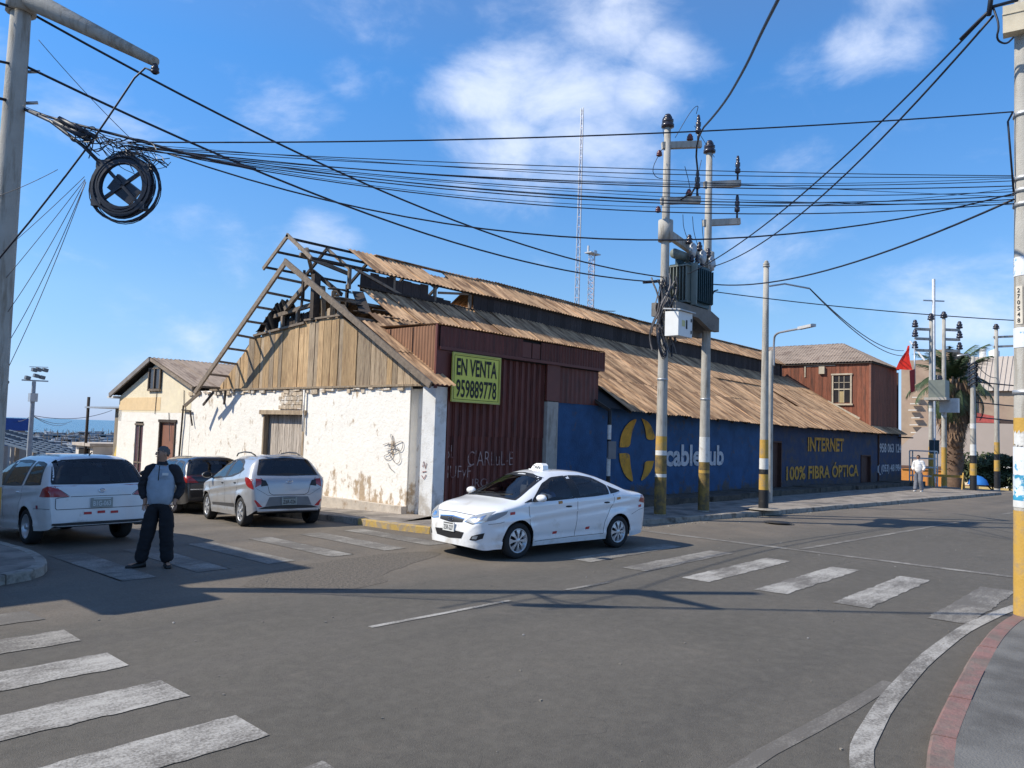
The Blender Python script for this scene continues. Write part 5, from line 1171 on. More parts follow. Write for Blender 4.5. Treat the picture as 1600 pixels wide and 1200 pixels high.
MS = thing('white_mast', 'tall thin white mast rising behind the far pair of poles', 'mast', (56, 13.3, -.3)); zt = zat(56, 13.3, 436); b = MB(); b.lathe((56, 13.3, 0), [(.12, -.3), (.1, zt)], 8); b.build('pole', mat('mast_white', (.75, .75, .75), .5), MS)
b = MB(); z = zat(56, 13.3, 470); b.beam((55.5, 13.8, z), (56.5, 12.8, z), .08, .08); b.build('crosspiece', M['steel'], MS)
P4 = far_pole('slim far pole with two crossarms between palm and poster pole', 53.6, 9.37, zat(53.6, 9.37, 513), [(-.3, .7, B_L, 'black_band'), (.7, 1.35, Y_, 'yellow_band'), (1.35, 1.7, B_L, 'black_band'), (1.7, 2.4, Y_, 'yellow_band')])
for yp in (527, 542):
    z = zat(53.6, 9.37, yp); b = MB(); b.beam((53.5, 9.5, z), (54.4, 8.4, z+.1), .1, .12); b.build('crossarm', M['pole'], P4); b = MB(); insulator(b, (54.4, 8.4, z+.1), .16, .35); b.build('insulator', M['porcelain'], P4)
b = MB(); insulator(b, (53.6, 9.37, zat(53.6, 9.37, 514)), .18, .3); b.build('insulator', M['porcelain'], P4)
P5 = far_pole('far pole with black and yellow bands standing at the kerb in front of the palm', 45.0, 8.9, zat(45, 8.9, 557), [(-.2, .65, B_L, 'black_band'), (.65, 1.25, Y_, 'yellow_band'), (1.25, 1.65, B_L, 'black_band'), (1.65, 2.2, Pp, 'pasted_paper'), (3.0, 3.25, Pp, 'paper_patch')])
b = MB(); z = zat(45, 8.9, 557); b.tube([(45, 8.9, z-.2), (44.8, 9.1, z+.1), (44.5, 9.5, z)], .05, 6); b.build('hook', M['steel'], P5)
for i in range(5): b = MB(); z = zat(45, 8.9, 600)+i*.25; b.tube([(45+.2*math.cos(a), 8.9+.2*math.sin(a), z+.1*math.sin(a*2)) for a in np.linspace(0, 6.3, 9)], .05, 5); b.build('cable_wrap', M['cable'], P5)
# lines among far poles
for (yp, g_) in ((600, 'upper'), (632, 'middle'), (655, 'lower')): cable(f'{g_} far line behind the palm towards the near right pole', sag_pts(Vector((45, 8.9, zat(45, 8.9, yp-4))), Vector((60, 0, zat(60, 0, yp+6))), .3), .03)
cable('far line from the black banded pole across the palm crown', sag_pts(Vector((45, 8.9, zat(45, 8.9, 560))), Vector((54, 9.4, zat(54, 9.4, 590))), .3), .02)
FL = thing('red_flag', 'red flag on a leaning white pole beside the wooden house', 'flag', (48.9, 13.0, 2.6))
fz = lambda yp: zat(48.9, 12.6, yp)
b = MB(); b.tube([(48.9, 12.6, fz(600)), (49.0, 12.65, fz(540))], .04, 6); b.build('pole', M['steel'], FL)
b = MB(); pts = [on_y(1420, 540, 12.6), on_y(1424, 578, 12.62), on_y(1400, 577, 12.75)]; n = 6; vs = []
for i in range(n+1):
    a = pts[0].lerp(pts[2], i/n); c = pts[0].lerp(pts[1], i/n)
    for j in range(n+1): p = c.lerp(a, j/n); vs.append((p.x, p.y+.06*math.sin(j*1.9+i*.7), p.z))
b.add(vs, [(i*(n+1)+j, i*(n+1)+j+1, (i+1)*(n+1)+j+1, (i+1)*(n+1)+j) for i in range(n) for j in range(n)], 0, True); fm = mat('flag_red', (.85, .05, .035), .8); nt_ = fm.node_tree; tl_ = nt_.nodes.new('ShaderNodeBsdfTranslucent'); tl_.inputs['Color'].default_value = (.9, .05, .03, 1); ms_ = nt_.nodes.new('ShaderNodeMixShader'); ms_.inputs[0].default_value = .6; nt_.links.new(nt_.nodes['Principled BSDF'].outputs[0], ms_.inputs[1]); nt_.links.new(tl_.outputs[0], ms_.inputs[2]); nt_.links.new(ms_.outputs[0], nt_.nodes['Material Output'].inputs['Surface']); b.build('cloth', fm, FL)
b = MB(); z = fz(590); b.quad((48.4, 12.7, z-.9), (48.9, 12.6, z-.8), (48.9, 12.6, z+.5), (48.2, 12.7, z+.35)); b.build('hanging_cloth', mat('flag_dark', (.35, .02, .02), .8), FL)
b = MB(); b.beam(on_x(1422, 533, 52), on_x(1445, 563, 52), .1, .1); tag(b.build('leaning_pole', mat('white_pole', (.7, .7, .7), .5)), 'short white pole leaning above the red flag', 'pole')
# ---- big sand-coloured building
BG = thing('hall_building', 'large sand coloured hall with barrel tin roof and red stripe behind the palm', 'building', (80, 10, 0))
M['brick_far'] = mat('sandy_brick', (.36, .265, .19), .9, var=.16, scale=.9, world=True, col2=(.33, .23, .17), c2scale=.3)
M['tan_wall'] = mat('pinkish_grey_wall', (.36, .30, .26), .9, var=.06, scale=.5, world=True)
XB2 = 85.
def bgq(x0p, x1p, y0p, y1p, X=XB2, dx=.0): 
    a = on_x(x0p, y1p, X); c = on_x(x1p, y0p, X); return a.y, c.y, min(a.z, c.z), max(a.z, c.z)
def bgbox(name, x0p, x1p, y0p, y1p, m, X=XB2, depth=12, root=None):
    a = on_x(x0p, y1p, X); a2 = on_x(x0p, y0p, X); c = on_x(x1p, y0p, X); b = MB()
    b.bx(X, X+depth, c.y, a.y, a.z if y1p < 760 else -3, (a2.z+c.z)/2); return b.build(name, m, root or BG)
bgbox('wing', 1408, 1500, 562, 765, M['brick_far'], 84.5); bgbox('stair_tower', 1462, 1487, 546, 600, M['brick_far'], 84.2, 6); bgbox('main_block', 1500, 1680, 606, 770, M['brick_far'], 86)
# barrel roof of ribbed sheet
for i in range(22):
    x0 = 1495+i*8; a = on_x(x0, 609, 85.6); c = on_x(x0+7.7, 609, 85.6); b = MB(); vs = []
    for k in range(4):
        t = k/3; zz = a.z-.1+3.5*t; xx = 85.6+2.5*t
        vs += [(xx, a.y, zz), (xx, c.y, zz)]
    b.add(vs, [(2*k, 2*k+1, 2*k+3, 2*k+2) for k in range(3)]); 
    for k in range(3):
        p, q = Vector(vs[2*k]), Vector(vs[2*k+2]); b.beam(p+Vector((-.04, 0, .03)), q+Vector((-.04, 0, .03)), .08, .05)
    b.build('roof_sheet', mat('pale_tin', (.42, .365, .32), .7, var=.08), BG, origin=vs[0])
def bgpoly(name, pts, m, X, th=.4):
    P = [on_x(x, y, X) for x, y in pts]; b = MB(); b.prism(P, (th, 0, 0)); return b.build(name, m, BG)
bgpoly('dark_recess', [(1500, 641), (1600, 662), (1600, 690), (1500, 660)], mat('recess', (.06, .04, .035), .9), 83.9); bgpoly('red_panel', [(1521, 644), (1553, 650), (1553, 661), (1521, 660)], mat('red_panel', (.35, .07, .06), .8), 83.4)
bgpoly('lower_wall', [(1405, 700), (1440, 668), (1500, 660), (1600, 663), (1600, 735), (1405, 728)], M['tan_wall'], 82.5, .8); bgpoly('beam', [(1405, 698), (1600, 698), (1600, 701), (1405, 701)], M['dark'], 90)
bgpoly('porch_beam', [(1405, 727), (1600, 733), (1600, 738), (1405, 732)], mat('porch_dark', (.08, .05, .04), .9), 81.5, 1)
for (x, y) in ((1425, 640), (1430, 652), (1427, 663), (1429, 675), (1426, 686), (1429, 697), (1431, 620), (1428, 630)): bgpoly('ledge', [(x-6, y), (x+7, y), (x+7, y+1.6), (x-6, y+1.6)], mat('ledge', (.6, .55, .48), .8), 83.9)
for (x0, x1, y0) in ((1530, 1541, 545), (1545, 1562, 549)): 
    a = on_x(x0, y0, 92); c = on_x(x1, y0+9, 92); TK = thing('water_tank', ['short', 'wide'][x0 > 1540]+' white rooftop tank on the hall roof', 'tank', ((a.x), (a.y+c.y)/2, c.z)); b = MB(); b.lathe((92, (a.y+c.y)/2, 0), [(abs(a.y-c.y)/2, c.z-2), (abs(a.y-c.y)/2, a.z), (0, a.z+.2)], 14); b.build('tank', mat('tank_white', (.7, .7, .68), .5), TK)
# low orange and cream shops under it
SH = thing('orange_shop', 'low orange shop front with dark fascia behind the far poles', 'shop', (78, 15, -.4))
def shp(name, x0, x1, y0, y1, m, X, d=2.): 
    a = on_x(x0, y0, X); c = on_x(x1, y1, X); b = MB(); b.bx(X, X+d, c.y, a.y, min(a.z, c.z) if y1 < 752 else -2.8, max(a.z, c.z)); return b.build(name, m, root_)
root_ = SH
shp('wall', 1405, 1475, 732, 770, mat('orange_paint', (.50, .20, .04), .8, var=.1, world=True), 79); shp('fascia', 1405, 1480, 727, 733, mat('fascia_dark', (.12, .06, .04), .8), 78.7, .3); shp('window', 1431, 1437, 742, 752, M['paper'], 78.8, .15); shp('shutter', 1448, 1462, 738, 768, mat('shutter_brown', (.28, .12, .04), .8), 78.9, .12)
SH2 = thing('cream_shop', 'low cream painted wall with dark red foot right of the orange shop', 'shop', (78, 12, -.4)); root_ = SH2
shp('wall', 1476, 1514, 732, 756, mat('cream_paint', (.68, .58, .40), .8, world=True), 78); shp('foot', 1476, 1514, 756, 772, mat('maroon_foot', (.16, .03, .02), .8), 77.8, 2.2)
SH3 = thing('white_kiosk', 'small white kiosk behind the round green bush', 'kiosk', (70, 5, -.4)); root_ = SH3
shp('wall', 1556, 1600, 728, 765, mat('kiosk_white', (.66, .64, .6), .8), 74); shp('window', 1577, 1583, 735, 745, M['dark'], 73.8, .3); shp('sand_floor', 1470, 1600, 757, 770, mat('sandy_wall', (.50, .38, .17), .9), 66, .5)
UM = thing('blue_umbrella', 'small blue beach umbrella in front of the green bush', 'umbrella', on_x(1528, 758, 58)); b = MB(); c = on_x(1528, 757, 58); b.lathe(c, [(.62, 0), (.5, .3), (.25, .5), (0, .58)], 16); b.build('canopy', mat('umbrella_blue', (.02, .16, .5), .7), UM); b = MB(); b.tube([(c.x, c.y, -.8), (c.x, c.y, c.z+.5)], .04, 6); b.build('pole', M['steel'], UM)
BA = thing('yellow_barricade', 'yellow A-frame barricade standing under the palm', 'barricade', (46, 10.2, -.3))
for s in (0, 1.6):
    q = Vector((46.5, 11.1-s*.9, -.3))
    for dx in (-.35, .35): b = MB(); b.beam(q+Vector((dx, 0, 0)), q+Vector((0, 0, 1.0)), .055, .055); b.build('leg', M['pole_yel'], BA)
b = MB(); b.beam((46.5, 11.1, .5), (46.5, 9.6, .5), .04, .13); b.build('board', M['pole_yel'], BA)
RK = thing('white_rack', 'white metal shelf rack on the pavement at the end of the blue wall', 'rack', (49.3, 12.2, -.25))
for yy in (11.6, 12.9):
    for xx in (49.0, 49.6): b = MB(); b.bx(xx-.03, xx+.03, yy-.03, yy+.03, -.3, 1.75); b.build('post', M['paper'], RK)
for z in (.3, .8, 1.3, 1.72): b = MB(); b.bx(48.98, 49.62, 11.6, 12.9, z, z+.07); b.build('shelf', M['paper'], RK)
SGB = thing('far_sign', 'small dark two panel road sign on a thin post by the far poles', 'sign', (49.5, 11.6, -.25)); z = zat(50.5, 12.0, 740)
b = MB(); z = zat(50.5, 12.0, 709); b.bx(50.5, 50.56, 12.01, 12.25, z, z+.8); b.bx(50.5, 50.56, 11.72, 11.96, z, z+.8); b.build('panel', mat('sign_dark', (.03, .05, .06), .5), SGB); b = MB(); b.tube([(50.58, 11.98, -.3), (50.58, 11.98, z+.9)], .05, 6); b.build('post', M['steel'], SGB)
# radio masts behind the warehouse
def lattice(lbl, x, y, z0, zt, w0, w1):
    t = thing('radio_mast', lbl, 'mast', (x, y, z0)); n = 34; leg = [[], [], []]
    for i in range(n+1):
        z = z0+(zt-z0)*i/n; w = w0+(w1-w0)*i/n
        for k in range(3): a = k*2.094; leg[k].append(Vector((x+w*math.cos(a), y+w*math.sin(a), z)))
    for k in range(3): b = MB(); b.tube(leg[k], .05, 4); b.build('leg', M['steel'], t)
    b = MB()
    for i in range(n):
        for k in range(3): b.tube([leg[k][i], leg[(k+1) % 3][i+1]], .028, 3); b.tube([leg[k][i], leg[(k+1) % 3][i]], .028, 3)
    b.build('bracing', mat('mast_red', (.45, .3, .28), .6), t); return t
q = at(902, 480, 95); q2 = at(904, 160, 95); lattice('very tall thin lattice radio mast behind the warehouse ridge', q.x, q.y, 0, q2.z, .45, .18)
q = at(924, 480, 95); q2 = at(925, 396, 95); MT = lattice('shorter wider lattice mast just right of the tall one', q.x, q.y, 0, q2.z, .5, .45)
b = MB(); b.bx(q.x-1.0, q.x+1.0, q.y-.5, q.y+.5, q2.z, q2.z+.12); b.bx(q.x-.9, q.x-.7, q.y, q.y+.2, q2.z, q2.z+.9); b.bx(q.x+.5, q.x+.9, q.y, q.y+.2, q2.z, q2.z+.6); b.build('top_platform', M['steel'], MT)
# ---- palm
def palm(x, y):
    t = thing('palm_tree', 'tall date palm with shaggy trunk skirt at the end of the street', 'palm tree', (x, y, gz(x, y))); random.seed(12)
    zc = zat(x, y, 600); g0 = gz(x, y)
    b = MB(); n = 14; prof = []
    for i in range(n+1):
        z = g0+(zc-g0)*i/n; r = .62+.05*math.sin(i*2) if i < n*.45 else .62+(i/n-.45)*1.4+.05*math.sin(i*3)
        prof.append((r, z))
    b.lathe((x, y, 0), prof, 14); b.build('trunk', mat('palm_bark', (.16, .10, .065), .95, bump=1, bscale=8, var=.35, scale=2.5), t)
    # dead leaf bases over the trunk
    b = MB()
    for i in range(700):
        u = random.random()**.8; z = g0+.6+(zc-g0-.2)*u; a = random.random()*6.283; r = (.62 if u < .45 else .62+(u-.45)*1.45)
        p = Vector((x+r*math.cos(a), y+r*math.sin(a), z)); o_ = Vector((math.cos(a), math.sin(a), 0)); L = random.uniform(.2, .5)*(1+u*.6)
        tip = p+o_*L*.45-Vector((0, 0, L)) if u > .4 else p+o_*.16+Vector((0, 0, L*.3))
        s = Vector((-o_.y, o_.x, 0))*random.uniform(.05, .12)
        b.add([p+s, p-s, tip], [(0, 1, 2)], 0)
    b.build('leaf_bases', mat('dead_fronds', (.20, .125, .075), .95, var=.4, scale=3), t)['kind'] = 'stuff'
    fr = []
    def frond_mesh(L, droop):
        b = MB(); N = 26; pts = []; ang = .95; p = Vector((0, 0, 0))
        for i in range(N+1):
            pts.append(p.copy()); ang -= droop/N; p = p+Vector((math.cos(ang), 0, math.sin(ang)))*L/N
        b.tube(pts, [.06*(1-i/N)+.012 for i in range(N+1)], 4)
        for i in range(2, N+1):
            d = (pts[i]-pts[i-1]).normalized(); ll = .85*math.sin(math.pi*min(1, (i+2)/(N+3)))**.6+.1
            for s in (-1, 1):
                for h in (0, .5):
                    q = pts[i-1].lerp(pts[i], h); v = (d*.7+Vector((0, s*.8, -.25-.3*random.random()))).normalized()*ll*random.uniform(.8, 1.1)
                    w = d*.035; b.add([q-w, q+w, q+v], [(0, 1, 2)])
        return b.mesh('frond', mat('palm_green', (.055, .085, .035), .55, var=.3, scale=1.5, rand=.35))
    kinds = [frond_mesh(3.5, 2.5), frond_mesh(3.2, 1.9), frond_mesh(2.9, .9), frond_mesh(3.9, 3.2)]
    for i in range(40):
        lv = i/40; me = kinds[3] if lv < .12 else kinds[0] if lv < .32 else kinds[1] if lv < .62 else kinds[2]
        o = bpy.data.objects.new('frond', me); COL.objects.link(o); o.parent = t
        o.location = (0, 0, zc-g0-.6+1.1*lv); el = (-.75+1.35*lv)
        o.rotation_euler = Matrix.Rotation(i*2.4, 3, 'Z').to_4x4().to_3x3().to_euler(); o.rotation_euler[1] = -el+.15; o.scale = [random.uniform(.85, 1.12)]*3
    return t
palm(58.5, 13.0-.25)
def bush(lbl, c, r, n=5200, name='bush', leaf=.16, col=(.05, .065, .025), seedv=1, cat='bush'):
    random.seed(seedv); t = thing(name, lbl, cat, (c[0], c[1], gz(c[0], c[1]))); b = MB(); c = Vector(c)
    cl = [(Vector((random.gauss(0, .45), random.gauss(0, .45), random.gauss(0, .35))), random.uniform(.3, .5)) for _ in range(26)]
    for i in range(n):
        k, s = random.choice(cl); d = Vector((random.gauss(0, 1), random.gauss(0, 1), random.gauss(0, 1))).normalized()*s*random.random()**.3+k
        if d.length > 1.1: d *= 1.1/d.length
        p = Vector((c.x+d.x*r[0], c.y+d.y*r[1], c.z+d.z*r[2]))
        if p.z < gz(p.x, p.y): continue
        u = Vector((random.gauss(0, 1), random.gauss(0, 1), random.gauss(0, 1))).normalized(); v = u.orthogonal().normalized()
        l = leaf*random.uniform(.7, 1.4); b.add([p-u*l, p+v*l*.5, p+u*l, p-v*l*.5], [(0, 1, 2, 3)], random.randint(0, 2))
    b.build('foliage', [mat(name+'_leaf%d' % q, tuple(x*f for x in col), .7, var=.2) for q, f in enumerate((.7, 1, 1.45))], t)
    b = MB()
    for k in range(5): b.tube([(c.x+random.uniform(-.1, .1), c.y, gz(c.x, c.y)), (c.x+random.uniform(-.5, .5)*r[0], c.y+random.uniform(-.5, .5)*r[1], c.z)], .05, 5)
    b.build('stem', M['wood_dark'], t)
q = on_x(1552, 737, 62); bush('dark green rounded bush behind the palm and the banded poles', (q.x, q.y, q.z), (2.3, 2.6, 1.35), n=9000, leaf=.13, seedv=4)
# ================================================================== CARS
def pchip(tab):
    X = np.array([t[0] for t in tab], float); Y = np.array([t[1] for t in tab], float); h = np.diff(X); d = np.diff(Y)/h; m = np.zeros(len(X))
    for i in range(1, len(X)-1):
        if d[i-1]*d[i] > 0: w1 = 2*h[i]+h[i-1]; w2 = h[i]+2*h[i-1]; m[i] = (w1+w2)/(w1/d[i-1]+w2/d[i])
    m[0] = d[0]; m[-1] = d[-1]
    def f(x):
        x = min(max(x, X[0]), X[-1]); i = min(int(np.searchsorted(X, x, 'right')-1), len(X)-2); t = (x-X[i])/h[i]
        return (2*t**3-3*t*t+1)*Y[i]+(t**3-2*t*t+t)*h[i]*m[i]+(-2*t**3+3*t*t)*Y[i+1]+(t**3-t*t)*h[i]*m[i+1]
    return f
def glossy(name, col, rough=.12, metal=0, coat=1., var=.03):
    return mat(name, col, rough+.2, metal, var=var, scale=2, coat=coat, spec=.5)
def glass_mat(name, col, alpha):
    m = bpy.data.materials.new(name); m.use_nodes = True; nt = m.node_tree; N = nt.nodes; L = nt.links; N.remove(N['Principled BSDF'])
    g = N.new('ShaderNodeBsdfGlossy'); g.inputs['Roughness'].default_value = .03; t = N.new('ShaderNodeBsdfTransparent'); t.inputs['Color'].default_value = (*col, 1)
    fr = N.new('ShaderNodeFresnel'); fr.inputs['IOR'].default_value = 1.5; mr = N.new('ShaderNodeMapRange'); L.new(fr.outputs[0], mr.inputs['Value']); mr.inputs['To Min'].default_value = alpha; mr.inputs['To Max'].default_value = 1
    mx = N.new('ShaderNodeMixShader'); L.new(mr.outputs[0], mx.inputs['Fac']); L.new(t.outputs[0], mx.inputs[1]); L.new(g.outputs[0], mx.inputs[2]); L.new(mx.outputs[0], N['Material Output'].inputs['Surface']); return m
M['glass'] = glass_mat('car_glass', (.62, .66, .68), .05); M['glass_dk'] = glass_mat('tinted_car_glass', (.30, .32, .33), .06)
M['blk_plastic'] = mat('black_plastic', (.018, .018, .02), .45, var=.1); M['tyre'] = mat('tyre_rubber', (.02, .02, .021), .85, var=.15, scale=12, bump=.3)
M['hub'] = mat('hubcap_silver', (.52, .53, .55), .35, metal=.6, var=.05); M['red_l'] = glossy('tail_light_red', (.30, .012, .012)); M['clear_l'] = glossy('lamp_clear', (.24, .265, .29)); M['chrome'] = mat('chrome', (.75, .76, .78), .12, metal=1, var=.02)
M['seat'] = mat('seat_fabric', (.11, .11, .115), .9, var=.2); M['plate_w'] = mat('plate_white', (.62, .63, .62), .5, var=.05); M['plate_d'] = mat('plate_grey', (.28, .30, .28), .5, var=.1)
M['amber'] = glossy('amber_lens', (.5, .12, .01)); M['refl'] = mat('red_reflector', (.5, .03, .03), .4)
class Car:
    def __init__(s, sp):
        s.sp = sp; s.zt = pchip(sp['zt']); s.zb = pchip(sp['zb']); s.w = pchip(sp['w']); s.rr = pchip(sp['rr']); s.k = pchip(sp['k']); s.z0 = pchip(sp['z0'])
    def make_body(s):
        sp = s.sp; x0, x1 = sp['zt'][0][0], sp['zt'][-1][0]; xs = set()
        for i in range(131): xs.add(round(x0+(x1-x0)*i/130, 4))
        for i in range(16):
            e = .16*(1-math.cos(i/15*math.pi/2)); xs.add(round(x0+e, 4)); xs.add(round(x1-e, 4))
        R = sp['arch']
        for xw in sp['axles']:
            for i in range(25): xs.add(round(xw-(R)*math.cos(math.pi*i/24), 4))
            xs.add(round(xw-R-.003, 4)); xs.add(round(xw+R+.003, 4))
        xs = sorted(xs); out = [xs[0]]
        for x in xs[1:]:
            if x-out[-1] > .0025: out.append(x)
        xs = out; s.rings = []
        NL, NU = 22, 24
        for x in xs:
            zt = s.zt(x); zb = min(s.zb(x), zt-.02); w = s.w(x); rr = s.rr(x); k = s.k(x); z0 = s.z0(x); zlo = z0
            for xw in sp['axles']:
                if abs(x-xw) < R: zlo = max(zlo, sp['rw']+math.sqrt(max(0, R*R-(x-xw)**2)))
            zlo = min(zlo, zb-.03); ring = []
            for i in range(NL):
                t = i/NL; z = zlo+(zb-zlo)*t; q = (z-z0)/(zb-z0)
                fl = 0
                for xw in sp['axles']:
                    d = math.hypot(x-xw, z-sp['rw']); fl = max(fl, .022*math.exp(-((d-R)/.09)**2))
                d_ = z-(.735-.078*x); cr = .009*math.exp(-((d_-.025)/.032)**2)-.011*math.exp(-((d_+.055)/.05)**2)+.007*math.exp(-((q-.13)/.05)**2)-.009*math.exp(-((q-.24)/.06)**2)
                y = w*(.925+.075*math.sin(min(1, q*1.12+.08)*math.pi/2))-(.03*(q-.72)**2*4 if q > .72 else 0)*0+fl+cr*(1 if abs(x) < max(abs(x0), x1)*.8 else .3)
                ring.append((x, y, z))
            for i in range(NU+1):
                if i <= 13:
                    sv = .80*i/13; th = math.asin(sv**(k/2)); cv = math.cos(th)**(2/k)
                else:
                    c0 = math.cos(math.asin(.80**(k/2)))**(2/k); cv = c0*(1-(i-13)/(NU-13)); th = math.acos(cv**(k/2)); sv = math.sin(th)**(2/k)
                y = w*(1+(rr-1)*sv)*cv; ring.append((x, y, zb+(zt-zb)*sv))
            s.rings.append(ring)
        n = len(s.rings[0]); V = []; Fc = []
        for ring in s.rings:
            V += ring; V += [(p[0], -p[1], p[2]) for p in ring[-2::-1]]
        m = 2*n-1
        for i in range(len(s.rings)-1):
            for j in range(m-1): Fc.append((i*m+j, (i+1)*m+j, (i+1)*m+j+1, i*m+j+1))
        Fc.append(tuple(range(m))); b0 = (len(s.rings)-1)*m; Fc.append(tuple(b0+j for j in range(m))[::-1])
        s.V, s.F = V, Fc; s.bvh = BVHTree.FromPolygons([Vector(v) for v in V], Fc); return V, Fc
    def patch(s, A, B, axis, sign, off=.004, nx=14, ny=6, mi=0, b=None):
        """patch ruled between two polylines, laid on the body along an axis. A,B: 2-D points: axis 'y': (x,z); axis 'x': (y,z)"""
        def rs(P, n):
            P = [Vector(p) for p in P]; L = [0]
            for a, c in zip(P[:-1], P[1:]): L.append(L[-1]+(c-a).length)
            out = []
            for i in range(n+1):
                t = L[-1]*i/n; j = 0
                while j < len(L)-2 and t > L[j+1]: j += 1
                out.append(P[j].lerp(P[j+1], (t-L[j])/max(1e-9, L[j+1]-L[j])))
            return out
        a_, b_ = rs(A, nx), rs(B, nx); vs = []
        for j in range(ny+1):
            for i in range(nx+1):
                p = a_[i].lerp(b_[i], j/ny)
                if axis == 'y': o = Vector((p.x, 3*sign, p.y)); d = Vector((0, -sign, 0))
                else: o = Vector((4*sign, p.x, p.y)); d = Vector((-sign, 0, 0))
                h, nrm, _, _ = s.bvh.ray_cast(o, d)
                if h is None:
                    h, nrm, _, _ = s.bvh.find_nearest(Vector((p.x, .7*sign, p.y)) if axis == 'y' else Vector((2.*sign, p.x, p.y)))
                if nrm.dot(d) > 0: nrm = -nrm
                vs.append(h+nrm*off)
        fs = []
        for j in range(ny):
            for i in range(nx):
                q = (j*(nx+1)+i, j*(nx+1)+i+1, (j+1)*(nx+1)+i+1, (j+1)*(nx+1)+i); fs.append(q)
        nn = (vs[1]-vs[0]).cross(vs[nx+1]-vs[0]); out = Vector((0, sign, 0)) if axis == 'y' else Vector((sign, 0, .3))
        if nn.dot(out) < 0: fs = [f[::-1] for f in fs]
        bb = b or MB(); bb.add(vs, fs, mi, True); return bb
    def seam(s, P, axis, sign, w=.008, off=.0015, b=None):
        bb = b or MB(); P = [Vector(p) for p in P]; Q = resample([(p.x, p.y) for p in P], .05); n = len(Q); A = []; B = []
        for i in range(n):
            t = (Q[min(i+1, n-1)]-Q[max(0, i-1)]).normalized(); q = Vector((-t.y, t.x))*w/2; A.append(Q[i]+q); B.append(Q[i]-q)
        return s.patch(A, B, axis, sign, off, max(4, n), 1, b=bb)
def in_poly(p, poly):
    c = False; n = len(poly); j = n-1
    for i in range(n):
        if ((poly[i][1] > p[1]) != (poly[j][1] > p[1])) and p[0] < (poly[j][0]-poly[i][0])*(p[1]-poly[i][1])/(poly[j][1]-poly[i][1]+1e-12)+poly[i][0]: c = not c
        j = i
    return c
def shrink(poly, f):
    cx_ = sum(p[0] for p in poly)/len(poly); cy_ = sum(p[1] for p in poly)/len(poly); out = []
    for p in poly:
        d = Vector((p[0]-cx_, p[1]-cy_)); l = d.length; out.append((cx_+d.x*(l-f)/l, cy_+d.y*(l-f)/l))
    return out
def wheel(root, x, y, r, w, side, style, name='wheel'):
    wr = bpy.data.objects.new(name, None); COL.objects.link(wr); wr.parent = root; wr.location = (x, y, r)
    def sub(b, nm, m): o = b.build(nm, m); o.parent = wr; return o
    b = MB(); h = w/2
    b.lathe((0, 0, 0), [(r*.66, -h*.8), (r*.70, -h), (r*.93, -h*.98), (r*.99, -h*.7), (r, -h*.2), (r, h*.2), (r*.99, h*.7), (r*.93, h*.98), (r*.70, h), (r*.66, h*.8)], 36, 'Y'); sub(b, 'tyre', M['tyre'])
    b = MB(); s_ = side; o_ = lambda q: h*q*s_
    b.lathe((0, 0, 0), [(0, o_(.3)), (r*.55, o_(.2)), (r*.6, o_(.75)), (r*.66, o_(.9)), (r*.70, o_(.86))], 36, 'Y', 0)
    ro = sub(b, 'rim', [M['hub'] if style != 'dark' else M['blk_plastic']])
    b = MB(); b.lathe((0, 0, 0), [(0, o_(.32)), (r*.56, o_(.22))], 24, 'Y'); sub(b, 'hub_shadow', M['blk_plastic']) if style != 'steel' else None
    ns = {'eight': 8, 'swirl': 6, 'steel': 0}.get(style, 7); b = MB()
    for k in range(ns):
        a = 2*math.pi*k/ns
        sw = .35 if style == 'swirl' else 0; wid = .5*2*math.pi/ns*.52
        P = []
        for (rad, wd, sh) in ((r*.14, wid*1.5, 0), (r*.40, wid*.85, sw*.5), (r*.64, wid*1.25, sw)):
            for q in (-1, 1): an = a+sh+q*wd; P.append((rad*math.sin(an), o_(.86 if rad > r*.5 else .95), rad*math.cos(an)))
        vs = [Vector(p) for p in P]; vs += [v-Vector((0, o_(.3), 0)) for v in vs]
        b.add(vs, [(0, 1, 3, 2), (2, 3, 5, 4), (0, 2, 8, 6), (2, 4, 10, 8), (1, 7, 9, 3), (3, 9, 11, 5)])
    b.lathe((0, 0, 0), [(0, o_(1.0)), (r*.13, o_(.99)), (r*.17, o_(.9)), (r*.17, o_(.6))], 18, 'Y')
    b.lathe((0, 0, 0), [(r*.60, o_(.80)), (r*.63, o_(.95)), (r*.68, o_(.93)), (r*.69, o_(.8))], 36, 'Y')
    sub(b, 'hubcap', M['hub']); return wr
def both(A): return A
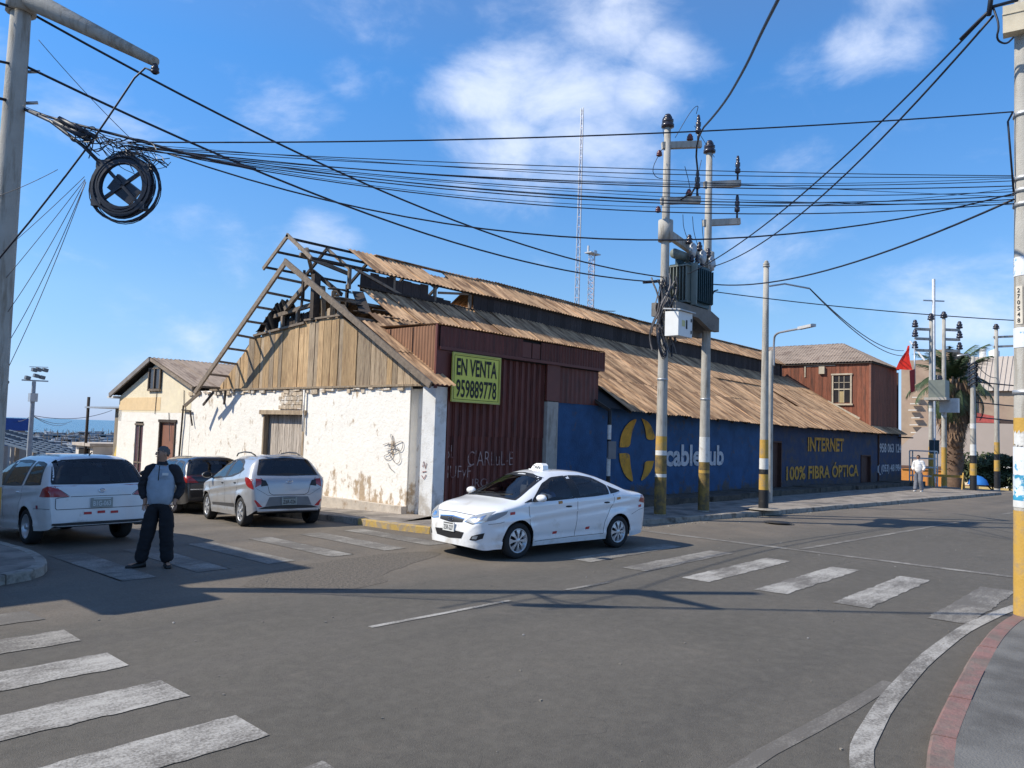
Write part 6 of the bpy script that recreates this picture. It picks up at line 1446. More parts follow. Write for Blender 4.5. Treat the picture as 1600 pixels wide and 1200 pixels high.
def build_car(sp, label, cat, group=None, scale=1., name='parked_car'):
    t = thing(name, label, cat, (0, 0, 0), 0, group); C = Car(sp); V, Fc = C.make_body(); paint_m = sp['paint']
    def part(b, nm, m): o = b.build(nm, m, t); return o
    # openings for the glass
    wins = sp['windows']      # dict name -> (A,B,axis,sides,glass)
    polys = []
    for nm, (A, B, axis, sides, g_) in wins.items():
        for sd in sides: polys.append((shrink([tuple(p) for p in A]+[tuple(p) for p in B][::-1], .026), axis, sd))
    keep = []
    for f in Fc:
        if len(f) > 4: keep.append(f); continue
        c = sum((Vector(V[i]) for i in f), Vector())/4; n_ = (Vector(V[f[1]])-Vector(V[f[0]])).cross(Vector(V[f[3]])-Vector(V[f[0]])); drop = False
        for (poly, axis, sd) in polys:
            if axis == 'y' and c.y*sd > .25 and c.z > sp['wz'] and in_poly((c.x, c.z), poly): drop = True
            if axis == 'x' and c.x*sd > sp.get('gx', {}).get(sd, .2) and in_poly((c.y, c.z), poly) and abs(n_.normalized().y) < .8 and (c.x*sd < sp['gxmax'][sd]): drop = True
        if not drop: keep.append(f)
    b = MB(); b.add(V, keep, 0, True); body = part(b, 'body', paint_m); body.data.validate()
    # inside: floor, dash, seats, liner
    fl = min(sp['rw'], .34); x0, x1 = sp['zt'][0][0], sp['zt'][-1][0]; W = sp['W']
    b = MB(); vs = []; N = 40
    for i in range(N+1): x = x0+.06+(x1-x0-.12)*i/N; w = C.w(x)*.9; z = C.z0(x)+.03; vs += [(x, -w, z), (x, w, z)]
    b.add(vs, [(2*i, 2*i+1, 2*i+3, 2*i+2) for i in range(N)]); part(b, 'underside', M['blk_plastic'])
    sx = sp['seatx']; b = MB(); belt = sp['wz']
    b.bx(sp['cabin'][0], sp['cabin'][1], -W*.86, W*.86, .34, .38); part(b, 'cabin_floor', M['dark'])
    b = MB(); b.bx(sp['cabin'][1]-.35, sp['cabin'][1]+.1, -W*.84, W*.84, .6, belt-.02); part(b, 'dashboard', M['blk_plastic'])
    for sy in (-.36, .36):
        for k, x in enumerate((sx, sx-.85)):
            if k == 1 and sp.get('norear'): continue
            b = MB(); b.box((x, sy, .52), (.5, .48, .18)); b.box((x-.3, sy, .82), (.14, .48, .6), ry=-.2); b.box((x-.38, sy, 1.17), (.09, .24, .16), ry=-.15); part(b, 'seat', M['seat'])
    b = MB(); b.tube([(sp['cabin'][1]-.42+.06*math.sin(a), .36+.19*math.cos(a), .93+.17*math.sin(a)) for a in np.linspace(0, 6.283, 20)], .014, 5, cap=False); part(b, 'steering_wheel', M['blk_plastic'])
    # glass, with a black surround
    for nm, (A, B, axis, sides, g_) in wins.items():
        for sd in sides:
            # surround ring
            ctr = Vector((sum(p[0] for p in A+B)/len(A+B), sum(p[1] for p in A+B)/len(A+B)))
            loop = [Vector(p) for p in A]+[Vector(p) for p in B][::-1]
            o_ = resample([(p.x, p.y) for p in loop+[loop[0]]], .06)
            nn = len(o_)-1; inn = []; out = []
            for i in range(nn+1):
                p = o_[i]; d = (ctr-p); l = d.length; inn.append(p+d*(min(.055, l*.4)/max(l, 1e-6))); out.append(p-d*(.006/max(l, 1e-6)))
            C_ = C.patch(out, inn, axis, sd, .0035, nn, 1); ring = part(C_, 'window_seal', M['blk_plastic'])
            part(C.patch(A, B, axis, sd, .002, 20, 8), nm, M[g_])
    # lights, grilles and other laid-on pieces
    for (nm, m, A, B, axis, sides, off) in sp['laid']:
        for sd in sides:
            if axis == 'x' and nm.startswith('~'):
                n2 = nm[1:]
                for q in (1, -1): part(C.patch([(p[0]*q, p[1]) for p in A], [(p[0]*q, p[1]) for p in B], axis, sd, off, 10, 5), n2, m)
            else: part(C.patch(A, B, axis, sd, off, 10, 5), nm, m)
    for (nm, P, axis, sides, w_, m) in sp['seams']:
        for sd in sides: part(C.seam(P, axis, sd, w_), nm, m)
    # wheels, liners
    tw = .2
    for xw in sp['axles']:
        for sd in (1, -1):
            yw = sd*(C.w(xw)-tw/2-.012); wheel(t, xw, yw, sp['rw_t'], tw, sd, sp['style'])
            b = MB(); R = sp['arch']+.004; n = 20; vs = []
            for i in range(n+1):
                a = math.pi*(i/n)*1.0; 
                for yy in (C.w(xw)*.985*sd, (C.w(xw)-.34)*sd): vs.append((xw-R*math.cos(a), yy*(1 if True else 1), sp['rw']+R*math.sin(a)))
            b.add(vs, [(2*i, 2*i+1, 2*i+3, 2*i+2) for i in range(n)]); b.poly([(xw-R*math.cos(math.pi*i/n), (C.w(xw)-.34)*sd, sp['rw']+R*math.sin(math.pi*i/n)) for i in range(n+1)]); part(b, 'wheel_liner', M['dark'])
    # mirrors
    for sd in (1, -1):
        mx, mz = sp['mirror']; yb = C.w(mx)*sd; b = MB(); b.ell((mx, yb+.115*sd, mz+.055), (.07, .115, .066), 14, 9); mo = part(b, 'mirror', sp.get('mirror_paint', paint_m))
        b = MB(); b.beam((mx+.02, yb-.02*sd, mz), (mx, yb+.07*sd, mz+.03), .05, .04); part(b, 'mirror_stalk', M['blk_plastic'])
        b = MB(); b.ell((mx-.045, yb+.12*sd, mz+.07), (.035, .105, .066), 14, 9); part(b, 'mirror_glass', M['blk_plastic'])
    # handles
    for (hx, hz) in sp['handles']:
        for sd in (1, -1):
            h, nr, _, _ = C.bvh.ray_cast(Vector((hx, 3*sd, hz)), Vector((0, -sd, 0)))
            b = MB(); b.ell((hx, h.y, hz), (.085, .022, .017), 12, 6); part(b, 'door_handle', sp['handle_m'])
    # plates
    for (sx_, zz, s_, pm_, im_, pw, ph) in sp['plates']:
        h, nr, _, _ = C.bvh.ray_cast(Vector((4*sx_, 0, zz)), Vector((-sx_, 0, 0))); xx = h.x+sx_*.02
        b = MB(); b.bx(xx-.01, xx+.01, -pw/2, pw/2, zz-ph/2, zz+ph/2); po = part(b, 'number_plate', pm_)
        to = text('plate_lettering', s_, (xx+sx_*.012, 0, zz-.012), (0, sx_, 0), (0, 0, 1), pw*.82, ph*.52, im_, None, .012); to.parent = po
        b = MB(); b.bx(xx+sx_*.0105-.001, xx+sx_*.0105+.001, -pw*.4, pw*.4, zz+ph*.34, zz+ph*.44); bo = b.build('plate_band', im_); bo.parent = po
    t.scale = (scale,)*3
    return t, C, part
def mir(A): return [(-p[0], p[1]) for p in A]
# ---------- white taxi (sedan)
white = mat('taxi_white_paint', (.78, .79, .80), .3, var=.03, scale=2, coat=1., col2=(.50, .47, .42), c2scale=3, c2lo=.60, c2hi=.85, lowdirt=(.12, .75, .17), spec=.5)
BP = M['blk_plastic']
sedan = dict(paint=white, axles=(-1.285, 1.285), arch=.345, rw=.31, rw_t=.305, W=.85, style='eight', cabin=(-1.2, 1.05), seatx=.25, wz=.90, gx={1: .35, -1: .95}, gxmax={1: 1.35, -1: 1.95},
  zt=[(-2.245, .52), (-2.238, .78), (-2.21, .93), (-2.13, 1.03), (-1.9, 1.07), (-1.72, 1.10), (-1.35, 1.25), (-1.0, 1.365), (-.6, 1.437), (-.2, 1.457), (.15, 1.445), (.42, 1.40), (.8, 1.225), (1.2, 1.01), (1.3, .975), (1.6, .915), (1.85, .83), (2.0, .745), (2.08, .65), (2.125, .48)],
  zb=[(-2.245, .45), (-2.22, .80), (-2.0, .95), (-1.5, .985), (-.9, .965), (0, .93), (.8, .895), (1.3, .86), (1.7, .79), (1.95, .68), (2.06, .56), (2.125, .40)],
  w=[(-2.245, .56), (-2.23, .64), (-2.18, .72), (-2.05, .79), (-1.7, .835), (-1.2, .85), (0, .85), (1.2, .85), (1.6, .835), (1.85, .775), (1.98, .70), (2.06, .61), (2.105, .50), (2.125, .40)],
  rr=[(-2.245, .97), (-1.95, .92), (-1.6, .84), (-1.2, .73), (-.8, .67), (.1, .67), (.5, .71), (.9, .82), (1.2, .93), (1.5, .95), (2.125, .95)],
  k=[(-2.245, 2.6), (-1.9, 3.2), (-1.5, 3.4), (-1, 3.6), (.2, 3.6), (.8, 3.4), (1.2, 3.0), (1.5, 2.5), (2.125, 2.4)],
  z0=[(-2.245, .30), (-2.1, .24), (-1.7, .2), (1.7, .185), (1.9, .17), (2.125, .22)],
  windows={'windscreen': ([(-.66, .965), (-.35, .985), (0, .99), (.35, .985), (.66, .965)], [(-.50, 1.33), (-.25, 1.385), (0, 1.395), (.25, 1.385), (.50, 1.33)], 'x', (1,), 'glass'),
           'rear_window': ([(-.62, 1.10), (0, 1.115), (.62, 1.10)], [(-.47, 1.30), (0, 1.36), (.47, 1.30)], 'x', (-1,), 'glass_dk'),
           'front_door_window': ([(.97, .945), (.5, .955), (-.08, .975)], [(.93, .99), (.55, 1.235), (.28, 1.335), (-.08, 1.365)], 'y', (1, -1), 'glass'),
           'rear_door_window': ([(-.17, .98), (-.6, 1.0), (-1.02, 1.025)], [(-.17, 1.368), (-.5, 1.36), (-.80, 1.315), (-1.05, 1.19)], 'y', (1, -1), 'glass')},
  laid=[('quarter_trim', BP, [(-1.06, 1.03), (-1.2, 1.045), (-1.35, 1.07)], [(-1.08, 1.18), (-1.2, 1.13), (-1.35, 1.085)], 'y', (1, -1), .003),
        ('pillar_trim', BP, [(-.085, .975), (-.165, .98)], [(-.085, 1.36), (-.165, 1.365)], 'y', (1, -1), .003),
        ('mirror_trim', BP, [(1.16, .93), (.98, .945)], [(1.14, .94), (.95, 1.0)], 'y', (1, -1), .003),
        ('~headlight', M['clear_l'], [(.37, .63), (.55, .60), (.74, .66)], [(.44, .70), (.60, .76), (.765, .81)], 'x', (1,), .006),
        ('~headlight_rim', M['chrome'], [(.36, .618), (.55, .588), (.74, .648)], [(.37, .63), (.55, .60), (.74, .66)], 'x', (1,), .007),
        ('~headlight_bulb', M['chrome'], [(.47, .645), (.57, .635)], [(.49, .695), (.59, .71)], 'x', (1,), .009), ('~headlight_bulb', M['chrome'], [(.63, .66), (.69, .67)], [(.65, .72), (.71, .75)], 'x', (1,), .009),
        ('side_headlight', M['clear_l'], [(1.93, .65), (1.78, .675), (1.58, .765)], [(1.90, .735), (1.76, .785), (1.55, .815)], 'y', (1, -1), .004),
        ('upper_grille', M['blk_plastic'], [(-.31, .60), (0, .575), (.31, .60)], [(-.33, .655), (0, .675), (.33, .655)], 'x', (1,), .005),
        ('grille_rim', M['chrome'], [(-.335, .65), (0, .672), (.335, .65)], [(-.345, .665), (0, .69), (.345, .665)], 'x', (1,), .008),
        ('lower_grille', M['blk_plastic'], [(-.34, .34), (0, .315), (.34, .34)], [(-.40, .445), (0, .46), (.40, .445)], 'x', (1,), .005),
        ('~fog_recess', M['blk_plastic'], [(.52, .335), (.62, .33), (.70, .37)], [(.56, .40), (.66, .44), (.72, .46)], 'x', (1,), .005),
        ('~fog_light', M['clear_l'], [(.56, .355), (.63, .355)], [(.58, .40), (.65, .41)], 'x', (1,), .008),
        ('tail_light', M['red_l'], [(-1.88, .86), (-2.05, .83), (-2.19, .80)], [(-1.98, .98), (-2.08, .975), (-2.16, .95)], 'y', (1, -1), .005),
        ('~rear_light', M['red_l'], [(.45, .80), (.70, .80)], [(.42, .93), (.70, .96)], 'x', (-1,), .005)],
  seams=[('door_gap', [(1.08, .88), (1.05, .6), (.98, .36), (.9, .27)], 'y', (1, -1), .009, BP), ('door_gap', [(-.125, .97), (-.125, .6), (-.09, .30)], 'y', (1, -1), .009, BP), ('door_gap', [(-1.12, 1.02), (-1.13, .9), (-1.0, .72), (-.88, .52), (-.86, .30)], 'y', (1, -1), .009, BP),
         ('sill_gap', [(.9, .27), (-.09, .295), (-.86, .30)], 'y', (1, -1), .008, BP), ('bonnet_gap', [(-.50, .73), (0, .745), (.50, .73)], 'x', (1,), .009, BP), ('bumper_gap', [(1.62, .64), (1.70, .62), (1.9, .60)], 'y', (1, -1), .006, BP), ('bumper_gap', [(-1.66, .62), (-1.9, .70), (-2.15, .73)], 'y', (1, -1), .006, BP), ('boot_gap', [(-.6, .98), (-.55, .62), (.55, .62), (.6, .98)], 'x', (-1,), .008, BP)],
  mirror=(.90, .96), handles=[(.10, .84), (-.92, .875)], handle_m=BP,
  plates=[(1, .505, 'Z5R-227', M['plate_w'], M['ink'], .31, .15), (-1, .78, 'Z5R-227', M['plate_w'], M['ink'], .34, .15)])
TX, TC, tp = build_car(sedan, 'clean white taxi sedan with roof sign turning out of the side street', 'taxi', scale=.965, name='taxi')
# emblem, roof sign, stickers, wipers
def emblem(C, tp, x_sign, z, w, h):
    hh, nr, _, _ = C.bvh.ray_cast(Vector((4*x_sign, 0, z)), Vector((-x_sign, 0, 0))); xx = hh.x+.018*x_sign; b = MB()
    b.tube([(xx, w/2*math.cos(a), z+h/2*math.sin(a)) for a in np.linspace(0, 6.283, 24)], .006, 5, cap=False)
    b.tube([(xx, -w*.22, z-h*.34), (xx, -w*.12, z+h*.32)], .006, 5); b.tube([(xx, w*.12, z-h*.32), (xx, w*.22, z+h*.34)], .006, 5); b.tube([(xx, -w*.15, z-.01*0), (xx, w*.15, z)], .005, 5)
    return tp(b, 'emblem', M['chrome'])
emblem(TC, tp, 1, .632, .13, .065)
b = MB(); b.prism([(-.02, -.17, 1.44), (-.02, .17, 1.44), (-.05, .13, 1.53), (-.07, .06, 1.565), (-.07, -.06, 1.565), (-.05, -.13, 1.53)], (.14, 0, 0)); b2 = tp(b, 'roof_sign', mat('roof_sign_white', (.82, .82, .80), .4))
b = MB(); b.prism([(-.055, -.19, 1.44), (.15, -.19, 1.44), (.15, .19, 1.44), (-.055, .19, 1.44)], (0, 0, .02)); tp(b, 'roof_sign_base', M['plate_w'])
o = text('roof_sign_lettering', 'TAXI', (.125, 0, 1.50), (0, 1, 0), (0, 0, 1), .20, .065, M['ink'], None, .02); o.parent = b2
for (xx, zz, col) in ((.60, .62, 'x'), (.35, .48, 'x'), (-.35, .55, 'x')): pass
stk = mat('red_sticker', (.45, .05, .05), .5); stk2 = mat('amber_sticker', (.5, .22, .05), .5); stw = mat('white_sticker', (.75, .75, .75), .5)
for (xx, zz, m_) in ((1.45, .775, stk), (.32, .92, stk2), (-1.25, .945, stk2), (.42, .395, stk), (-.42, .43, stk), (-1.93, .775, stk)):
    for sd in (1, -1): tp(TC.patch([(xx-.055, zz-.022), (xx+.05, zz-.03)], [(xx-.055, zz+.024), (xx+.05, zz+.016)], 'y', sd, .003, 3, 2), 'sticker', m_)
for xx, zz in ((.45, .39), (-.39, .425)):
    for sd in (1, -1): tp(TC.patch([(xx-.06, zz-.045), (xx+.10, zz-.055)], [(xx-.03, zz-.012), (xx+.12, zz-.02)], 'y', sd, .0025, 3, 2), 'sticker', stw)
for y_ in (-.28, .22): b = MB(); b.beam((1.18, y_-.22, 1.03), (1.10, y_+.22, 1.055), .015, .012); tp(b, 'wiper', BP)
# driver, seen through the windscreen
def place_car(t, rear_pt, front_pt, rear_off):
    """put the car with its near side wheels on two surveyed ground points"""
    pass
def set_on(t, C, wheelpt_a, xa, wheelpt_b, side, sc):
    """wheelpt_a: ground point of the near wheel at local x=xa; wheelpt_b: ground point of other near wheel giving direction (towards the front)"""
    a = Vector(wheelpt_a[:2]); c = Vector(wheelpt_b[:2]); d = (c-a).normalized(); ang = math.atan2(d.y, d.x)
    n = Vector((-d.y, d.x)); yw = (C.w(xa)-.1)*side*sc
    ctr = a-d*(xa*sc)-n*yw
    z = gz(ctr.x, ctr.y); dz = gz(ctr.x+d.x*1.2, ctr.y+d.y*1.2)-gz(ctr.x-d.x*1.2, ctr.y-d.y*1.2)
    t.location = (ctr.x, ctr.y, z); t.rotation_euler = (0, -math.atan2(dz, 2.4), ang)
set_on(TX, TC, (12.24, 8.24), -1.285, (9.79, 8.53), 1, .965)
# ---------- silver hatchback
silver = mat('silver_paint', (.40, .41, .43), .36, .35, var=.03, scale=2, coat=1., col2=(.30, .28, .25), c2scale=3, c2lo=.60, c2hi=.85, lowdirt=(0, .6, .17))
hatch = dict(paint=silver, axles=(-1.225, 1.225), arch=.345, rw=.31, rw_t=.305, W=.84, style='swirl', cabin=(-1.25, 1.0), seatx=.2, wz=.93, gx={1: .3, -1: 1.15}, gxmax={1: 1.3, -1: 1.8},
  zt=[(-1.83, .40), (-1.825, .86), (-1.79, .98), (-1.72, 1.08), (-1.60, 1.26), (-1.48, 1.42), (-1.42, 1.475), (-1.2, 1.50), (-.6, 1.515), (0, 1.505), (.32, 1.455), (.7, 1.28), (1.05, 1.06), (1.2, 1.01), (1.5, .94), (1.75, .86), (1.88, .76), (1.95, .64), (1.985, .48)],
  zb=[(-1.83, .34), (-1.80, .90), (-1.6, 1.02), (-1.2, 1.0), (-.4, .955), (.6, .925), (1.2, .88), (1.6, .80), (1.85, .66), (1.985, .42)],
  w=[(-1.83, .66), (-1.81, .73), (-1.74, .79), (-1.55, .825), (-1.2, .84), (0, .84), (1.1, .84), (1.5, .825), (1.75, .76), (1.88, .68), (1.95, .58), (1.985, .45)],
  rr=[(-1.83, .98), (-1.75, .92), (-1.6, .80), (-1.4, .72), (-.8, .70), (.1, .70), (.5, .75), (.9, .86), (1.2, .95), (1.985, .95)],
  k=[(-1.83, 3.0), (-1.7, 3.8), (-1.4, 4.2), (-1, 4.0), (.2, 3.8), (.8, 3.4), (1.2, 2.8), (1.985, 2.4)],
  z0=[(-1.83, .36), (-1.7, .28), (-1.5, .22), (1.6, .2), (1.985, .24)],
  windows={'windscreen': ([(-.64, 1.0), (0, 1.03), (.64, 1.0)], [(-.50, 1.38), (0, 1.44), (.50, 1.38)], 'x', (1,), 'glass'),
           'rear_window': ([(-.66, 1.07), (0, 1.06), (.66, 1.07)], [(-.53, 1.40), (0, 1.435), (.53, 1.40)], 'x', (-1,), 'glass_dk'),
           'front_door_window': ([(.90, .965), (.4, .975), (-.10, 1.0)], [(.86, 1.01), (.5, 1.26), (.2, 1.37), (-.10, 1.40)], 'y', (1, -1), 'glass_dk'),
           'rear_door_window': ([(-.18, 1.0), (-.6, 1.03), (-.98, 1.10)], [(-.18, 1.40), (-.55, 1.40), (-.85, 1.34), (-1.02, 1.22)], 'y', (1, -1), 'glass_dk')},
  laid=[('quarter_trim', BP, [(-1.0, 1.10), (-1.15, 1.17)], [(-1.03, 1.23), (-1.16, 1.19)], 'y', (1, -1), .003), ('pillar_trim', BP, [(-.10, 1.0), (-.18, 1.0)], [(-.10, 1.4), (-.18, 1.4)], 'y', (1, -1), .003),
        ('tail_light', M['red_l'], [(-1.50, .95), (-1.62, .84), (-1.80, .78)], [(-1.50, 1.03), (-1.64, 1.02), (-1.76, .98)], 'y', (1, -1), .005),
        ('~rear_light', M['red_l'], [(.60, .88), (.72, .82)], [(.58, .99), (.70, 1.0)], 'x', (-1,), .006), ('~rear_light_dark', BP, [(.45, .86), (.60, .84)], [(.50, .96), (.60, .98)], 'x', (-1,), .006),
        ('~rear_reflector', M['refl'], [(.56, .42), (.66, .42)], [(.70, .56), (.73, .56)], 'x', (-1,), .005),
        ('plate_recess', mat('recess_grey', (.16, .165, .17), .5), [(-.50, .44), (0, .42), (.50, .44)], [(-.42, .62), (0, .63), (.42, .62)], 'x', (-1,), .003),
        ('rear_diffuser', BP, [(-.66, .38), (0, .37), (.66, .38)], [(-.5, .43), (0, .45), (.5, .43)], 'x', (-1,), .006), ('roof_spoiler', silver, [(-.50, 1.44), (0, 1.47), (.50, 1.44)], [(-.46, 1.455), (0, 1.485), (.46, 1.455)], 'x', (-1,), .03),
        ('~headlight', M['clear_l'], [(.45, .60), (.70, .62)], [(.48, .74), (.72, .76)], 'x', (1,), .006), ('upper_grille', BP, [(-.4, .42), (.4, .42)], [(-.45, .62), (.45, .62)], 'x', (1,), .006),
        ('side_moulding', mat('moulding_dark', (.06, .06, .065), .5), [(.80, .36), (-.75, .375)], [(.80, .42), (-.75, .46)], 'y', (1, -1), .004)],
  seams=[('door_gap', [(1.0, .92), (.98, .6), (.9, .30)], 'y', (1, -1), .009, BP), ('door_gap', [(-.14, 1.0), (-.14, .6), (-.1, .3)], 'y', (1, -1), .009, BP), ('door_gap', [(-1.05, 1.12), (-1.07, .95), (-.93, .72), (-.84, .5), (-.8, .32)], 'y', (1, -1), .009, BP),
         ('tailgate_gap', [(-.60, 1.02), (-.46, .86), (-.42, .70), (-.36, .665), (.36, .665), (.42, .70), (.46, .86), (.60, 1.02)], 'x', (-1,), .010, BP), ('bumper_crease', [(-.70, .80), (-.45, .655), (0, .64), (.45, .655), (.70, .80)], 'x', (-1,), .006, BP)],
  mirror=(.84, .98), mirror_paint=silver, handles=[(.02, .88), (-.86, .90)], handle_m=BP, plates=[(-1, .53, 'Z6R-026', M['plate_d'], M['ink'], .33, .16)])
HB, HC, hp = build_car(hatch, 'silver hatchback with roof rails parked along the whitewashed wall', 'car', 'cars parked in the side street', scale=.97)
emblem(HC, hp, -1, .93, .13, .07)
for sd in (1, -1):
    b = MB(); b.tube([(.15, .50*sd, 1.475), (.05, .50*sd, 1.535), (-.4, .51*sd, 1.565), (-.85, .51*sd, 1.545), (-1.1, .50*sd, 1.485)], .016, 6); hp(b, 'roof_rail', BP)
b = MB(); b.tube([(-1.1, 0, 1.49), (-1.25, 0, 1.60)], .006, 5); hp(b, 'aerial', BP)
set_on(HB, HC, (8.50, 14.80), -1.225, (9.0, 17.2), 1, .97)
# ---------- wagons
def wagon(paint_, glass='glass_dk', plate='B1G-063', lights=True):
    return dict(paint=paint_, axles=(-1.265, 1.265), arch=.335, rw=.30, rw_t=.295, W=.83, style='steel', cabin=(-2.0, 1.0), seatx=.25, wz=.88, norear=False, gx={1: .3, -1: 1.7}, gxmax={1: 1.3, -1: 2.16},
  zt=[(-2.21, .42), (-2.205, .80), (-2.18, .93), (-2.12, 1.0), (-2.0, 1.17), (-1.86, 1.37), (-1.78, 1.44), (-1.55, 1.475), (-.8, 1.495), (-.1, 1.485), (.28, 1.43), (.7, 1.22), (1.05, 1.02), (1.2, .97), (1.6, .90), (1.9, .78), (2.05, .66), (2.12, .45)],
  zb=[(-2.21, .36), (-2.18, .86), (-2.0, .93), (-1.4, .93), (0, .90), (.9, .87), (1.4, .82), (1.8, .70), (2.12, .4)],
  w=[(-2.21, .74), (-2.18, .78), (-2.05, .815), (-1.6, .83), (0, .835), (1.2, .83), (1.7, .79), (1.95, .70), (2.07, .58), (2.12, .46)],
  rr=[(-2.21, .98), (-2.1, .93), (-1.9, .83), (-1.6, .78), (-.8, .76), (.1, .76), (.5, .80), (.9, .90), (1.2, .95), (2.12, .95)],
  k=[(-2.21, 4.0), (-2.0, 4.6), (-1.4, 4.6), (-1, 4.4), (.2, 4.0), (.8, 3.4), (1.2, 2.8), (2.12, 2.4)],
  z0=[(-2.21, .34), (-2.1, .28), (-1.5, .24), (1.6, .2), (2.12, .24)],
  windows={'windscreen': ([(-.62, .97), (0, 1.0), (.62, .97)], [(-.52, 1.36), (0, 1.41), (.52, 1.36)], 'x', (1,), 'glass'),
           'rear_window': ([(-.74, 1.0), (0, .99), (.74, 1.0)], [(-.62, 1.385), (0, 1.41), (.62, 1.385)], 'x', (-1,), 'glass'),
           'front_door_window': ([(.88, .93), (.4, .94), (-.08, .95)], [(.84, .98), (.5, 1.22), (.2, 1.345), (-.08, 1.38)], 'y', (1, -1), glass),
           'rear_door_window': ([(-.16, .95), (-.6, .955), (-1.02, .965)], [(-.16, 1.385), (-.6, 1.39), (-1.02, 1.37)], 'y', (1, -1), glass),
           'quarter_window': ([(-1.12, .97), (-1.5, .98), (-1.84, .99)], [(-1.12, 1.365), (-1.4, 1.355), (-1.66, 1.32)], 'y', (1, -1), glass)},
  laid=[('pillar_trim', BP, [(-.08, .95), (-.16, .95)], [(-.08, 1.385), (-.16, 1.385)], 'y', (1, -1), .003),
        ('tail_light', M['red_l'], [(-1.86, .80), (-2.0, .80), (-2.19, .80)], [(-1.98, .93), (-2.08, .965), (-2.15, .97)], 'y', (1, -1), .005), ('~rear_light', M['red_l'], [(.50, .80), (.80, .80)], [(.66, .93), (.79, .97)], 'x', (-1,), .006),
        ('~bumper_reflector', M['refl'], [(.15, .505), (.27, .505)], [(.15, .545), (.27, .545)], 'x', (-1,), .008), ('bumper_reflector', M['refl'], [(-.06, .515), (.06, .515)], [(-.06, .555), (.06, .555)], 'x', (-1,), .008),
        ('bumper_foot', BP, [(-.74, .35), (0, .34), (.74, .35)], [(-.74, .385), (0, .385), (.74, .385)], 'x', (-1,), .008), ('~headlight', M['clear_l'], [(.45, .58), (.70, .60)], [(.48, .70), (.72, .72)], 'x', (1,), .006),
        ('roof_stripe', BP, [(.0, 1.462), (-.9, 1.47), (-1.5, 1.455)], [(.0, 1.47), (-.9, 1.478), (-1.5, 1.463)], 'y', (1, -1), .012)],
  seams=[('door_gap', [(1.0, .86), (.98, .6), (.9, .28)], 'y', (1, -1), .009, BP), ('door_gap', [(-.12, .95), (-.12, .6), (-.1, .28)], 'y', (1, -1), .009, BP), ('door_gap', [(-1.07, .97), (-1.08, .85), (-.92, .66), (-.88, .3)], 'y', (1, -1), .009, BP),
         ('tailgate_gap', [(-.70, .96), (-.48, .80), (-.70, .785), (-.70, .60), (.70, .60), (.70, .785), (.48, .80), (.70, .96)], 'x', (-1,), .010, BP), ('panel_crease', [(-.48, .80), (.48, .80)], 'x', (-1,), .009, BP), ('bumper_gap', [(-1.62, .60), (-1.9, .61), (-2.18, .61)], 'y', (1, -1), .007, BP)],
  mirror=(.82, .94), handles=[(.04, .84), (-.9, .85)], handle_m=paint_, plates=[(-1, .69, plate, M['plate_d'], M['plate_w'], .34, .16)])
wwhite = mat('old_white_paint', (.66, .66, .66), .35, var=.06, scale=3, coat=.5, col2=(.45, .42, .38), c2scale=2.5, c2lo=.6, c2hi=.75)
WW, WC, wp = build_car(wagon(wwhite), 'old white station wagon seen from behind, parked in shade beside the standing man', 'car', 'cars parked in the side street', scale=.985)
emblem(WC, wp, -1, .885, .09, .07)
b = MB(); b.ell((-2.165, -.12, .915), (.012, .014, .014), 8, 6); wp(b, 'tailgate_lock', BP)
b = MB(); b.tube([(-1.6, 0, 1.47), (-1.72, 0, 1.52)], .01, 5); wp(b, 'aerial', BP)
for sd in (1, -1): wp(WC.patch([(-1.72, .60), (-1.80, .60)], [(-1.72, .66), (-1.80, .66)], 'y', sd, .003, 2, 2), 'fuel_mark', mat('fuel_mark', (.25, .05, .08), .5))
set_on(WW, WC, (4.50, 14.45), -1.265, (4.47, 16.9), 1, .985)
black = glossy('black_paint', (.012, .012, .014), .08)
BW, BC, bp_ = build_car(wagon(black, plate='Z3K-418'), 'black station wagon parked behind the silver hatchback', 'car', 'cars parked in the side street', scale=.97)
bp_(BC.patch([(-1.9, .62), (-2.1, .62)], [(-1.9, .635), (-2.1, .635)], 'y', 1, .01, 4, 1), 'bright_strip', M['chrome']); bp_(BC.patch([(-.7, .62), (.7, .62)], [(-.7, .645), (.7, .645)], 'x', -1, .01, 8, 1), 'bright_strip', M['chrome'])
set_on(BW, BC, (9.35, 19.6), -1.265, (9.65, 22.1), 1, .97)
# white hatch at the far left edge and a parked car at the far right, both only partly in frame
LC = copy_tree(HB); LC['label'] = 'white hatchback mostly cut off by the left edge of the picture'; LC.location = (3.1, 18.6, gz(3.1, 18.6)); LC.rotation_euler = (0, 0, 1.65)
lw = mat('plain_white_paint', (.62, .62, .62), .35, coat=.5, var=.04)
for ch in LC.children:
    if ch.name.startswith('body') or ch.name.startswith('mirror') and 'glass' not in ch.name: ch.data = ch.data.copy(); ch.data.materials.clear(); ch.data.materials.append(lw)
RC = copy_tree(HB); RC['label'] = 'grey hatchback half hidden behind the near poster pole at the right edge'; RC.location = (21.2, 1.55, 0); RC.rotation_euler = (0, 0, 3.10)
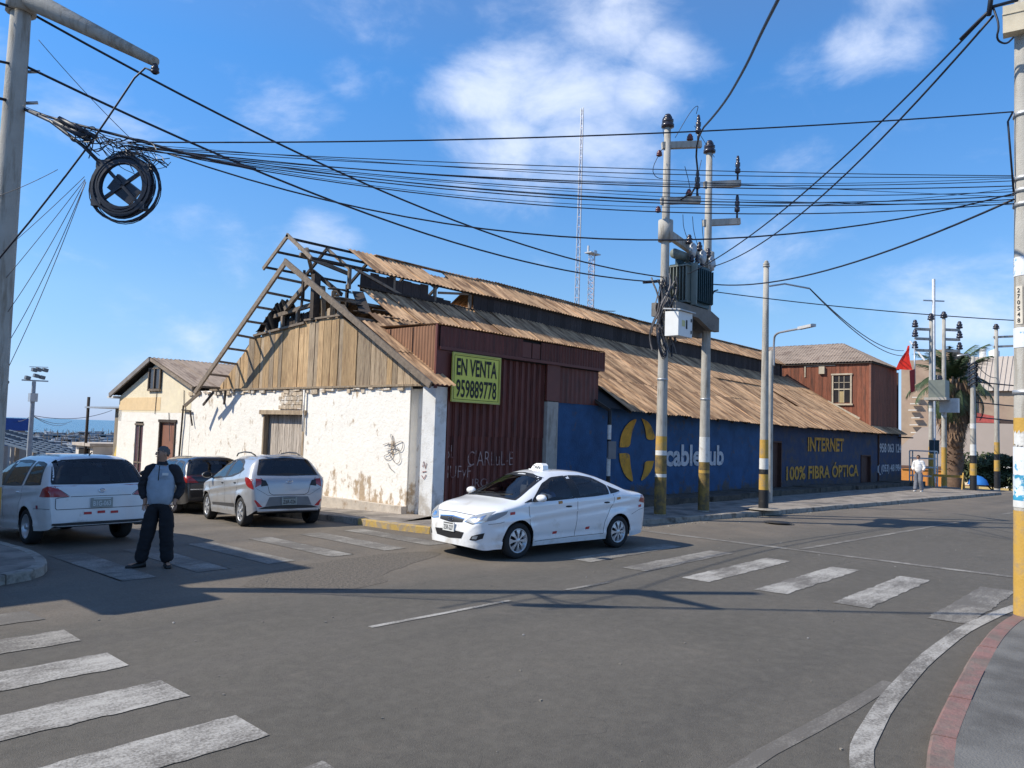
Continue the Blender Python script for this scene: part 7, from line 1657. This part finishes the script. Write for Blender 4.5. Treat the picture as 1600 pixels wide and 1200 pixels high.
# ================================================================== PEOPLE
def skin(verts, edges, radii, name, m, parent=None, sub=2, root=0, cloth=0):
    me = bpy.data.meshes.new(name); me.from_pydata([Vector(v) for v in verts], edges, []); o = bpy.data.objects.new(name, me); COL.objects.link(o)
    sm = o.modifiers.new('s', 'SKIN'); sm.use_smooth_shade = True; sm.branch_smoothing = .6; ss = o.modifiers.new('u', 'SUBSURF'); ss.levels = sub; ss.render_levels = sub
    for i, r in enumerate(radii):
        rr = (r, r) if not isinstance(r, tuple) else r
        me.skin_vertices[0].data[i].radius = rr; me.skin_vertices[0].data[i].use_root = (i == root)
    dg = bpy.context.evaluated_depsgraph_get(); me2 = bpy.data.meshes.new_from_object(o.evaluated_get(dg)); bpy.data.objects.remove(o); me2.name = name
    me2.materials.clear(); me2.materials.append(m)
    if cloth:
        me2.update(); N3 = [v.normal.copy() for v in me2.vertices]
        for v, n_ in zip(me2.vertices, N3):
            c = v.co; v.co = c+n_*(cloth*(noise.noise(Vector((c.x*11, c.y*11, c.z*19)))+.8*abs(noise.noise(Vector((c.x*7+3, c.y*7, c.z*26))))))
    for p in me2.polygons: p.use_smooth = True
    o2 = bpy.data.objects.new(name, me2); COL.objects.link(o2)
    if parent: o2.parent = parent
    return o2
M['skin'] = mat('skin_tone', (.36, .20, .13), .55, var=.06)
def person(label, loc, rz, H, J, top_m, leg_m, shoe_m, hair_m, sleeve_m=None, head_turn=0, hat=None, cat='person', glasses=False, group=None):
    """J gives knees, ankles, elbows, wrists for left(+x)/right(-x). figure faces -y, 1.72 m high"""
    t = thing('person', label, cat, loc, rz, group); s = H/1.72; t.scale = (s,)*3
    hip = Vector((0, 0, .93)); V = []; E = []; R = []
    def add(p, r, par=None): V.append(Vector(p)); R.append(r); i = len(V)-1; (E.append((par, i)) if par is not None else None); return i
    b0 = add(J.get('pelvis', (0, 0, .96)), (.12, .09)); b1 = add((0, -.01, 1.12), (.12, .09), b0); b2 = add((0, 0, 1.30), (.14, .095), b1); b3 = add((0, .01, 1.40), (.085, .06), b2); nk = add((0, .0, 1.50), .052, b3)
    h1 = add((0, -.012, 1.56), (.066, .078), nk); h2 = add((0, -.01, 1.635), (.074, .092), h1); h3 = add((0, .0, 1.69), (.05, .065), h2)
    limbs = {}
    for sd, k in ((1, 'L'), (-1, 'R')):
        sh = add((.165*sd, .01, 1.38), .045, b3); el = add(J['el'+k], .043, sh); wr = add(J['wr'+k], .03, el); pa = add(J['ha'+k], (.038, .022), wr)
        hp_ = add((.095*sd, 0, .90), .088, b0); kn = add(J['kn'+k], .056, hp_); an = add(J['an'+k], .038, kn)
        hl = add(Vector(J['an'+k])+Vector((0, .02, -.045)), .036, an); to = add(Vector(J['an'+k])+Vector(J.get('toe'+k, (0, -.15, -.055))), (.04, .025), hl)
        limbs[k] = (sh, el, wr, hp_, kn, an)
        # fingers
    body = skin(V, E, R, 'body', M['skin'], t, 2)
    for k, sd in (('L', 1), ('R', -1)):
        wr = Vector(J['wr'+k]); ha = Vector(J['ha'+k]); d = (ha-wr).normalized(); sdv = d.cross(Vector((0, 1, 0)))
        if sdv.length < .1: sdv = d.cross(Vector((1, 0, 0)))
        sdv.normalize(); b = MB()
        for f, (o_, L) in enumerate(((-.026, .062), (-.009, .072), (.009, .068), (.025, .054))):
            a = ha+sdv*o_; m_ = a+d*L*.55+Vector((0, -.004, 0)); e_ = a+d*L+Vector((0, -.012, 0)); b.tube([a-d*.02, a, m_, e_], [.009, .009, .008, .006], 6)
        a = ha-sdv*.03*sd-d*.02; b.tube([a, a+(d*.6-sdv*sd*.5)*.045+Vector((0, -.01, 0)), a+d*.055-sdv*sd*.03+Vector((0, -.014, 0))], [.011, .01, .007], 6)
        b.build('fingers', M['skin'], None).parent = t
    def sub(b, nm, m): o = b.build(nm, m); o.parent = t; return o
    # clothing: jacket body, sleeves, trousers, shoes
    v = [(0, 0, .82), (0, -.01, 1.10), (0, 0, 1.28), (0, .008, 1.41), (0, .005, 1.475)]; g_ = J.get('girth', 1.0)
    tor = skin(v, [(0, 1), (1, 2), (2, 3), (3, 4)], [(.178*g_, .135*g_), (.175*g_, .145*g_), (.182*g_, .14), (.14, .10), (.075, .075)], 'jacket_front' if sleeve_m else 'shirt', top_m, t, 3, 0, .014)
    for sd, k in ((1, 'L'), (-1, 'R')):
        a = Vector((.06*sd, .01, 1.425)); sh = Vector((.172*sd, .012, 1.395)); el = Vector(J['el'+k]); wr = Vector(J['wr'+k])
        skin([a, sh, sh.lerp(el, .5)+Vector((0, .004, 0)), el, el.lerp(wr, .5), wr.lerp(el, .06)], [(i, i+1) for i in range(5)], [.07, .09, .074, .066, .06, .05], 'sleeve', sleeve_m or top_m, t, 3, 0, .014)
    V = []; E = []; R = []
    p = add((0, .0, 1.04), (.17*g_, .135*g_)); p1 = add((0, 0, .93), (.19*g_, .155*g_), p)
    for sd, k in ((1, 'L'), (-1, 'R')):
        kn = Vector(J['kn'+k]); an = Vector(J['an'+k]); hp_ = Vector((.095*sd, 0, .86)); a = add(hp_, .13, p1); m_ = add(hp_.lerp(kn, .5), .118, a); c = add(kn, .102, m_); d = add(kn.lerp(an, .5), .096, c); e_ = add(an+Vector((0, .0, -.03)), .092, d)
    skin(V, E, R, 'trousers', leg_m, t, 3, 0, .010)
    for k in 'LR':
        an = Vector(J['an'+k]); tv = Vector(J.get('toe'+k, (0, -.15, -.055))); tv.z = 0; tv.normalize(); b = MB(); g0 = an.z-.085
        vs = []; prof = [(-.075, .035, .075), (-.03, .042, .085), (.04, .045, .065), (.11, .05, .05), (.165, .042, .042), (.195, .02, .028)]; sv = Vector((-tv.y, tv.x, 0))
        for (xx, w_, h_) in prof:
            c = Vector((an.x, an.y, g0))+tv*xx
            for (a_, h2_) in ((-1, 0), (-1, .5), (-.55, 1), (.55, 1), (1, .5), (1, 0)): vs.append(c+sv*w_*a_+Vector((0, 0, h_*h2_)))
        n = 6; b.add(vs, [(i*n+j, i*n+(j+1) % n, (i+1)*n+(j+1) % n, (i+1)*n+j) for i in range(len(prof)-1) for j in range(n)]+[tuple(range(n))[::-1], tuple((len(prof)-1)*n+j for j in range(n))], 0, True); sub(b, 'shoe', shoe_m)
    # face and hair
    hd = bpy.data.objects.new('face', None); COL.objects.link(hd); hd.parent = t; hd.location = (0, -.01, 1.62); hd.rotation_euler = (0, 0, head_turn)
    def fs(b, nm, m): o = b.build(nm, m); o.parent = hd; return o
    b = MB(); b.tube([(0, -.083, .012), (0, -.104, -.014), (0, -.09, -.022)], [.008, .014, .012], 6); fs(b, 'nose', M['skin'])
    b = MB(); b.ell((.075, .005, -.01), (.012, .022, .032), 8, 6); fs(b, 'ear', M['skin']); b = MB(); b.ell((-.075, .005, -.01), (.012, .022, .032), 8, 6); fs(b, 'ear', M['skin'])
    for x in (.03, -.03): b = MB(); b.ell((x, -.083, .012), (.014, .008, .007), 8, 6); fs(b, 'eye', M['ink'])
    b = MB(); b.ell((0, -.088, -.048), (.025, .008, .006), 8, 4); fs(b, 'mouth', mat('lips', (.18, .06, .05), .6))
    b = MB(); N_ = 18; vs = []; rows_ = 8
    for i in range(rows_+1):
        for j in range(N_):
            a = 2*math.pi*j/N_; lim = 1.75+.60*math.sin(a)
            th = lim*i/rows_; r_ = .006*math.sin(j*5+i*3); vs.append(((.077+r_)*math.sin(th)*math.cos(a), (.092+r_)*math.sin(th)*math.sin(a)+.010, .012+(.09+r_)*math.cos(th)))
    b.add(vs, [(i*N_+j, (i+1)*N_+j, (i+1)*N_+(j+1) % N_, i*N_+(j+1) % N_) for i in range(rows_) for j in range(N_)], 0, True)
    fs(b, 'hair', hair_m)
    if hat: b = MB(); b.lathe((0, 0, .045), [(.17, -.01), (.10, .0), (.09, .07), (.04, .09), (0, .09)], 18); fs(b, 'hat', hat)
    if glasses:
        b = MB(); b.beam((-.065, -.09, .014), (.065, -.09, .014), .01, .028); b.beam((.07, -.085, .014), (.08, 0, .01), .006, .008); b.beam((-.07, -.085, .014), (-.08, 0, .01), .006, .008); fs(b, 'glasses', M['blk_plastic'])
    # collar
    b = MB(); b.lathe((0, .004, 1.455), [(.085, 0), (.068, .03), (.064, .055), (.058, .05)], 16); sub(b, 'collar', sleeve_m or top_m)
    return t
jk = mat('jacket_grey_blue', (.27, .33, .40), .7, var=.12, scale=9, bump=.5, bscale=10); dk = mat('dark_sleeve', (.016, .017, .022), .8, var=.2, scale=8, bump=.4, bscale=12); tr = mat('black_trousers', (.009, .010, .014), .85, var=.2, scale=7, bump=.5, bscale=9)
Jm = dict(elL=(.27, .05, 1.13), wrL=(.20, -.02, .94), haL=(.20, -.03, .87), elR=(-.27, .05, 1.13), wrR=(-.20, -.01, .94), haR=(-.20, -.02, .87), knL=(.11, -.03, .50), anL=(.13, .03, .09), knR=(-.13, -.05, .50), anR=(-.22, -.02, .09), toeL=(.06, -.15, -.05), toeR=(-.13, -.10, -.05), girth=1.12)
mang = math.atan2(-11.15, -5.06)+math.pi/2
PM = person('man in a grey and black jacket and black trousers standing behind the white wagon', (5.08, 11.12, 0), mang-.25, 1.70, Jm, jk, tr, mat('black_shoe', (.012, .012, .012), .5), mat('grey_hair', (.10, .09, .085), .8), dk, head_turn=-.9)
b = MB(); b.bx(-.010, .010, -.20, -.19, 1.24, 1.43) if False else b.tube([(0, -.150, 1.45), (0, -.158, 1.36), (0, -.172, 1.24)], .008, 4); o = b.build('zip', M['ink']); o.parent = PM
b = MB(); b.box((.085, -.157, 1.33), (.08, .012, .035)); o = b.build('chest_badge', M['plate_w']); o.parent = PM
J2 = dict(elL=(.26, .02, 1.15), wrL=(.24, -.12, .98), haL=(.23, -.17, .94), elR=(-.26, .04, 1.13), wrR=(-.2, -.10, 1.0), haR=(-.16, -.15, .98), knL=(.12, -.10, .50), anL=(.13, .08, .09), knR=(-.10, .0, .50), anR=(-.12, -.08, .09))
wh = mat('white_shirt', (.68, .67, .66), .8, var=.1); gy = mat('grey_trousers', (.16, .17, .20), .85, var=.1)
ang2 = math.atan2(-9.9, -38.8)+math.pi/2
person('person in white shirt and grey trousers walking on the far pavement by the blue wall', (39.2, 9.95, gz(39.2, 9.95)+.13), ang2-.3, 1.66, J2, wh, gy, M['paper'], M['ink'])
br = mat('brown_jacket', (.09, .055, .035), .85, var=.15); q = on_g(14, 800, -.6)
person('person in a brown jacket at the left edge beyond the white wagon', (4.75, 22.5, gz(4.75, 22.5)+0), 3.6, 1.68, J2, br, tr, M['ink'], mat('brown_hair', (.05, .03, .02), .8))
person('person in a pale straw hat beyond the white wagon roof', (5.7, 25.0, gz(5.7, 25.0)), .3, 1.6, J2, mat('pale_top', (.45, .42, .38), .8), tr, M['ink'], M['ink'], hat=mat('straw_hat', (.55, .46, .30), .9))
person('person in a white cap near the floodlight mast', (7.4, 31, gz(7.4, 31)), .1, 1.75, J2, mat('dark_top', (.08, .09, .12), .8), tr, M['ink'], M['ink'], hat=mat('white_cap', (.7, .7, .7), .9))
person('driver at the wheel of the white taxi', (0, 0, 0), 0, 1.5, dict(J2, wrL=(.18, -.42, 1.12), haL=(.16, -.47, 1.14), elL=(.26, -.16, 1.08), wrR=(-.1, -.42, 1.12), haR=(-.08, -.47, 1.14), elR=(-.24, -.15, 1.08), knL=(.14, -.42, .86), anL=(.14, -.55, .50), knR=(-.1, -.42, .86), anR=(-.1, -.55, .50)), mat('driver_shirt', (.10, .14, .24), .8), tr, M['ink'], M['ink'])
drv = [o for o in COL.objects if o.get('label', '').startswith('driver')][0]
lx, ly = .22, .36
ca_, sa_ = math.cos(TX.rotation_euler[2]), math.sin(TX.rotation_euler[2])
drv.location = (TX.location.x+.965*(lx*ca_-ly*sa_), TX.location.y+.965*(lx*sa_+ly*ca_), -.24); drv.rotation_euler = (0, 0, TX.rotation_euler[2]+math.pi/2)
# ================================================================== HARBOUR
# floodlight mast
q = at(44, 740, 58); mx_, my_ = on_y(46, 700, 52).x, 52.; g0 = gz(mx_, my_)
FM = thing('floodlight_mast', 'tall grey mast with cluster of floodlights standing above the harbour sheds', 'mast', (mx_, my_, g0)); zt = zat(mx_, my_, 596)
b = MB(); b.lathe((mx_, my_, 0), [(.17, g0-.3), (.11, zt)], 10); b.build('shaft', mat('mast_grey', (.30, .32, .34), .7), FM)
b = MB(); b.beam((mx_-.6, my_+.2, zt+.05), (mx_+.7, my_-.2, zt+.05), .08, .08); b.bx(mx_-.2, mx_+.2, my_-.2, my_+.2, zt-1.2, zt-.7); b.build('crossbar', M['steel'], FM)
for (dx, dz) in ((-.7, .25), (.1, .45), (.7, .35), (.3, .95), (.95, .95), (-.1, .9)): b = MB(); b.box((mx_+dx*.55, my_-.1, zt+dz*.75), (.28, .2, .2), rz=.2, ry=.2); b.build('floodlight', mat('floodlight', (.14, .15, .16), .4), FM)
b = MB(); b.beam((mx_-.3, my_, zt+.85), (mx_+.7, my_, zt+.9), .04, .04); b.build('guard_rail', M['steel'], FM)
for (x2, y2, d2) in ((175, 641, 60), (112, 658, 90), (104, 662, 90), (20, 652, 90)): cable('thin guy wire running down from the floodlight mast', sag_pts((mx_, my_, zt-2), at(x2, y2, d2), .4), .02, M['cable_l'], 'guy wires of the floodlight mast')
M['shed_w'] = mat('shed_white', (.38, .38, .38), .85, var=.12, world=True); M['lath'] = mat('blue_lath', (.07, .10, .14), .7, var=.2)
def shed(lbl, pxs, ytop, yeave, ybot, Y, n, name='market_shed', wall=True):
    a = on_y(pxs[0], yeave, Y); c = on_y(pxs[1], yeave, Y); t = thing(name, lbl, 'shed', ((a.x+c.x)/2, Y, gz(a.x, Y))); zt = on_y(pxs[0], ytop, Y+10).z
    for i in range(n):       # slats of the open roof
        f = i/(n-1); z = a.z+(zt-a.z)*f; b = MB(); b.beam((a.x-.0, Y+10*f, z), (c.x, Y+10*f, z), .25, .10); b.build('roof_slat', M['lath'], t)
    for i in range(6): x = a.x+(c.x-a.x)*i/5; b = MB(); b.beam((x, Y, a.z), (x, Y+10, zt), .15, .12); b.build('rafter', M['lath'], t)
    b = MB(); b.bx(a.x, c.x, Y-.1, Y, a.z-.25, a.z); b.build('eave_beam', mat('blue_beam', (.03, .12, .30), .6), t)
    zb0 = on_y(pxs[0], ybot, Y).z
    for i in range(6): x = a.x+(c.x-a.x)*i/5; b = MB(); b.bx(x-.12, x+.12, Y+.1, Y+.3, zb0-1, a.z-.2); b.build('post', M['wood_old'], t)
    if wall:
        for i in range(5):
            if i in wall: x = a.x+(c.x-a.x)*i/5; b = MB(); b.bx(x+.1, x+(c.x-a.x)/5-.1, Y+1.8, Y+2, zb0-1, a.z-.3); b.build('wall_panel', M['shed_w'], t)
    return t
shed('open slatted blue roofed shed with pale walls at the far left', (-60, 84), 671, 690, 738, 62, 10, wall=(0, 1, 2, 3)); shed('second slatted roof shed lower down beside the white stalls', (78, 150), 690, 712, 738, 50, 10, wall=())
a = on_y(0, 668, 80); c = on_y(41, 654, 80); BB = thing('blue_roof_building', 'white building with flat bright blue roof at the left edge by the sea', 'building', (a.x, 81, -4)); b = MB(); b.bx(a.x-8, c.x, 80, 88, -4, c.z-1.1); b.build('wall', M['shed_w'], BB); b = MB(); b.bx(a.x-8, c.x+.3, 79.7, 88.3, c.z-1.1, c.z); b.build('roof', mat('bright_blue', (.02, .07, .28), .6), BB)
# quay wall and fishing boats
tag(MB().build('unused', M['dark']), kind='structure') if False else None
random.seed(55)
bm_cols = [(.40, .40, .40), (.05, .12, .24), (.18, .09, .06), (.07, .17, .20), (.18, .19, .21), (.03, .035, .05)]
def boat_proto():
    t = thing('fishing_boat', 'wooden fishing boat moored in the harbour', 'boat', (0, 0, 0), 0, 'fishing boats moored in the harbour'); b = MB(); N_ = 12; vs = []
    for i in range(N_+1):
        x = -5+10*i/N_; f = i/N_; w = 1.6*(1-max(0, (f-.55)/.45)**2)*(.75+.25*min(1, f*4)); zs = 1.2+.9*max(0, f-.45)**1.5*2.2
        vs += [(x, -w, zs), (x, -w*.75, .2), (x, 0, -.3), (x, w*.75, .2), (x, w, zs)]
    b.add(vs, [(i*5+j, (i+1)*5+j, (i+1)*5+j+1, i*5+j+1) for i in range(N_) for j in range(4)]+[(0, 1, 2, 3, 4)], 0, True); hull = b.build('hull', M['dark'], t)
    b = MB(); b.poly([(v[0], v[1]*.96, v[2]-.15) for v in vs[0::5]]+[(v[0], v[1]*.96, v[2]-.15) for v in vs[4::5]][::-1]); b.build('deck', mat('boat_deck', (.25, .18, .12), .8), t)
    b = MB(); b.bx(-3.6, -.8, -.95, .95, 1.1, 2.7); b.bx(-3.8, -.6, -1.1, 1.1, 2.7, 2.82); cb = b.build('cabin', mat('boat_cabin', (.26, .29, .33), .6, rand=.3), t)
    b = MB(); b.bx(-.83, -.78, -.7, .7, 1.9, 2.45); b.build('cabin_window', M['dark'], t); b = MB(); b.bx(-3.2, -1.3, -.98, -.94, 1.9, 2.4); b.build('cabin_window', M['dark'], t)
    b = MB(); b.tube([(.6, 0, .8), (.6, 0, 3.9)], .08, 5); b.build('mast', M['wood_old'], t); b = MB(); b.tube([(.62, 0, 1.6), (3.6, 0, 3.0)], .06, 4); b.build('boom', M['wood_old'], t)
    return t, hull
bt, hull0 = boat_proto(); hulls = []
for i, cc_ in enumerate(bm_cols): me = hull0.data.copy(); me.materials.clear(); me.materials.append(mat('hull_paint%d' % i, cc_, .5, var=.1)); hulls.append(me)
desc = ['white', 'blue', 'red-brown', 'teal', 'grey', 'black']
pos = []
for i in range(330):
    Y = random.uniform(165, 380); pxx = random.uniform(15, 182); q = on_y(pxx, 690, Y)
    if all((q.x-p[0])**2+(Y-p[1])**2 > 30 for p in pos): pos.append((q.x, Y))
random.shuffle(pos)
for i, (X, Y) in enumerate(pos):
    o = bt if i == 0 else copy_tree(bt); o.location = (X, Y, -6.9); o.rotation_euler = (0, 0, random.uniform(0, 6.28)); s = random.uniform(.9, 1.35); o.scale = (s, s, s); k = random.randrange(6)
    for ch in o.children:
        if ch.name.startswith('hull'): ch.data = hulls[k]
    near_ = 'nearer' if Y < 235 else 'farther'; side_ = 'left of' if X < 5.2*Y/52 else 'right of'; o['label'] = f'{desc[k]} fishing boat moored {side_} the floodlight mast, in the {near_} half of the fleet'; o['group'] = f'{desc[k]} fishing boats in the {near_} half of the fleet {side_} the mast'
b = MB(); b.bx(-100, 140, 158, 160, -8, -6.2); tag(b.build('quay', M['concrete']), kind='structure')
# lamp arm at the left edge
LA = thing('wall_lamp', 'dark curved lamp arm poking in at the left edge above the cars', 'lamp', (1.3, 16.0, 3)); e_ = at(13, 599, 15); 
b = MB(); b.tube(smooth_pts([(1.2, e_.y+1, e_.z-.4), (2.4, e_.y+.6, e_.z+.2), e_+Vector((-.5, .2, .15)), e_], 2), .05, 6); b.build('arm', M['pole_blk'], LA); b = MB(); b.beam(e_+Vector((-.4, .1, .14)), e_+Vector((.0, .0, -.02)), .16, .1); b.build('lamp_head', M['pole_blk'], LA)
